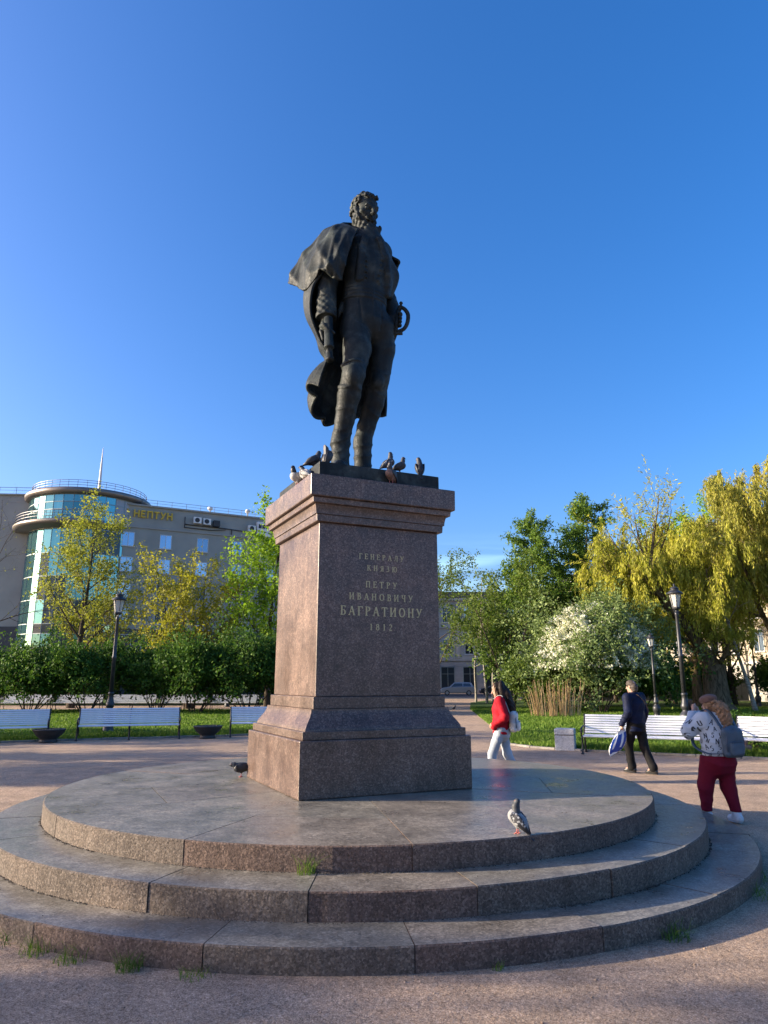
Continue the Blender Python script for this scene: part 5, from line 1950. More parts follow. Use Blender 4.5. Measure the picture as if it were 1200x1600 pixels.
# ------------------------------------------------------------------ things lying by the right hand bench
fx, fy = (8.855, 18.272, 0.000)[0], (8.855, 18.272, 0.000)[1]
t = thing('flower_bunch', 'bunch of orange red flowers beside the bench at the right edge', 'flowers', (fx - .05, fy + .55, .0))
tuft('stems', (0, 0, 0.0), 40, .07, .25, .42, 'grass_blade', t, 3, .6, .012)
mb = MB()
rr = random.Random(6)
for k in range(13):
    x, y, z = rr.uniform(-.16, .16), rr.uniform(-.14, .14), rr.uniform(.34, .46)
    for j in range(6):
        a = j * PI / 3
        mb.lathe([(.004, 0), (.022, .012), (.026, .026), (.010, .034)], 6, (x + .026 * math.cos(a), y + .026 * math.sin(a), z))
mb.build('petals', 'flower_red', t, True)
t = thing('parcel', 'crumpled pink paper parcel on the gravel by the right bench', 'parcel', (fx + .02, fy + .15, 0), .4)
v = Vol((-.3, -.25, -.03), (.3, .25, .4), .014)
v.rbox((0, 0, .11), (.19, .13, .11), .06)
v.cone((0, 0, .18), (.04, 0, .29), .05, .09, .04)
v.field(lambda X, Y, Z: .02 * (np.abs(np.sin(19 * X + 14 * Y + 16 * Z + 2 * np.sin(12 * Y))) - .5))
v.clip(lambda X, Y, Z: .002 - Z + 0 * X + 0 * Y)
v.build('wrapping', 'paper_pink', t)
t = thing('paper_cup', 'small white paper bag lying left of the pink parcel', 'paper bag', (fx - .33, fy + .12, 0), .8)
v = Vol((-.14, -.12, -.03), (.14, .12, .2), .010)
v.rbox((0, 0, .05), (.10, .07, .05), .03)
v.field(lambda X, Y, Z: .008 * np.sin(33 * X + 20 * Y))
v.clip(lambda X, Y, Z: .002 - Z + 0 * X + 0 * Y)
v.build('paper', 'plastic_white', t)

# ------------------------------------------------------------------ pigeons (front = +x of the bird)


def pigeon(label, loc, rz, cols, tilt=0.0, head_up=1.0, turn=0.0, s=1.0, legs=True):
    """cols: body, neck and head, wing, tail"""
    t = thing('pigeon', label, 'pigeon', loc, rz, 'pigeons on and around the monument')
    s *= .9
    t.scale = (s, s, s)
    v = Vol((-.16, -.12, .0), (.17, .12, .34), .0062)
    ct, st = math.cos(tilt), math.sin(tilt)
    rot = lambda p: np.array((p[0] * ct - (p[2] - .12) * st, p[1], p[0] * st + (p[2] - .12) * ct + .12))
    M = [[ct, 0, st], [0, 1, 0], [-st, 0, ct]]
    v.ell(rot((0, 0, .125)), (.105, .062, .066), M, .02)
    v.ell(rot((.055, 0, .135)), (.058, .056, .062), M, .02)
    v.chain([rot((-.07, 0, .115)), rot((-.14, 0, .09))], [.04, .014], .03)
    for sy in (-1, 1):
        v.cone((.0, sy * .024, .085), (.004, sy * .024, .055), .022, .010, .02)
    v.build('body', cols[0], t)
    v = Vol((-.06, -.1, .08), (.22, .1, .36), .0055)
    nb, hp_ = rot((.075, 0, .165)), rot((.075 + .028 * (2 - head_up), 0, .165 + .085 * head_up))
    hp_ = hp_ + np.array((0, .02 * math.sin(turn), 0))
    v.chain([nb - np.array((.02, 0, .03)), (nb + hp_) / 2, hp_], [.050, .034, .0245], .02)
    fd = np.array((math.cos(turn), math.sin(turn), -.12))
    v.ell(hp_ + fd * .008, (.030, .025, .0255), [[fd[0], fd[1], 0], [-fd[1], fd[0], 0], [0, 0, 1]], .01)
    hd = v.build('neck_and_head', cols[1], t)
    mb = MB()
    mb.tube([hp_ + fd * .030, hp_ + fd * .042, hp_ + fd * .056 - np.array((0, 0, .004))], [.0085, .006, .0015], 6)
    mb.build('beak', 'beak', hd, True)
    for sy in (-1, 1):
        mb = MB()
        e_ = hp_ + fd * .014 + np.array((-fd[1], fd[0], 0)) * sy * .0225 + np.array((0, 0, .006))
        mb.lathe([(.001, -.0045), (.0045, 0), (.001, .0045)], 8, tuple(e_))
        mb.build('eye', 'flower_red', hd, True)
    for sy in (-1, 1):
        # folded wing: shoulder at the breast, tapering to crossed tips over the tail
        P = [(.075, .048, .14), (.03, .064, .145), (-.04, .058, .135), (-.10, .038, .115), (-.165, .012, .095)]
        W = [.022, .048, .046, .030, .008]
        mb = MB()
        n = 10
        for (x, y, z), w in zip(P, W):
            for k in range(n):
                a = 2 * PI * k / n
                q = rot((x, sy * (y + .010 * math.cos(a) * (1 if w > .01 else .4)), z + w * math.sin(a)))
                mb.v.append(tuple(q))
        for i in range(len(P) - 1):
            for k in range(n):
                mb.cur = 1 if (i >= 2 and k in (5, 6, 7, 8, 9)) or i == 3 else 0
                mb.face((i * n + k, i * n + (k + 1) % n, (i + 1) * n + (k + 1) % n, (i + 1) * n + k))
        mb.cur = 0
        mb.face(list(range(n)))
        mb.cur = 1
        mb.face([4 * n + k for k in range(n)])
        mb.build('wing', [cols[2], cols[3]], t, True)
    mb = MB()
    for (x, w, zz) in ((-.10, .022, .010), (-.16, .026, .007), (-.225, .030, .004)):
        for (yy, dz) in ((-w, -zz), (w, -zz), (w * .8, zz), (-w * .8, zz)):
            mb.v.append(tuple(rot((x, yy, .098 + (x + .10) * .18 + dz))))
    for i in range(2):
        for k in range(4):
            mb.face((i * 4 + k, i * 4 + (k + 1) % 4, i * 4 + 4 + (k + 1) % 4, i * 4 + 4 + k))
    mb.face((0, 1, 2, 3))
    mb.face((11, 10, 9, 8))
    mb.build('tail', cols[3], t)
    if legs:
        for sy in (-1, 1):
            mb = MB()
            x0 = .004
            mb.tube([(x0, sy * .024, .062), (x0 + .004, sy * .025, .006)], .0045, 6)
            for a in (-.6, 0, .6, PI):
                mb.tube([(x0 + .004, sy * .025, .007), (x0 + .004 + .028 * math.cos(a), sy * .025 + .028 * math.sin(a), .004)], [.0042, .002], 5)
            mb.build('leg', 'bird_leg', t, True)
    return t


SL, BK, PA, WH, BR = 'feather_slate', 'feather_black', 'feather_pale', 'feather_white', 'feather_brown'
pigeon('grey chequered pigeon standing alone near the edge of the upper step', (1.10, 6.27, .5395), R(152), (PA, SL, 'feather_checker', BK), .62, 1.15, -.3, .94)
pr = math.radians(25.067)


def on_cap(a, b, z):
    """spot on top of the pedestal: a along its front, b towards the back"""
    return (-.381 + a * math.cos(pr) - b * math.sin(pr), 9.307 + a * math.sin(pr) + b * math.cos(pr), z)


ZT, ZB = 4.1425, 4.3495
pigeon('pale pigeon with dark head leaning over the left edge of the cap, outermost', on_cap(-.93, -.30, ZT), R(210), (WH, BK, WH, SL), .25, .95, .5)
pigeon('white speckled pigeon beside the dark headed one on the left edge of the cap', on_cap(-.90, -.52, ZT), R(120), (WH, SL, 'feather_checker', PA), .1, .8, .9)
pigeon('dark pigeon hunched on the left edge of the bronze plate', on_cap(-.77, -.45, ZB), R(20), (SL, SL, SL, BK), .3, .75, .4)
pigeon('slim black pigeon standing upright by the boots of the statue', on_cap(-.66, -.66, ZB), R(40), (BK, SL, BK, BK), 1.0, 1.15, .2, .98)
pigeon('grey pigeon stretching to the right on the bronze plate edge', on_cap(.12, -.77, ZB), R(28), (SL, SL, 'feather_checker', SL), .42, 1.15, .0, .92)
pigeon('brown breasted pigeon on the cap ledge under the stretching one', on_cap(.10, -.90, ZT), R(-120), (BR, SL, BK, BK), .35, 1.0, .5)
pigeon('small dark pigeon in profile, second from the right on the bronze plate', on_cap(.30, -.73, ZB), R(12), (SL, SL, SL, BK), .3, 1.0, .0, .85)
pigeon('round dark pigeon showing its back, rightmost on the bronze plate', on_cap(.60, -.72, ZB), R(95), (BK, SL, BK, SL), .75, .7, .8, 1.0)
pigeon('black pigeon feeding on the platform behind the left corner of the pedestal', (-1.86, 9.82, .5395), R(190), (BK, SL, BK, BK), -.15, .25, .2, 1.05)
pigeon('tiny dark pigeon walking on the far gravel path by the pedestal edge', (4.35, 46.0, .0), R(15), (SL, BK, SL, BK), .1, .9, 0, 1.2)

# ------------------------------------------------------------------ weeds in the joints of the steps


def weed(label, c, n, sp, h0, h1, seed, mat='grass_blade'):
    o = tuft('grass_tuft', (0, 0, 0), int(n * 1.7), sp * 1.3, h0 * .5, h1 * 1.05, 'leaf_hedge' if seed % 3 == 1 and seed > 1 else mat, None, seed, 1.3, .0055)
    o.location = c
    tag(o, label, 'weeds', 'weeds growing from the joints')


def rim(R_, deg, z):
    return (CX + R_ * math.cos(R(deg)), CY + R_ * math.sin(R(deg)), z)


weed('tall grass tuft in the middle of the second step against the upper riser', rim(3.50, -93.5, .350), 40, .055, .06, .24, 1)
weed('broad grass tuft at the foot of the steps near the left corner', rim(4.48, -115.5, .0), 55, .09, .04, .15, 2)
weed('grass tuft at the foot of the steps between the two larger left ones', rim(4.50, -111.5, .0), 45, .08, .04, .12, 3)
weed('round bright tuft at the foot of the lowest riser, left of its joint', rim(4.49, -105.8, .0), 70, .07, .06, .14, 4)
weed('low weeds right of the round tuft at the lowest riser', rim(4.48, -100.0, .0), 45, .09, .02, .07, 5)
weed('tiny green sprout at the lowest riser right of centre', rim(4.46, -76.0, .0), 16, .03, .03, .07, 6)
weed('dark weed tuft at the lowest riser on the right, in shade', rim(4.49, -57.5, .0), 60, .08, .05, .16, 7)
weed('dark weeds along the right hand end of the lowest step', rim(4.50, -38.0, .0), 90, .16, .05, .15, 8)
weed('small weeds at the far right end of the lowest step', rim(4.50, -31.0, .0), 60, .12, .05, .14, 9)
weed('sparse weeds by the left edge of the photo at the lowest step', rim(4.50, -120.5, .0), 40, .10, .04, .13, 10)
mb = MB()                                             # moss and dirt along the foot of the two upper risers
rr = random.Random(12)
for (R_, z) in ((R3, H2), (R2, H1)):
    for k in range(900):
        a = R(rr.uniform(-172, -8))
        d = abs(rr.gauss(0, .012))
        s_ = rr.uniform(.003, .008)
        mb.lathe([(s_, 0), (s_ * .6, s_ * .7)], 5, (CX + (R_ + .004 + d) * math.cos(a), CY + (R_ + .004 + d) * math.sin(a), z - .0005))
struct(mb.build('dirt', 'soil'), 'stuff')
mb = MB()                                             # loose stones on the gravel near the camera
rr = random.Random(13)
for k in range(3800):
    y = 2.6 + 3.2 * rr.random() ** 1.4
    x = rr.uniform(-1, 1) * (y * .62)
    if (x - CX) ** 2 + (y - CY) ** 2 < 4.46 ** 2:
        continue
    s_ = rr.uniform(.0022, .005) * (1 if rr.random() < .96 else 2.0)
    mb.lathe([(s_, 0), (s_ * 1.05, s_ * .4), (s_ * .5, s_ * .85)], 5, (x, y, -.001), rr.random() * 6)
struct(mb.build('gravel_stones', 'gravel'), 'stuff')

mb = MB()                                             # dry leaves, seeds and grit blown over the stone and the gravel
rr = random.Random(21)
for k in range(420):
    a, r_ = R(rr.uniform(-180, 180)), 5.6 * math.sqrt(rr.random())
    x, y = CX + r_ * math.cos(a), CY + r_ * math.sin(a)
    z = .0 if r_ > R1 else (H1 if r_ > R2 else (H2 if r_ > R3 else H3))
    if r_ < 1.5:
        continue
    s_ = rr.uniform(.004, .014)
    th = rr.uniform(0, PI)
    c_, q_ = math.cos(th) * s_, math.sin(th) * s_
    lift = z + .004
    mb.quad((x - c_, y - q_, lift), (x + q_ * .5, y - c_ * .5, lift + s_ * .3), (x + c_, y + q_, lift + .001), (x - q_ * .5, y + c_ * .5, lift + s_ * .25))
struct(mb.build('litter', 'soil'), 'stuff')

# ------------------------------------------------------------------ hotel-like block on the left with a glazed round corner tower


def window(parent, M, s, z, w, h, pane_mat, frame_mat='frame_white', mull=(1, 0), depth=.12, label=None):
    """frame with sill as one part, each pane a sub-part; M takes (along, out, up) to the parent's axes"""
    mb = MB()
    t_ = .07

    def bx(ca, co, cz, sa, so, sz):
        c = M(ca, co, cz)
        b = len(mb.v)
        for dz in (-sz / 2, sz / 2):
            for do in (-so / 2, so / 2):
                for da in (-sa / 2, sa / 2):
                    mb.v.append(tuple(M(ca + da, co + do, cz + dz)))
        for q in ((0, 2, 3, 1), (4, 5, 7, 6), (0, 1, 5, 4), (2, 6, 7, 3), (0, 4, 6, 2), (1, 3, 7, 5)):
            mb.face([b + i for i in q])
    bx(s, .03, z - h / 2 + t_ / 2, w, .08, t_)
    bx(s, .03, z + h / 2 - t_ / 2, w, .08, t_)
    bx(s - w / 2 + t_ / 2, .03, z, t_, .08, h - 2 * t_)
    bx(s + w / 2 - t_ / 2, .03, z, t_, .08, h - 2 * t_)
    nx, ny = mull
    for i in range(nx):
        bx(s - w / 2 + w * (i + 1) / (nx + 1), .03, z, t_ * .8, .078, h - 2 * t_)
    for i in range(ny):
        bx(s, .03, z - h / 2 + h * .68, w - 2 * t_, .074, t_ * .7)
    bx(s, .07, z - h / 2 - .05, w + .2, .18, .06)
    fr_ = mb.build('window', frame_mat, parent)
    for i in range(nx + 1):
        a0, a1 = s - w / 2 + w * i / (nx + 1), s - w / 2 + w * (i + 1) / (nx + 1)
        m2 = MB()
        z0, z1 = z - h / 2, z + h / 2
        tl = random.uniform(-.01, .01)
        m2.quad(M(a0, .012 + tl, z0), M(a1, .012 - tl, z0), M(a1, .012 - tl, z1), M(a0, .012 + tl, z1))
        p = m2.build('pane', pane_mat, fr_)
    return fr_


hb = thing('corner_building', 'grey five storey building with a round teal glass corner tower', 'building', (-29.12, 85.0, 0), R(27.77))
# local: x along the facade, -y outwards
ML = lambda s, o, z: Vector((s, -o, z))
mb = MB()
mb.box((7, 8.01, 11.35), (30, 16, 22.7))
mb.build('wall', 'render_grey', hb)
mb = MB()
mb.box((7, 8.0, 3.8), (30.06, 16.1, 7.9))
mb.build('dark_ground_floor', 'plinth_dark', hb)
mb = MB()
mb.box((7, -.06, 20.05), (30, .14, .22))
mb.box((7, -.07, 22.78), (30.1, .3, .2))
mb.box((7, -.05, 7.85), (30, .16, .16))
mb.build('cornice', 'render_wing', hb)
for s in (-6.4, -1.95, 2.45, 7.0, 11.45, 15.9, 20.2):
    for k, z in enumerate((18.5, 15.45, 12.35, 9.3)):
        window(hb, ML, s, z, 1.45, 1.75, 'glass_blue' if k < 2 or s < 0 else 'glass_dark')
for s, w in ((-1.9, 2.4), (2.4, 3.9), (7.2, 3.0), (11.6, 3.6), (16.2, 3.6)):
    window(hb, ML, s, 6.0, w, 2.3, 'glass_dark', 'frame_white', (2, 0))
# parapet rail of the roof, air conditioners with their pipe runs
mb = MB()
for s in np.arange(-6, 21.6, 1.8):
    mb.box((s, .5, 23.3), (.04, .04, .85))
mb.box((7.8, .5, 23.7), (27.6, .04, .04))
mb.box((7.8, .5, 23.35), (27.6, .03, .03))
mb.build('roof_railing', 'rail_metal', hb)
for s, z, w in ((6.1, 21.55, .95), (7.3, 21.5, .95), (13.2, 21.2, 1.0)):
    mb = MB()
    mb.box((s, -.33, z), (w, .42, .78))
    u_ = mb.build('air_conditioner', 'ac_white', hb)
    mb = MB()
    M_ = Matrix.Translation((s - .05, -.545, z)) @ Matrix.Rotation(PI / 2, 4, 'X')
    mb.prism([(.30 * math.cos(a), .30 * math.sin(a)) for a in np.linspace(0, 2 * PI, 17)[:-1]], 0, .02, M_)
    mb.build('fan_grille', 'ac_dark', u_)
for s, z, w, h in ((8.5, 21.35, .8, .75), (14.75, 21.2, 1.8, 1.9)):
    mb = MB()
    mb.box((s, -.4, z), (w, .6, h))
    u_ = mb.build('air_conditioner', 'ac_white' if w > 1 else 'ac_dark', hb)
    if w > 1:
        for k in range(3):
            mb = MB()
            mb.box((s - .55 + .5 * k, -.705, z + .35), (.4, .03, .55))
            mb.build('louvre', 'ac_dark', u_)
mb = MB()
mb.tube([(4.6, -.12, 21.9), (4.6, -.12, 20.5)], .05, 5)
mb.tube([(4.6, -.12, 20.95), (9.5, -.14, 20.9), (12.6, -.14, 20.75)], .06, 5)
mb.tube([(4.6, -.12, 20.55), (8, -.14, 20.5), (9.8, -.2, 20.7)], .05, 5)
mb.tube([(10.6, -.12, 20.9), (10.6, -.12, 20.2)], .07, 5)
mb.build('pipe_run', 'ac_dark', hb, True)
for s, z in ((8.0, 23.4), (13.0, 23.6)):
    mb = MB()
    mb.lathe([(.10, -.6), (.10, 0), (.22, .02), (.34, .14), (.36, .3), (.25, .45), (.03, .52)], 12, (s, 1.2, z))
    mb.build('roof_vent', 'ac_white', hb, True)
# sign: trident and six letters in a bold plain face


def bold(ch):
    return {'Н': (.78, [('k', [(.1, 0), (.1, 1)]), ('k', [(.66, 0), (.66, 1)]), ('k', [(.1, .52), (.66, .52)])]),
            'Е': (.68, [('k', [(.1, 0), (.1, 1)]), ('k', [(.1, .91), (.6, .91)]), ('k', [(.1, .52), (.54, .52)]), ('k', [(.1, .09), (.6, .09)])]),
            'П': (.78, [('k', [(.1, 0), (.1, 1)]), ('k', [(.66, 0), (.66, 1)]), ('k', [(.1, .91), (.66, .91)])]),
            'Т': (.70, [('k', [(.35, 0), (.35, 1)]), ('k', [(.02, .91), (.68, .91)])]),
            'У': (.74, [('k', [(.08, 1), (.4, .36)]), ('k', [(.68, 1), (.36, .3), (.26, .09), (.08, .09)])])}[ch]


ws = [bold(c)[0] for c in 'НЕПТУН']
x, cap = -1.58, .92
gap = (4.66 - sum(ws) * cap) / 5
MS = lambda s, z: Matrix.Translation((s, -.04, z)) @ Matrix.Rotation(PI / 2, 4, 'X') @ Matrix.Scale(cap, 4)
for c, w in zip('НЕПТУН', ws):
    mb = MB()
    add_glyph(mb, bold(c)[1], MS(x, 21.25), .16, .185, .185)
    mb.build('sign_letter', 'sign_yellow', hb)
    x += w * cap + gap
mb = MB()
tri = [('k', [(.4, 0), (.4, 1)]), ('k', [(.08, .95), (.1, .55), (.2, .38), (.4, .32), (.6, .38), (.7, .55), (.72, .95)]), ('k', [(.2, .14), (.6, .14)]), ('k', [(.0, .8), (.16, .96)]), ('k', [(.64, .96), (.8, .8)]), ('k', [(.3, .88), (.4, 1.02), (.5, .88)])]
add_glyph(mb, tri, MS(-2.95, 21.3), .16, .12, .12)
mb.build('sign_emblem', 'sign_yellow', hb)

# round tower: lower glazed drum, balcony ring, upper glazed drum, cap, mast. Built round its own axis
tw = Vector((-37.1, 87.0, 0))
inv = Matrix.Rotation(-R(27.77), 4, 'Z')
tl_ = inv @ (tw - Vector((-29.12, 85.0, 0)))
RD, NSEG = 6.55, 36


def drum(r, zs, a_from, a_to, glass_fn, gap=.03):
    """flat panes between mullions, each a part"""
    n = NSEG
    for k in range(n):
        a0, a1 = 2 * PI * k / n, 2 * PI * (k + 1) / n
        am = math.degrees((a0 + a1) / 2) % 360
        if not a_from <= am <= a_to:
            continue
        for i in range(len(zs) - 1):
            mat = glass_fn(am, i)
            z0, z1 = zs[i] + gap, zs[i + 1] - gap
            P = [(r * math.cos(a0 + .004), r * math.sin(a0 + .004)), (r * math.cos(a1 - .004), r * math.sin(a1 - .004))]
            mb = MB()
            b = 0
            for rr_ in (1.0, .985):
                for (px, py) in P:
                    for zz in (z0, z1):
                        mb.v.append((tl_.x + px * rr_, tl_.y + py * rr_, zz))
            for f_ in ((0, 2, 3, 1), (4, 5, 7, 6), (0, 1, 5, 4), (2, 6, 7, 3), (1, 3, 7, 5), (0, 4, 6, 2)):
                mb.face(f_)
            mb.build('glass_panel' if mat.startswith('glass') else 'ribbed_panel', mat, hb)
    mb = MB()
    for z in zs:
        rg = [(r + .04) * 1.0, r - .2]
        mb.lathe([(rg[1], z - .045), (rg[0], z - .045), (rg[0], z + .045), (rg[1], z + .045)], n, (tl_.x, tl_.y, 0), cap=False)
    for k in range(n):
        a = 2 * PI * k / n
        mb.tube([(tl_.x + (r + .01) * math.cos(a), tl_.y + (r + .01) * math.sin(a), zs[0]), (tl_.x + (r + .01) * math.cos(a), tl_.y + (r + .01) * math.sin(a), zs[-1])], .05, 4)
    mb.build('mullions', 'mullion', hb)


loc_ang = lambda world_deg: (world_deg - 27.77) % 360
rg = random.Random(9)
# camera lies towards about -67 degrees (world) of the tower


def lower(am, i):  # sky reflection painted into the pane colours: teal where it shows, dark elsewhere
    w = (am + 27.77) % 360
    if w < 212:
        return 'glass_dark'
    if w < 246:
        return 'glass_teal'
    return 'glass_teal' if rg.random() < (.8 if i >= 6 else .35) else 'glass_dark'


low_z = [1.0, 4.0, 5.5, 7.0, 8.1, 10.8, 13.5, 16.2, 19.1]
drum(RD, low_z, loc_ang(175), loc_ang(345), lower)
up_z = [19.9, 21.3, 22.2, 23.1]


def upper(am, i):
    w = (am + 27.77) % 360
    return 'glass_teal' if w < 322 else 'metal_rib'


drum(RD + .25, up_z, 0, 360, upper)
mb = MB()
mb.lathe([(RD - .3, 0), (RD - .3, 23.2)], 48, (tl_.x, tl_.y, 0))
mb.build('tower_core', 'plinth_dark', hb)
mb = MB()
prof_ = [(RD - .2, 19.12), (8.0, 19.3), (8.3, 19.45), (8.35, 19.75), (8.25, 19.88), (RD, 19.9)]
n_ = 34                                               # the balcony runs round the open side only
for k in range(n_ + 1):
    a_ = R(loc_ang(165) + 140 * k / n_)
    for r_, z_ in prof_:
        mb.v.append((tl_.x + r_ * math.cos(a_), tl_.y + r_ * math.sin(a_), z_))
m_ = len(prof_)
for k in range(n_):
    for q_ in range(m_ - 1):
        mb.face((k * m_ + q_, (k + 1) * m_ + q_, (k + 1) * m_ + q_ + 1, k * m_ + q_ + 1))
mb.face(list(range(m_)))
mb.face([n_ * m_ + q_ for q_ in range(m_)][::-1])
mb.build('balcony_ring', 'metal_cap', hb, True)
mb = MB()
mb.lathe([(RD, 23.1), (7.2, 23.14), (7.4, 23.3), (7.45, 23.65), (7.3, 23.85), (6.6, 23.95), (.1, 24.1)], 64, (tl_.x, tl_.y, 0))
mb.build('roof_cap', 'metal_cap', hb, True)
for (rr_, z0, hh, nm_) in ((8.1, 19.88, 1.0, 'balcony_railing'), (6.7, 23.95, .9, 'roof_railing')):
    mb = MB()
    n = 40
    full = nm_ == 'roof_railing'
    A0, AS = (0, 2 * PI) if full else (R(loc_ang(166)), R(138))
    for k in range(n):
        a = A0 + AS * k / n
        mb.tube([(tl_.x + rr_ * math.cos(a), tl_.y + rr_ * math.sin(a), z0), (tl_.x + rr_ * math.cos(a), tl_.y + rr_ * math.sin(a), z0 + hh)], .03, 4)
    for f_ in ((.35, .7, 1.0)):
        pts = [(tl_.x + rr_ * math.cos(A0 + AS * k / 64), tl_.y + rr_ * math.sin(A0 + AS * k / 64), z0 + hh * f_) for k in range(65)]
        mb.tube(pts, .03, 4, cap=False)
    mb.build(nm_, 'rail_metal', hb)
mb = MB()
mb.lathe([(.20, 24.0), (.19, 25.5), (.15, 28), (.04, 31.0), (.01, 31.2)], 10, (tl_.x + .9, tl_.y, 0))
mb.build('mast', 'mast_white', hb, True)
# left wing
wing = thing('building_wing', 'plain grey wing of the glass tower building at the left edge', 'building', (-42.4, 84.6, 0), R(4))
mb = MB()
mb.box((-14.9, 6, 12.0), (29.8, 12, 24.0))
mb.build('wall', 'render_wing', wing)
mb = MB()
mb.box((-14.9, 5.98, 4.0), (29.86, 12.06, 8.1))
mb.build('dark_base', 'plinth_dark', wing)
mb = MB()
mb.box((-14.9, -.05, 24.08), (30, .3, .18))
mb.build('cornice', 'render_grey', wing)
mb = MB()
for s in np.arange(-29, 0, 2.0):
    mb.box((s, .4, 24.65), (.04, .04, .95))
mb.box((-14.5, .4, 25.1), (29, .05, .05))
mb.box((-14.5, .4, 24.75), (29, .03, .03))
mb.build('roof_railing', 'rail_metal', wing)
mb = MB()
mb.tube([(-.35, -.12, 0.5), (-.35, -.12, 20.0)], .11, 6)
mb.build('downpipe', 'ac_white', wing)

# ------------------------------------------------------------------ street at the end of the path
fb = thing('far_building', 'shaded grey stone building at the far end of the gravel path', 'building', (14, 112, 0), 0)
mb = MB()
mb.box((0, 7, 7.3), (64, 14, 14.6))
mb.build('wall', 'stucco_grey', fb)
for k in range(6):
    mb = MB()
    mb.box((0, -.06, .45 + .78 * k), (64.1, .16, .70))
    mb.build('rusticated_course', 'stone_course', fb)
mb = MB()
mb.box((0, -.14, 5.0), (64.2, .36, .3))
mb.box((0, -.2, 14.3), (64.4, .5, .35))
mb.box((0, -.1, 9.9), (64.1, .24, .2))
mb.build('cornice', 'stone_course', fb)
mb = MB()
mb.box((0, 1.2, 15.05), (63.6, 2.4, 1.0))
mb.build('roof_edge', 'plinth_dark', fb)
for s in np.arange(-28, 30, 3.4):
    window(fb, lambda a, o, z: Vector((a, -o - .16, z)), float(s), 2.3, 2.1, 3.3, 'glass_dark', 'mullion', (1, 1))
    for z in (7.0, 11.9):
        window(fb, ML, float(s), z, 1.35, 2.3, 'glass_blue' if random.random() < .35 else 'glass_dark', 'frame_white', (1, 1))
for s in np.arange(-29.7, 31, 3.4):
    mb = MB()
    mb.box((float(s), -.12, 9.6), (.5, .22, 8.6))
    mb.build('pilaster', 'stucco_grey', fb)

gb = thing('cream_building', 'tall sunlit cream building behind the willows on the right', 'building', (26.5, 109, 0), R(-81))
gb.scale = (1, 1, .86)
# local x runs from the far end towards the camera, -y faces the park
mb = MB()
mb.box((31, 7, 9.2), (62, 14, 18.4))
mb.build('wall', 'stucco_cream', gb)
mb = MB()
mb.box((31, -.05, 1.9), (62.2, .16, 3.8))
mb.build('dark_ground_floor', 'stucco_grey', gb)
mb = MB()
mb.box((31, -.2, 18.3), (62.6, .55, .4))
mb.box((31, -.1, 3.95), (62.3, .3, .24))
mb.box((31, -.08, 13.9), (62.2, .2, .2))
mb.build('cornice', 'frame_white', gb)
mb = MB()
mb.box((31, 3, 19.1), (61, 6, 1.3))
mb.build('roof', 'plinth_dark', gb)
for s in np.arange(2.2, 61, 3.3):
    for z, h in ((2.0, 2.2), (6.2, 2.3), (9.6, 2.2), (12.6, 1.8), (16.0, 1.9)):
        window(gb, ML, float(s), z, 1.4, h, 'glass_dark' if random.random() < .7 else 'glass_blue', 'frame_white', (1, 1))
for s, w in ((9, 1.4), (34, 1.6), (50, 1.2)):
    mb = MB()
    mb.box((s, 4, 20.4), (w, 1.1, 2.4))
    mb.build('chimney', 'stucco_cream', gb)

# dark board fence along the street at the back of the right lawn: every board its own part
fnc = thing('board_fence', 'dark board fence at the back of the right lawn beyond the trees', 'fence', (13.0, 67.6, 0), R(-3))
mbd = MB()
mbd.box((0, 0, 1.0), (.485, .03, 1.9))
me_b = mbd.mesh('board', 'fence_dark')
for k in range(88):
    o = link('board', me_b, fnc, (.25 + .5 * k, random.uniform(-.008, .008), random.uniform(-.015, .015)))
mb = MB()
for k in range(19):
    mb.box((2.45 * k, .06, 1.0), (.09, .08, 2.05))
mb.box((22, .05, .45), (44, .04, .09))
mb.box((22, .05, 1.6), (44, .04, .09))
mb.build('posts_and_rails', 'fence_dark', fnc)
mb = MB()
mb.box((20, -.9, .05), (46, .18, .16))
o = mb.build('kerb', 'kerb_stone')
o.location = (13, 67.5, 0)
o.rotation_euler = (0, 0, R(-3))
struct(o)

# ------------------------------------------------------------------ parked cars


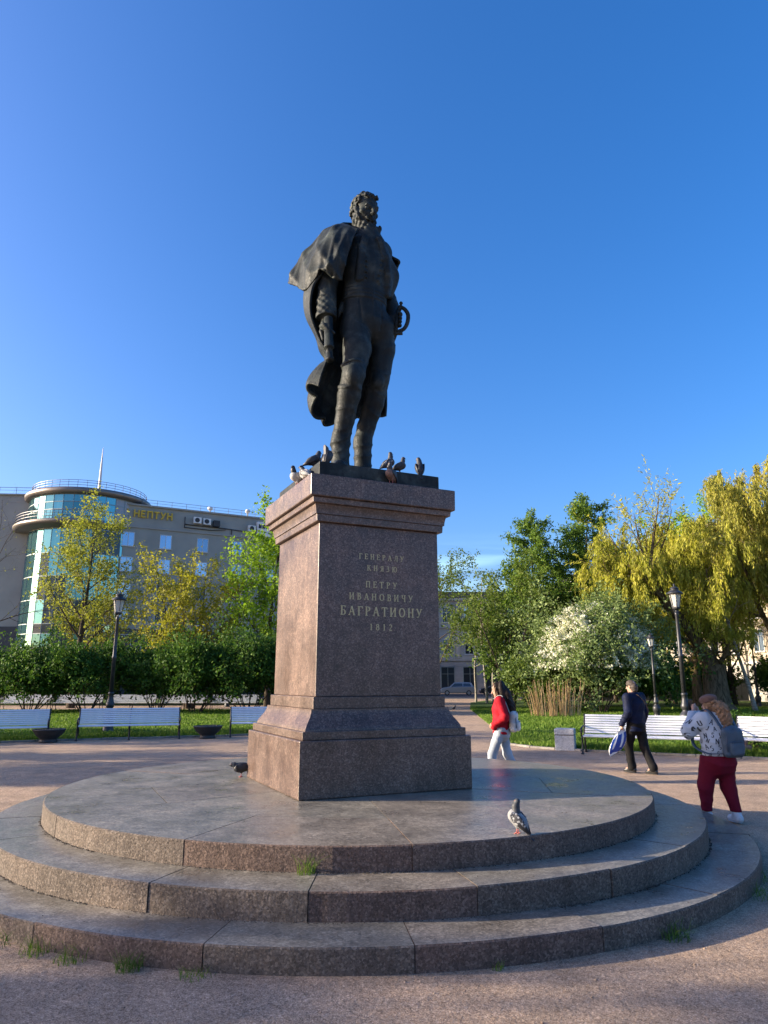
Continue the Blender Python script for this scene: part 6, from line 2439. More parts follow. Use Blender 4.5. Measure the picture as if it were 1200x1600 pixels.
def car(label, loc, rz, paint, van=False):
    t = thing('parked_car', label, 'car', loc, rz, 'cars parked across the end of the path')
    L, W = 4.5, 1.78
    prof = [(-2.2, .32), (-2.25, .62), (-2.12, .92), (-1.95, 1.02), (-1.55, 1.08), (1.02, 1.02), (1.95, .88), (2.2, .74), (2.25, .5), (2.18, .30)]
    if van:
        prof = [(-2.2, .34), (-2.25, .7), (-2.18, 1.05), (-2.1, 1.14), (-1.6, 1.14), (1.0, 1.08), (1.9, .96), (2.18, .82), (2.25, .52), (2.2, .32)]
    mb = MB()
    n = len(prof)
    for y, sx, dz in ((-W / 2 + .0, .97, 0), (-W / 2 + .05, 1.0, 0), (W / 2 - .05, 1.0, 0), (W / 2, .97, 0)):
        for (x, z) in prof:
            mb.v.append((x * sx, y, z if sx == 1 else .62 + (z - .62) * .94))
    for r in range(3):
        for k in range(n):
            mb.face((r * n + k, r * n + (k + 1) % n, (r + 1) * n + (k + 1) % n, (r + 1) * n + k))
    mb.face(list(range(n))[::-1])
    mb.face([3 * n + k for k in range(n)])
    mb.build('body', paint, t, bevel=.04)
    rz_ = 1.68 if van else 1.45
    top = [(-2.05, 1.1), (-1.75, rz_ - .06), (-1.3, rz_), (.1, rz_), (.45, rz_ - .05), (1.12, 1.04)]
    mb = MB()
    n = len(top)
    for y, ins in ((-W / 2 + .08, 0), (W / 2 - .08, 0)):
        for (x, z) in top:
            u = (z - 1.04) / (rz_ - 1.04)
            mb.v.append((x, y * (1 - .17 * max(0, u)), z - .02))
    for k in range(n):
        mb.face((k, (k + 1) % n, n + (k + 1) % n, n + k))
    mb.face(list(range(n))[::-1])
    mb.face([n + k for k in range(n)])
    cb = mb.build('cabin', paint, t, bevel=.03)
    for sy in (-1, 1):
        for x0, x1, xt0, xt1 in ((-1.78, -.72, -1.55, -.70), (-.64, .86, -.62, .34)):
            mb = MB()
            yb, yt = sy * (W / 2 - .072), sy * (W / 2 - .072) * .845
            mb.quad((x0, yb, 1.10), (x1, yb, 1.08), (xt1, yt, rz_ - .12), (xt0, yt, rz_ - .12))
            mb.build('side_window', 'glass_car', cb)
    for xs in ((1.10, .47), (-2.06, -1.77)):
        mb = MB()
        sg = .012 if xs[0] > 0 else -.012
        mb.quad((xs[0] + sg, -W / 2 + .2, 1.07), (xs[0] + sg, W / 2 - .2, 1.07), (xs[1] + sg, W / 2 - .3, rz_ - .1), (xs[1] + sg, -W / 2 + .3, rz_ - .1))
        mb.build('windscreen', 'glass_car', cb)
    for x in (-1.42, 1.38):
        for sy in (-1, 1):
            mb = MB()
            M_ = Matrix.Translation((x, sy * (W / 2 - .10), .33)) @ Matrix.Rotation(PI / 2, 4, 'X')
            mb.prism([(.33 * math.cos(a), .33 * math.sin(a)) for a in np.linspace(0, 2 * PI, 21)[:-1]], -.11, .11, M_)
            wl = mb.build('wheel', 'rubber', t, bevel=.02)
            mb = MB()
            mb.prism([(.21 * math.cos(a), .21 * math.sin(a)) for a in np.linspace(0, 2 * PI, 17)[:-1]], -.118, .118, M_)
            mb.build('rim', 'rim_metal', wl)
    for sy in (-1, 1):
        mb = MB()
        mb.box((2.17, sy * .62, .70), (.12, .34, .14))
        mb.build('headlight', 'headlight', t, bevel=.02)
        mb = MB()
        mb.box((-2.19, sy * .68, .86), (.10, .22, .2))
        mb.build('tail_light', 'car_red', t, bevel=.02)
        mb = MB()
        mb.box((.86, sy * (W / 2 + .08), 1.08), (.12, .16, .12))
        mb.build('mirror', paint, t, bevel=.03)
    return t


car('grey estate car parked side on at the end of the gravel path', (9.6, 95.5, .006), R(176), 'car_silver', True)
car('dark car parked behind the birch trunks at the end of the path', (14.6, 94.6, .006), R(178), 'car_dark')
car('dark car half hidden behind the pedestal at the end of the path', (5.4, 97.4, .006), R(174), 'car_dark')

# ------------------------------------------------------------------ trees, bushes, grass


def unit(v):
    return v / max(np.linalg.norm(v), 1e-9)


def grow(rng, p0, d0, L, r0, spec):
    """spec per level: seg, wander, up, kids, kid_from, ang (deg), ratio, taper, rr  ->  list of (level, points, radii)"""
    out = []

    def go(p, d, L, r, lev):
        s = spec[lev]
        n = s.get('seg', 6)
        P, Rr = [p], [r]
        for i in range(n):
            d = unit(d + rng.normal(0, s.get('wander', .1), 3) + np.array((0, 0, s.get('up', 0.0))))
            p = p + d * L / n
            P.append(p)
            Rr.append(r * (1 - (1 - s.get('taper', .35)) * (i + 1) / n))
        P = np.array(P)
        out.append((lev, P, np.array(Rr)))
        if lev + 1 >= len(spec):
            return
        k = s['kids']
        k = int(rng.integers(int(k * .8), int(k * 1.2) + 1)) if k > 2 else k
        ph = rng.uniform(0, 2 * PI)
        for j in range(k):
            u = s.get('kid_from', .3) + (1 - s.get('kid_from', .3)) * (j + rng.uniform(.1, .9)) / k
            i = min(int(u * n), n - 1)
            q = P[i] + (P[i + 1] - P[i]) * (u * n - i)
            t = unit(P[i + 1] - P[i])
            a = ph + j * 2.4 + rng.uniform(-.5, .5)
            o = unit(np.cross(t, (0.31, .2, .93) if abs(t[2]) < .9 else (1, 0, 0)))
            o2 = np.cross(t, o)
            an = R(rng.uniform(*s['ang']))
            nd_ = unit(t * math.cos(an) + (o * math.cos(a) + o2 * math.sin(a)) * math.sin(an))
            rt = s['ratio']
            rt = rt(u) if callable(rt) else rt
            go(q, nd_, L * rt * rng.uniform(.75, 1.2), max(.004, r * (1 - (1 - s.get('taper', .35)) * u) * s.get('rr', .5)), lev + 1)
    go(np.array(p0, float), unit(np.array(d0, float)), L, r0, 0)
    return out


def branches_mesh(name, br, mat, parent, sides=(9, 6, 4, 3, 3), rmin=.0, flare=0.0):
    V, F = [], []
    nv = 0
    for lev, P, Rr in br:
        if Rr[0] < rmin:
            continue
        n = sides[min(lev, len(sides) - 1)]
        T = np.gradient(P, axis=0)
        T /= np.linalg.norm(T, axis=1, keepdims=True) + 1e-9
        ref = np.array((1.0, 0, 0)) if abs(T[0][0]) < .8 else np.array((0, 1.0, 0))
        U = np.cross(T, ref)
        U /= np.linalg.norm(U, axis=1, keepdims=True) + 1e-9
        W = np.cross(T, U)
        a = np.linspace(0, 2 * PI, n, endpoint=False)
        rr = Rr.copy()
        if lev == 0 and flare:
            rr[0] *= 1 + flare
            if len(rr) > 2:
                rr[1] *= 1 + flare * .15
        ring = P[:, None, :] + rr[:, None, None] * (np.cos(a)[None, :, None] * U[:, None, :] + np.sin(a)[None, :, None] * W[:, None, :])
        V.append(ring.reshape(-1, 3))
        m = len(P)
        g = nv + np.arange(m * n).reshape(m, n)
        F.append(np.stack([g[:-1], np.roll(g[:-1], -1, 1), np.roll(g[1:], -1, 1), g[1:]], -1).reshape(-1, 4))
        nv += m * n
    return link(name, mesh_np(name, np.vstack(V), np.vstack(F), mat, True), parent)


def leaves_mesh(name, C, size, mat, parent, rng, aspect=.55, droop=0.0, dirs=None, fold=.25, svar=.55):
    """one small folded leaf (two triangles' worth) at every point of C"""
    n = len(C)
    D = rng.normal(0, 1, (n, 3)) if dirs is None else dirs + rng.normal(0, .35, (n, 3))
    D[:, 2] -= droop
    D /= np.linalg.norm(D, axis=1, keepdims=True) + 1e-9
    X = rng.normal(0, 1, (n, 3))
    S_ = np.cross(D, X)
    S_ /= np.linalg.norm(S_, axis=1, keepdims=True) + 1e-9
    N = np.cross(S_, D)
    L = size * rng.uniform(1 - svar, 1 + svar, (n, 1))
    w = L * aspect * .5
    b = C
    tip = C + D * L
    mid = C + D * L * .45 - N * w * fold
    V = np.stack([b, mid + S_ * w + N * w * fold * 1.6, tip, mid - S_ * w + N * w * fold * 1.6], 1).reshape(-1, 3)
    F = np.arange(n * 4).reshape(n, 4)
    return link(name, mesh_np(name, V, F, mat), parent)


def along(br, levels, per_m, rng, spread, cap=None):
    """points scattered along the branches of the given levels"""
    out, dirs = [], []
    for lev, P, Rr in br:
        if lev not in levels:
            continue
        seg = np.diff(P, axis=0)
        ln = np.linalg.norm(seg, axis=1)
        k = max(1, int(ln.sum() * per_m))
        u = rng.uniform(0.08, 1, k) * len(seg)
        i = np.minimum(u.astype(int), len(seg) - 1)
        q = P[i] + seg[i] * (u - i)[:, None]
        out.append(q + rng.normal(0, spread, (k, 3)))
        dirs.append(seg[i] / (ln[i][:, None] + 1e-9))
    if not out:
        return np.zeros((0, 3)), np.zeros((0, 3))
    o, d = np.vstack(out), np.vstack(dirs)
    if cap and len(o) > cap:
        s = rng.choice(len(o), cap, replace=False)
        o, d = o[s], d[s]
    return o, d


BROAD = lambda k1=9, k2=7, k3=6, a=(35, 60), up=.05, kf=.28, ratio=.5: [
    dict(seg=8, wander=.05, up=.03, kids=k1, kid_from=kf, ang=a, ratio=lambda u: ratio * (1.15 - .55 * u), taper=.22, rr=.5),
    dict(seg=6, wander=.12, up=up, kids=k2, kid_from=.25, ang=(28, 55), ratio=.5, taper=.3, rr=.5),
    dict(seg=5, wander=.16, up=up, kids=k3, kid_from=.2, ang=(25, 60), ratio=.5, taper=.35, rr=.5),
    dict(seg=3, wander=.2, up=.02, taper=.4)]


def broad_tree(name, label, cat, loc, H, r0, leaf, size, per_m, seed, spec=None, cap=26000, spread=.10, bark='bark', d0=(0, 0, 1), stems=1, trunk_frac=1.0, group=None, aspect=.6, zmin=0.0):
    rng = np.random.default_rng(seed)
    t = thing(name, label, cat, loc, rng.uniform(0, 6) if stems == 1 and d0 == (0, 0, 1) else 0, group)
    br = []
    for k in range(stems):
        if stems > 1:
            a = 2 * PI * k / stems + rng.uniform(-.4, .4)
            ln = rng.uniform(.18, .42)
            br += grow(rng, (.18 * math.cos(a), .18 * math.sin(a), -.05), (math.cos(a) * ln, math.sin(a) * ln, 1), H * rng.uniform(.72, 1.0), r0 * rng.uniform(.6, 1), spec or BROAD())
        else:
            br += grow(rng, (0, 0, -.1), d0, H, r0, spec or BROAD())
    branches_mesh('trunk', br, bark, t, flare=.35)
    nl = max(b[0] for b in br)
    C, D_ = along(br, (nl, nl - 1), per_m, rng, spread, cap)
    if zmin:
        C = C[C[:, 2] > zmin]
    leaves_mesh('crown', C, size, leaf, t, rng, aspect)
    return t, br, rng


# ---- left side, in front of the glass tower building
broad_tree('lime_tree', 'tall loose tree in young leaf before the glass tower', 'tree', (-21.3, 50.0, 0), 11.9, .23, 'leaf_spring', .16, 22, 12, BROAD(14, 7, 6, (28, 52), .05, .14, .38), 46000, .17)
broad_tree('maple_tree', 'several stemmed olive yellow tree between the lamp and the pedestal', 'tree', (-13.0, 49.0, 0), 10.4, .14, 'leaf_olive', .17, 22, 22, BROAD(8, 6, 5, (26, 46), .05, .25, .38), 46000, .16, stems=4)
broad_tree('maple_tree', 'bright green tree rising beside the left edge of the pedestal', 'tree', (-7.9, 49.5, 0), 12.4, .18, 'leaf_green', .18, 30, 33, BROAD(14, 8, 6, (28, 52), .04, .12, .31), 56000, .17)
broad_tree('maple_tree', 'green tree just seen at the right edge of the pedestal shaft', 'tree', (5.3, 72.0, 0), 13.0, .16, 'leaf_dark', .2, 14, 34, BROAD(10, 7, 6, (30, 58), .03, .2, .42), 24000, .14)
broad_tree('bare_tree', 'thin bare branches reaching in at the left edge', 'tree', (-27.5, 48.0, 0), 12.0, .16, 'leaf_spring', .09, 1.3, 44, BROAD(10, 6, 5, (35, 65), .02, .25, .48), 3500, .10)

# ---- bushes along the back of the left lawn
BUSH = [dict(seg=5, wander=.14, up=.06, kids=7, kid_from=.3, ang=(25, 60), ratio=.55, taper=.35, rr=.55),
        dict(seg=4, wander=.18, up=.04, kids=6, kid_from=.2, ang=(25, 65), ratio=.55, taper=.35, rr=.5),
        dict(seg=3, wander=.2, taper=.4)]


def bush(label, loc, H, W, leaf, size, n, seed, stems=9, cat='bush', group='dark bushes along the back of the left lawn', name='bush', shell=.5, bare=.22):
    rng = np.random.default_rng(seed)
    t = thing(name, label, cat, loc, 0, group)
    br = []
    for k in range(stems):
        a = 2 * PI * k / stems + rng.uniform(-.3, .3)
        ln = rng.uniform(.15, .75) * W / H * 1.4
        br += grow(rng, (.25 * math.cos(a), .25 * math.sin(a), -.03), (math.cos(a) * ln, math.sin(a) * ln, 1), H * rng.uniform(.6, .85), .035, BUSH)
    branches_mesh('stems', br, 'bark', t, (5, 4, 3), .004)
    # leaf clumps spread through an uneven volume round the twigs
    C, _ = along(br, (1, 2), 22, rng, .14, n // 2)
    m = n - len(C)
    lob = rng.normal(0, 1, (9, 3))
    lob /= np.linalg.norm(lob, axis=1, keepdims=True)
    lob[:, 2] = np.abs(lob[:, 2])
    cen = lob * np.array((W * .42, W * .40, H * .34)) + np.array((0, 0, H * .48))
    rad = rng.uniform(.5, .85, 9) * min(W, H) * .34
    which = rng.integers(0, 9, m)
    q = rng.normal(0, 1, (m, 3))
    q /= np.linalg.norm(q, axis=1, keepdims=True)
    q *= (rng.random((m, 1)) ** .45) * (1 + .25 * np.sin(7 * q[:, :1] + 3 * q[:, 1:2] + which[:, None]))
    E_ = cen[which] + q * rad[which][:, None]
    C = np.vstack([C, E_])
    C = C[C[:, 2] > H * bare * rng.uniform(.6, 1.3, len(C))]
    leaves_mesh('foliage', C, size, leaf, t, rng, .62)
    return t


bx = [(-24.3, 43.0, 3.9, 4.6, 'dark bush cut by the left edge, first of the row'), (-20.4, 42.4, 3.9, 4.0, 'dark bush with open stems left of the left lamp'),
      (-17.0, 42.0, 4.3, 4.4, 'dark bush with bench seen through its bare stems, left of the lamp'), (-13.4, 43.4, 3.8, 3.2, 'narrow dark bush just behind the left lamp'),
      (-10.7, 41.8, 4.4, 4.6, 'broad dark bush right of the left lamp'), (-7.6, 41.5, 4.5, 4.4, 'dark bush over the short bench by the pedestal'), (-4.3, 42.2, 4.3, 4.2, 'dark bush half hidden by the left side of the pedestal')]
for i, (x, y, h, w, lb) in enumerate(bx):
    bush(lb, (x, y, 0), h, w, 'leaf_hedge', .155, 22000, 100 + i, bare=.16 if i in (4, 5, 6) else .24)
bx2 = [(-31, 57.5, 'dark shrub beyond the far path, leftmost'), (-25.5, 58.2, 'dark shrub beyond the far path below the glass tower'), (-20, 58.0, 'dark shrub beyond the far path behind the loose tree'), (-14.5, 58.6, 'dark shrub beyond the far path behind the lamp'),
       (-9.0, 58.2, 'dark shrub beyond the far path under the shop windows'), (-3.5, 59, 'dark shrub beyond the far path next to the pedestal')]
for i, (x, y, lb) in enumerate(bx2):
    bush(lb, (x, y, 0), 4.2, 6.4, 'leaf_hedge', .28, 7000, 140 + i, 6, group='shrubs beyond the far path', bare=.05)

# ---- right side: larches, birches, blossoming bush, willows
LARCH = [dict(seg=12, wander=.015, up=.02, kids=64, kid_from=.12, ang=(72, 98), ratio=lambda u: .30 * (1.08 - u) ** .8 + .03, taper=.08, rr=.26),
         dict(seg=6, wander=.06, up=.035, kids=14, kid_from=.12, ang=(35, 70), ratio=.34, taper=.25, rr=.4),
         dict(seg=4, wander=.12, up=.05, taper=.4)]


def larch(label, loc, H, seed, leaf='leaf_larch'):
    rng = np.random.default_rng(seed)
    t = thing('larch_tree', label, 'tree', loc, rng.uniform(0, 6), 'dark larches beside the far path')
    br = grow(rng, (0, 0, -.1), (rng.normal(0, .03), rng.normal(0, .03), 1), H, .21, LARCH)
    branches_mesh('trunk', br, 'bark', t, (8, 5, 3), .0, .4)
    C, D_ = along(br, (2,), 40, rng, .12, 70000)
    C2, D2 = along(br, (1,), 22, rng, .13, 20000)
    leaves_mesh('crown', np.vstack([C, C2]), .26, leaf, t, rng, .34, -.15)
    return t


larch('dark larch with broad tiers of branches, left of the two', (11.9, 56.0, 0), 14.6, 7)
larch('taller dark larch, right of the two, topping the bush', (15.9, 57.5, 0), 16.6, 8)
broad_tree('maple_tree', 'dark many stemmed tree fanning out left of the larches', 'tree', (9.4, 54.0, 0), 9.5, .13, 'leaf_dark', .2, 10, 51, BROAD(7, 6, 5, (20, 45), .06, .3, .42), 24000, .14, stems=5)
broad_tree('birch_tree', 'thin crooked birch with pale trunk before the parked cars', 'tree', (7.9, 63.0, 0), 8.6, .085, 'leaf_dark', .18, 12, 61, BROAD(10, 5, 5, (30, 60), -.02, .35, .36), 9000, .10, bark='bark_birch', d0=(.02, 0, 1))
broad_tree('birch_tree', 'taller slim birch right of the crooked one by the path end', 'tree', (8.5, 60.5, 0), 10.6, .10, 'leaf_dark', .18, 10, 62, BROAD(10, 5, 5, (30, 55), -.02, .4, .32), 9000, .10, bark='bark_birch', d0=(-.01, 0, 1))
broad_tree('birch_tree', 'slim birch trunk standing close behind the woman in red', 'tree', (9.1, 61.5, 0), 9.8, .09, 'leaf_dark', .18, 10, 63, BROAD(9, 5, 5, (30, 55), -.02, .4, .32), 8000, .10, bark='bark_birch', d0=(.015, 0, 1))

# white blossoming bush: green foliage with sprays of small white flowers
rngb = np.random.default_rng(71)
wb = bush('big bush covered in white blossom behind the dry canes', (12.3, 42.0, 0), 6.5, 6.0, 'leaf_blossom_bush', .15, 52000, 71, 14, 'bush', None, 'blossom_bush', bare=.05)
nsp = 1100
cen, rads = [], []
for k in range(nsp):
    d = rngb.normal(0, 1, 3)
    d /= np.linalg.norm(d)
    d[2] = abs(d[2]) * 1.0 - .15
    cen.append(np.array((0, 0, 3.1)) + d * np.array((3.3, 3.1, 3.55)) * rngb.uniform(.80, 1.06))
P_ = []
for c in cen:
    o = unit(np.array((c[0], c[1], .5)))
    L_ = rngb.uniform(.3, .9)
    u = rngb.random((30, 1))
    P_.append(c + o * L_ * (u - .5) + np.array((0, 0, -.35)) * L_ * u * u + rngb.normal(0, .06, (30, 3)))
leaves_mesh('blossom', np.vstack(P_), .10, 'blossom', wb, rngb, .85)
bush('dense green shrub left of the white blossoming bush', (9.4, 44.0, 0), 3.2, 4.0, 'leaf_dark', .15, 26000, 72, 10, 'bush', None, 'shrub', bare=.03)
bush('dark shrub at the right foot of the white blossoming bush', (15.0, 43.2, 0), 3.8, 3.0, 'leaf_hedge', .21, 14000, 73, 10, 'bush', None, 'shrub', bare=.03)
bush('dark undergrowth shrub below the larches', (13.5, 52.0, 0), 4.0, 6.0, 'leaf_dark', .25, 12000, 74, 8, 'bush', None, 'shrub', bare=.05)
bush('low clipped shrub behind the bench on the right', (9.0, 19.6, 0), .95, 2.6, 'leaf_hedge', .055, 9000, 75, 12, 'bush', 'low shrubs behind the right benches', 'low_shrub', bare=.0)
bush('low clipped shrub between the two right benches', (10.6, 18.4, 0), 1.0, 2.6, 'leaf_hedge', .055, 9000, 76, 12, 'bush', 'low shrubs behind the right benches', 'low_shrub', bare=.0)
bush('low shrub at the foot of the nearer right lamp', (9.0, 23.6, 0), .6, 2.2, 'leaf_dark', .06, 4000, 77, 10, 'bush', 'low shrubs behind the right benches', 'low_shrub', bare=.0)
bush('dark shrub in front of the pale wall near the right edge', (30.5, 56.0, 0), 3.8, 5.5, 'leaf_hedge', .22, 9000, 78, 9, 'bush', None, 'shrub', bare=.03)
bush('dark shrub between the old willow trunk and the board fence', (25.0, 58.5, 0), 3.4, 5.5, 'leaf_hedge', .22, 9000, 79, 9, 'bush', None, 'shrub', bare=.03)
# dry canes
rngc = np.random.default_rng(5)
t = thing('cane_clump', 'clump of dry straw coloured canes in front of the white blossoming bush', 'shrub', (8.75, 37.6, 0))
mb = MB()
for k in range(95):
    a = rngc.uniform(0, 2 * PI)
    r = 1.25 * math.sqrt(rngc.random())
    x, y = r * math.cos(a), .5 * r * math.sin(a)
    h_ = rngc.uniform(1.1, 1.95)
    lx = (x * .22 + rngc.normal(0, .10))
    mb.tube([(x, y, 0), (x + lx * .4, y, h_ * .5), (x + lx, y + rngc.normal(0, .08), h_)], [.020, .016, .008], 4)
mb.build('canes', 'dry_cane', t)
struct(tuft('sprouts', (0, 0, 0), 160, 1.3, .12, .35, 'grass_blade', t, 5, .6, .02), 'stuff')


def hang(br, levels, n_per, rng, lo, hi, zmin=1.0):
    """hanging willow twigs from the finer branches"""
    out = []
    for lev, P, Rr in br:
        if lev not in levels:
            continue
        for k in range(n_per):
            u = rng.uniform(.25, 1) * (len(P) - 1)
            i = min(int(u), len(P) - 2)
            p = P[i] + (P[i + 1] - P[i]) * (u - i)
            L = rng.uniform(lo, hi)
            L = min(L, p[2] - zmin)
            if L < .3:
                continue
            d = unit(P[i + 1] - P[i])
            pts = [p]
            side = rng.normal(0, .10, 3)
            for s in range(1, 6):
                v_ = s / 5
                pts.append(p + d * L * .35 * (v_ - .5 * v_ * v_) + np.array((side[0], side[1], 0)) * v_ * L + np.array((0, 0, -1)) * L * v_ ** 1.5)
            out.append((9, np.array(pts), np.linspace(.010, .004, 6)))
    return out


WIL = [dict(seg=8, wander=.08, up=.04, kids=8, kid_from=.4, ang=(30, 60), ratio=.62, taper=.4, rr=.55),
       dict(seg=7, wander=.12, up=.06, kids=7, kid_from=.2, ang=(25, 55), ratio=.5, taper=.3, rr=.5),
       dict(seg=5, wander=.15, up=.03, kids=5, kid_from=.2, ang=(25, 60), ratio=.5, taper=.35, rr=.5),
       dict(seg=4, wander=.18, up=-.02, taper=.4)]


def willow(label, loc, H, r0, leaf, seed, n_per, lo, hi, per_m, cap, d0=(0, 0, 1), spec=None, leafup=0, group='weeping willows on the right', size=.23, zmin=1.2, extra=None):
    rng = np.random.default_rng(seed)
    t = thing('willow_tree', label, 'tree', loc, 0, group)
    br = grow(rng, (0, 0, -.1), d0, H, r0, spec or WIL)
    if extra:
        br += extra(rng)
    tw = hang(br, (2, 3), n_per, rng, lo, hi, zmin)
    branches_mesh('trunk', br, 'bark_willow', t, (12, 7, 5, 3, 3, 6, 4, 3), .0, .45)
    branches_mesh('twigs', tw, 'bark_willow', t, (3,))
    C, D_ = along(tw, (9,), per_m, rng, .08, cap)
    C2, D2 = along(br, (3, 7), per_m * .5, rng, .06, cap // 5)
    leaves_mesh('crown', np.vstack([C, C2]), size, leaf, t, rng, .26, .5, np.vstack([D_, D2]))
    return t


# leaning willow: massive fissured trunk, limb leaning left, bare top
def lean_limbs(rng):
    out = []
    base = np.array((-.1, 0, 2.6))
    limb = catmull([base, (-.7, -.2, 3.6), (-1.7, -.3, 5.2), (-2.9, -.4, 6.6), (-3.4, -.5, 7.9), (-3.6, -.5, 9.0)], 4)
    out.append((0, limb, np.linspace(.46, .15, len(limb))))
    SP = [dict(seg=8, wander=.05, up=.05, kids=9, kid_from=.2, ang=(20, 45), ratio=.42, taper=.15, rr=.45),
          dict(seg=6, wander=.08, up=.06, kids=6, kid_from=.2, ang=(20, 45), ratio=.45, taper=.3, rr=.5),
          dict(seg=4, wander=.1, up=.02, taper=.4)]
    for p, d, L, r in (((-3.6, -.5, 8.9), (.30, .1, 1), 4.8, .12), ((-3.5, -.5, 8.3), (-.50, 0, .85), 4.2, .11), ((-3.4, -.5, 7.6), (-.95, .1, .65), 4.6, .10), ((-3.5, -.5, 8.5), (.55, .2, 1), 4.4, .10), ((-3.2, -.4, 7.0), (-1, -.2, .28), 4.2, .10)):
        g = grow(rng, p, d, L, r, SP)
        out += [(lv + 5, P, Q) for lv, P, Q in g]
    for p, d, L, r in (((-1.6, -.3, 5.0), (-1, -.1, .35), 4.2, .12), ((-.9, -.2, 4.0), (-1, .2, .18), 4.4, .11), ((-2.4, -.3, 6.0), (-.9, .2, .5), 4.2, .10), ((-1.9, -.3, 5.4), (.5, -.3, .9), 4.5, .12), ((-2.8, -.4, 6.5), (-.8, -.5, .3), 3.8, .10), ((-3.2, -.4, 7.4), (.6, -.2, .5), 3.6, .10), ((-1.2, -.2, 4.6), (.3, -.6, .8), 4.4, .12), ((-3.4, -.4, 7.6), (-.8, .3, .35), 3.6, .09)):
        g = grow(rng, p, d, L, r, WIL[1:])
        out += [(lv + 1, P, Q) for lv, P, Q in g]
    return out


willow('old willow with a thick fissured trunk, leaning left to a nearly bare top', (20.4, 44.8, 0), 3.0, .80, 'leaf_willow_green', 81, 6, .4, 1.6, 26, 80000, (-.08, 0, 1),
       [dict(seg=6, wander=.05, up=.0, kids=5, kid_from=.75, ang=(40, 75), ratio=1.1, taper=.8, rr=.32), WIL[1], WIL[2], WIL[3]], extra=lean_limbs, zmin=4.2)
willow('big golden weeping willow rising at the right edge', (25.4, 47.0, 0), 10.6, .50, 'leaf_willow', 82, 8, .4, 2.0, 24, 130000, (.02, 0, 1), None, size=.25, zmin=3.2)
willow('golden willow partly outside the right edge', (31.5, 50.0, 0), 11.0, .45, 'leaf_willow', 83, 6, .4, 2.0, 22, 56000, size=.26)
willow('greenish willow hanging low between the lamp and the golden willow', (22.6, 52.5, 0), 9.0, .36, 'leaf_willow_green', 84, 7, .4, 2.0, 24, 76000, size=.25, zmin=4.0)
broad_tree('poplar_tree', 'bright green tree showing over the leaning willow at the back', 'tree', (28.6, 66.0, 0), 15.6, .22, 'leaf_green', .25, 12, 91, BROAD(14, 7, 6, (25, 45), .06, .25, .36), 34000, .16)
broad_tree('birch_tree', 'pale slender trunk in sun right of the old willow', 'tree', (22.4, 44.4, 0), 9.5, .13, 'leaf_willow_green', .11, 6, 92, BROAD(8, 5, 5, (30, 55), -.02, .45, .34), 6000, .1, bark='bark_birch', d0=(-.06, 0, 1))
broad_tree('park_tree', 'yellow green leafy tree filling the back between the two golden willows', 'tree', (27.2, 57.0, 0), 12.6, .2, 'leaf_willow_green', .18, 16, 93, BROAD(14, 8, 6, (28, 52), .04, .12, .42), 46000, .17)
for i, (x, y) in enumerate(((17.2, 60.0), (19.6, 62.0), (23.2, 58.5), (28.5, 60.5))):
    broad_tree('park_tree', ['dark thin tree behind the farther right lamp', 'dark thin tree between lamp and leaning willow, far back', 'dark thin tree behind the old willow trunk', 'dark thin tree far back near the right edge'][i], 'tree',
               (x, y, 0), 10.5 + i * .4, .14, 'leaf_dark', .25, 10, 95 + i, BROAD(9, 6, 5, (30, 55), .03, .35, .42), 15000, .14, group='dark thin trees at the back of the right lawn')

# ---- trees outside the frame on the left: the park goes on there, and their shade falls across the square
for i, (x, y, h, k, n_, rt, lb) in enumerate(((-30.0, 23.4, 8.3, 12, 26000, .46, 'park tree outside the frame on the left, fourth from the camera'), (-30.0, 14.4, 6.8, 11, 16000, .32, 'small park tree outside the frame on the left, between two larger ones'), (-30.0, 17.6, 9.6, 12, 45000, .36, 'park tree outside the frame on the left, third from the camera'),
                                             (-26.0, 3.0, 9.4, 12, 8500, .24, 'park tree outside the frame on the left, nearest to the camera'), (-28.0, 7.7, 5.6, 7, 1500, .40, 'thin park tree outside the frame on the left, second from the camera'))):
    broad_tree('park_tree', lb, 'tree', (x, y, 0), h, .2, 'leaf_green', .22, 24, 200 + i, BROAD(k, 7, 5, (38, 68), .03, .2, rt), n_, .15, group='park trees left of the frame')


# ---- grass blades on the lawns
def inside(poly, x, y):
    r = np.zeros(len(x), bool)
    n = len(poly)
    for i in range(n):
        (x0, y0), (x1, y1) = poly[i], poly[(i + 1) % n]
        c = (y0 > y) != (y1 > y)
        r ^= c & (x < (x1 - x0) * (y - y0) / ((y1 - y0) or 1e-9) + x0)
    return r


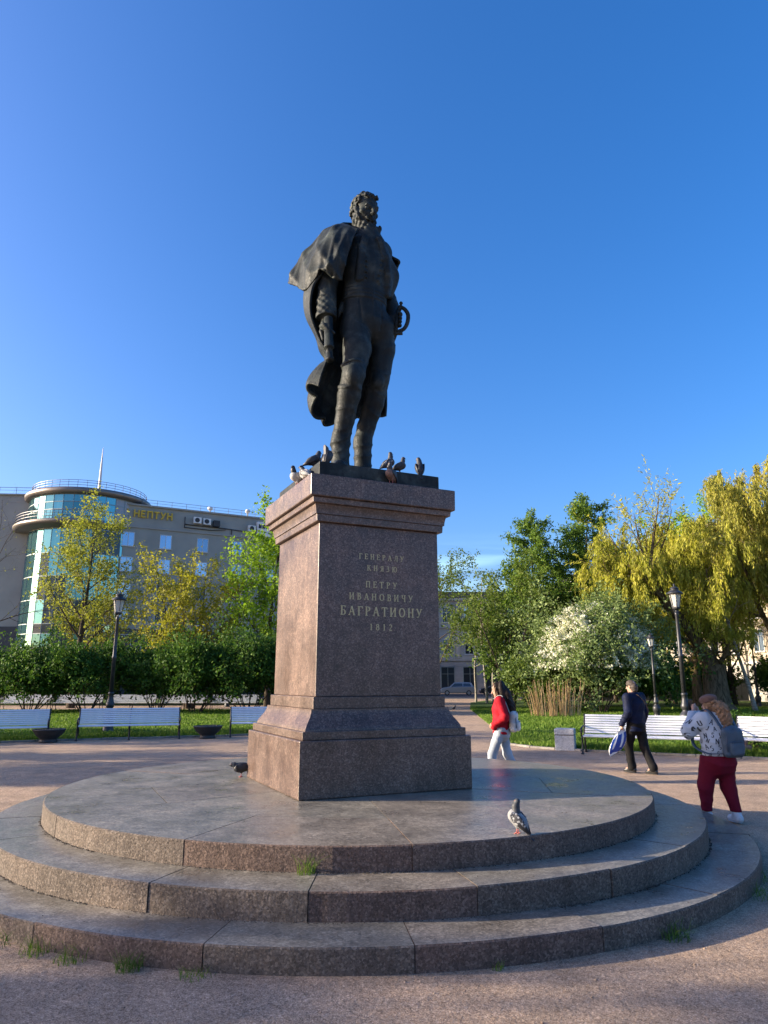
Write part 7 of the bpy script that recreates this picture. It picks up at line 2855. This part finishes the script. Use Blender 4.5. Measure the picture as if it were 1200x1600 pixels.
rngg = np.random.default_rng(17)
for poly, x0, x1, y0, y1, n_ in ((LAWN_R, 3.4, 26, 15, 50, 150000), (LAWN_L, -27, -1.8, 17, 46, 130000)):
    y = y0 + (y1 - y0) * rngg.random(n_) ** 1.6
    x = rngg.uniform(x0, x1, n_)
    keep = inside(poly, x, y) & (np.abs(x) < y * .60)
    x, y = x[keep], y[keep]
    m_ = len(x)
    h_ = rngg.uniform(.04, .11, m_) * (1 + .5 * np.sin(x * 1.3) * np.sin(y * .9))
    a = rngg.uniform(0, 2 * PI, m_)
    w_ = .012 + .0006 * y
    le = rngg.normal(0, .04, (m_, 2))
    V = np.stack([np.stack([x - w_ * np.cos(a), y - w_ * np.sin(a), np.full(m_, .03)], 1), np.stack([x + w_ * np.cos(a), y + w_ * np.sin(a), np.full(m_, .03)], 1), np.stack([x + le[:, 0], y + le[:, 1], .03 + h_], 1)], 1).reshape(-1, 3)
    struct(link('grass', mesh_np('grass', V, np.arange(m_ * 3).reshape(m_, 3), 'grass_blade')), 'stuff')
# longer unmown grass under the benches and along the kerbs
for (x0, y0), (x1, y1), n_ in (((-16.0, 20.2), (-3.2, 26.4), 5200), ((4.6, 20.3), (10.5, 17.0), 4200), ((4.0, 21.0), (4.6, 34), 1800)):
    V, F = [], []
    r_ = rngg
    u = r_.random(n_)
    x = x0 + (x1 - x0) * u + r_.normal(0, .12, n_)
    y = y0 + (y1 - y0) * u + r_.normal(0, .22, n_)
    keep = inside(LAWN_L, x, y) | inside(LAWN_R, x, y)
    x, y = x[keep], y[keep]
    m_ = len(x)
    h_ = r_.uniform(.06, .22, m_)
    a = r_.uniform(0, 2 * PI, m_)
    w_ = .011
    le = r_.normal(0, .08, (m_, 2))
    V = np.stack([np.stack([x - w_ * np.cos(a), y - w_ * np.sin(a), np.full(m_, .03)], 1), np.stack([x + w_ * np.cos(a), y + w_ * np.sin(a), np.full(m_, .03)], 1), np.stack([x + le[:, 0], y + le[:, 1], .03 + h_], 1)], 1).reshape(-1, 3)
    struct(link('grass', mesh_np('grass', V, np.arange(m_ * 3).reshape(m_, 3), 'grass_blade')), 'stuff')
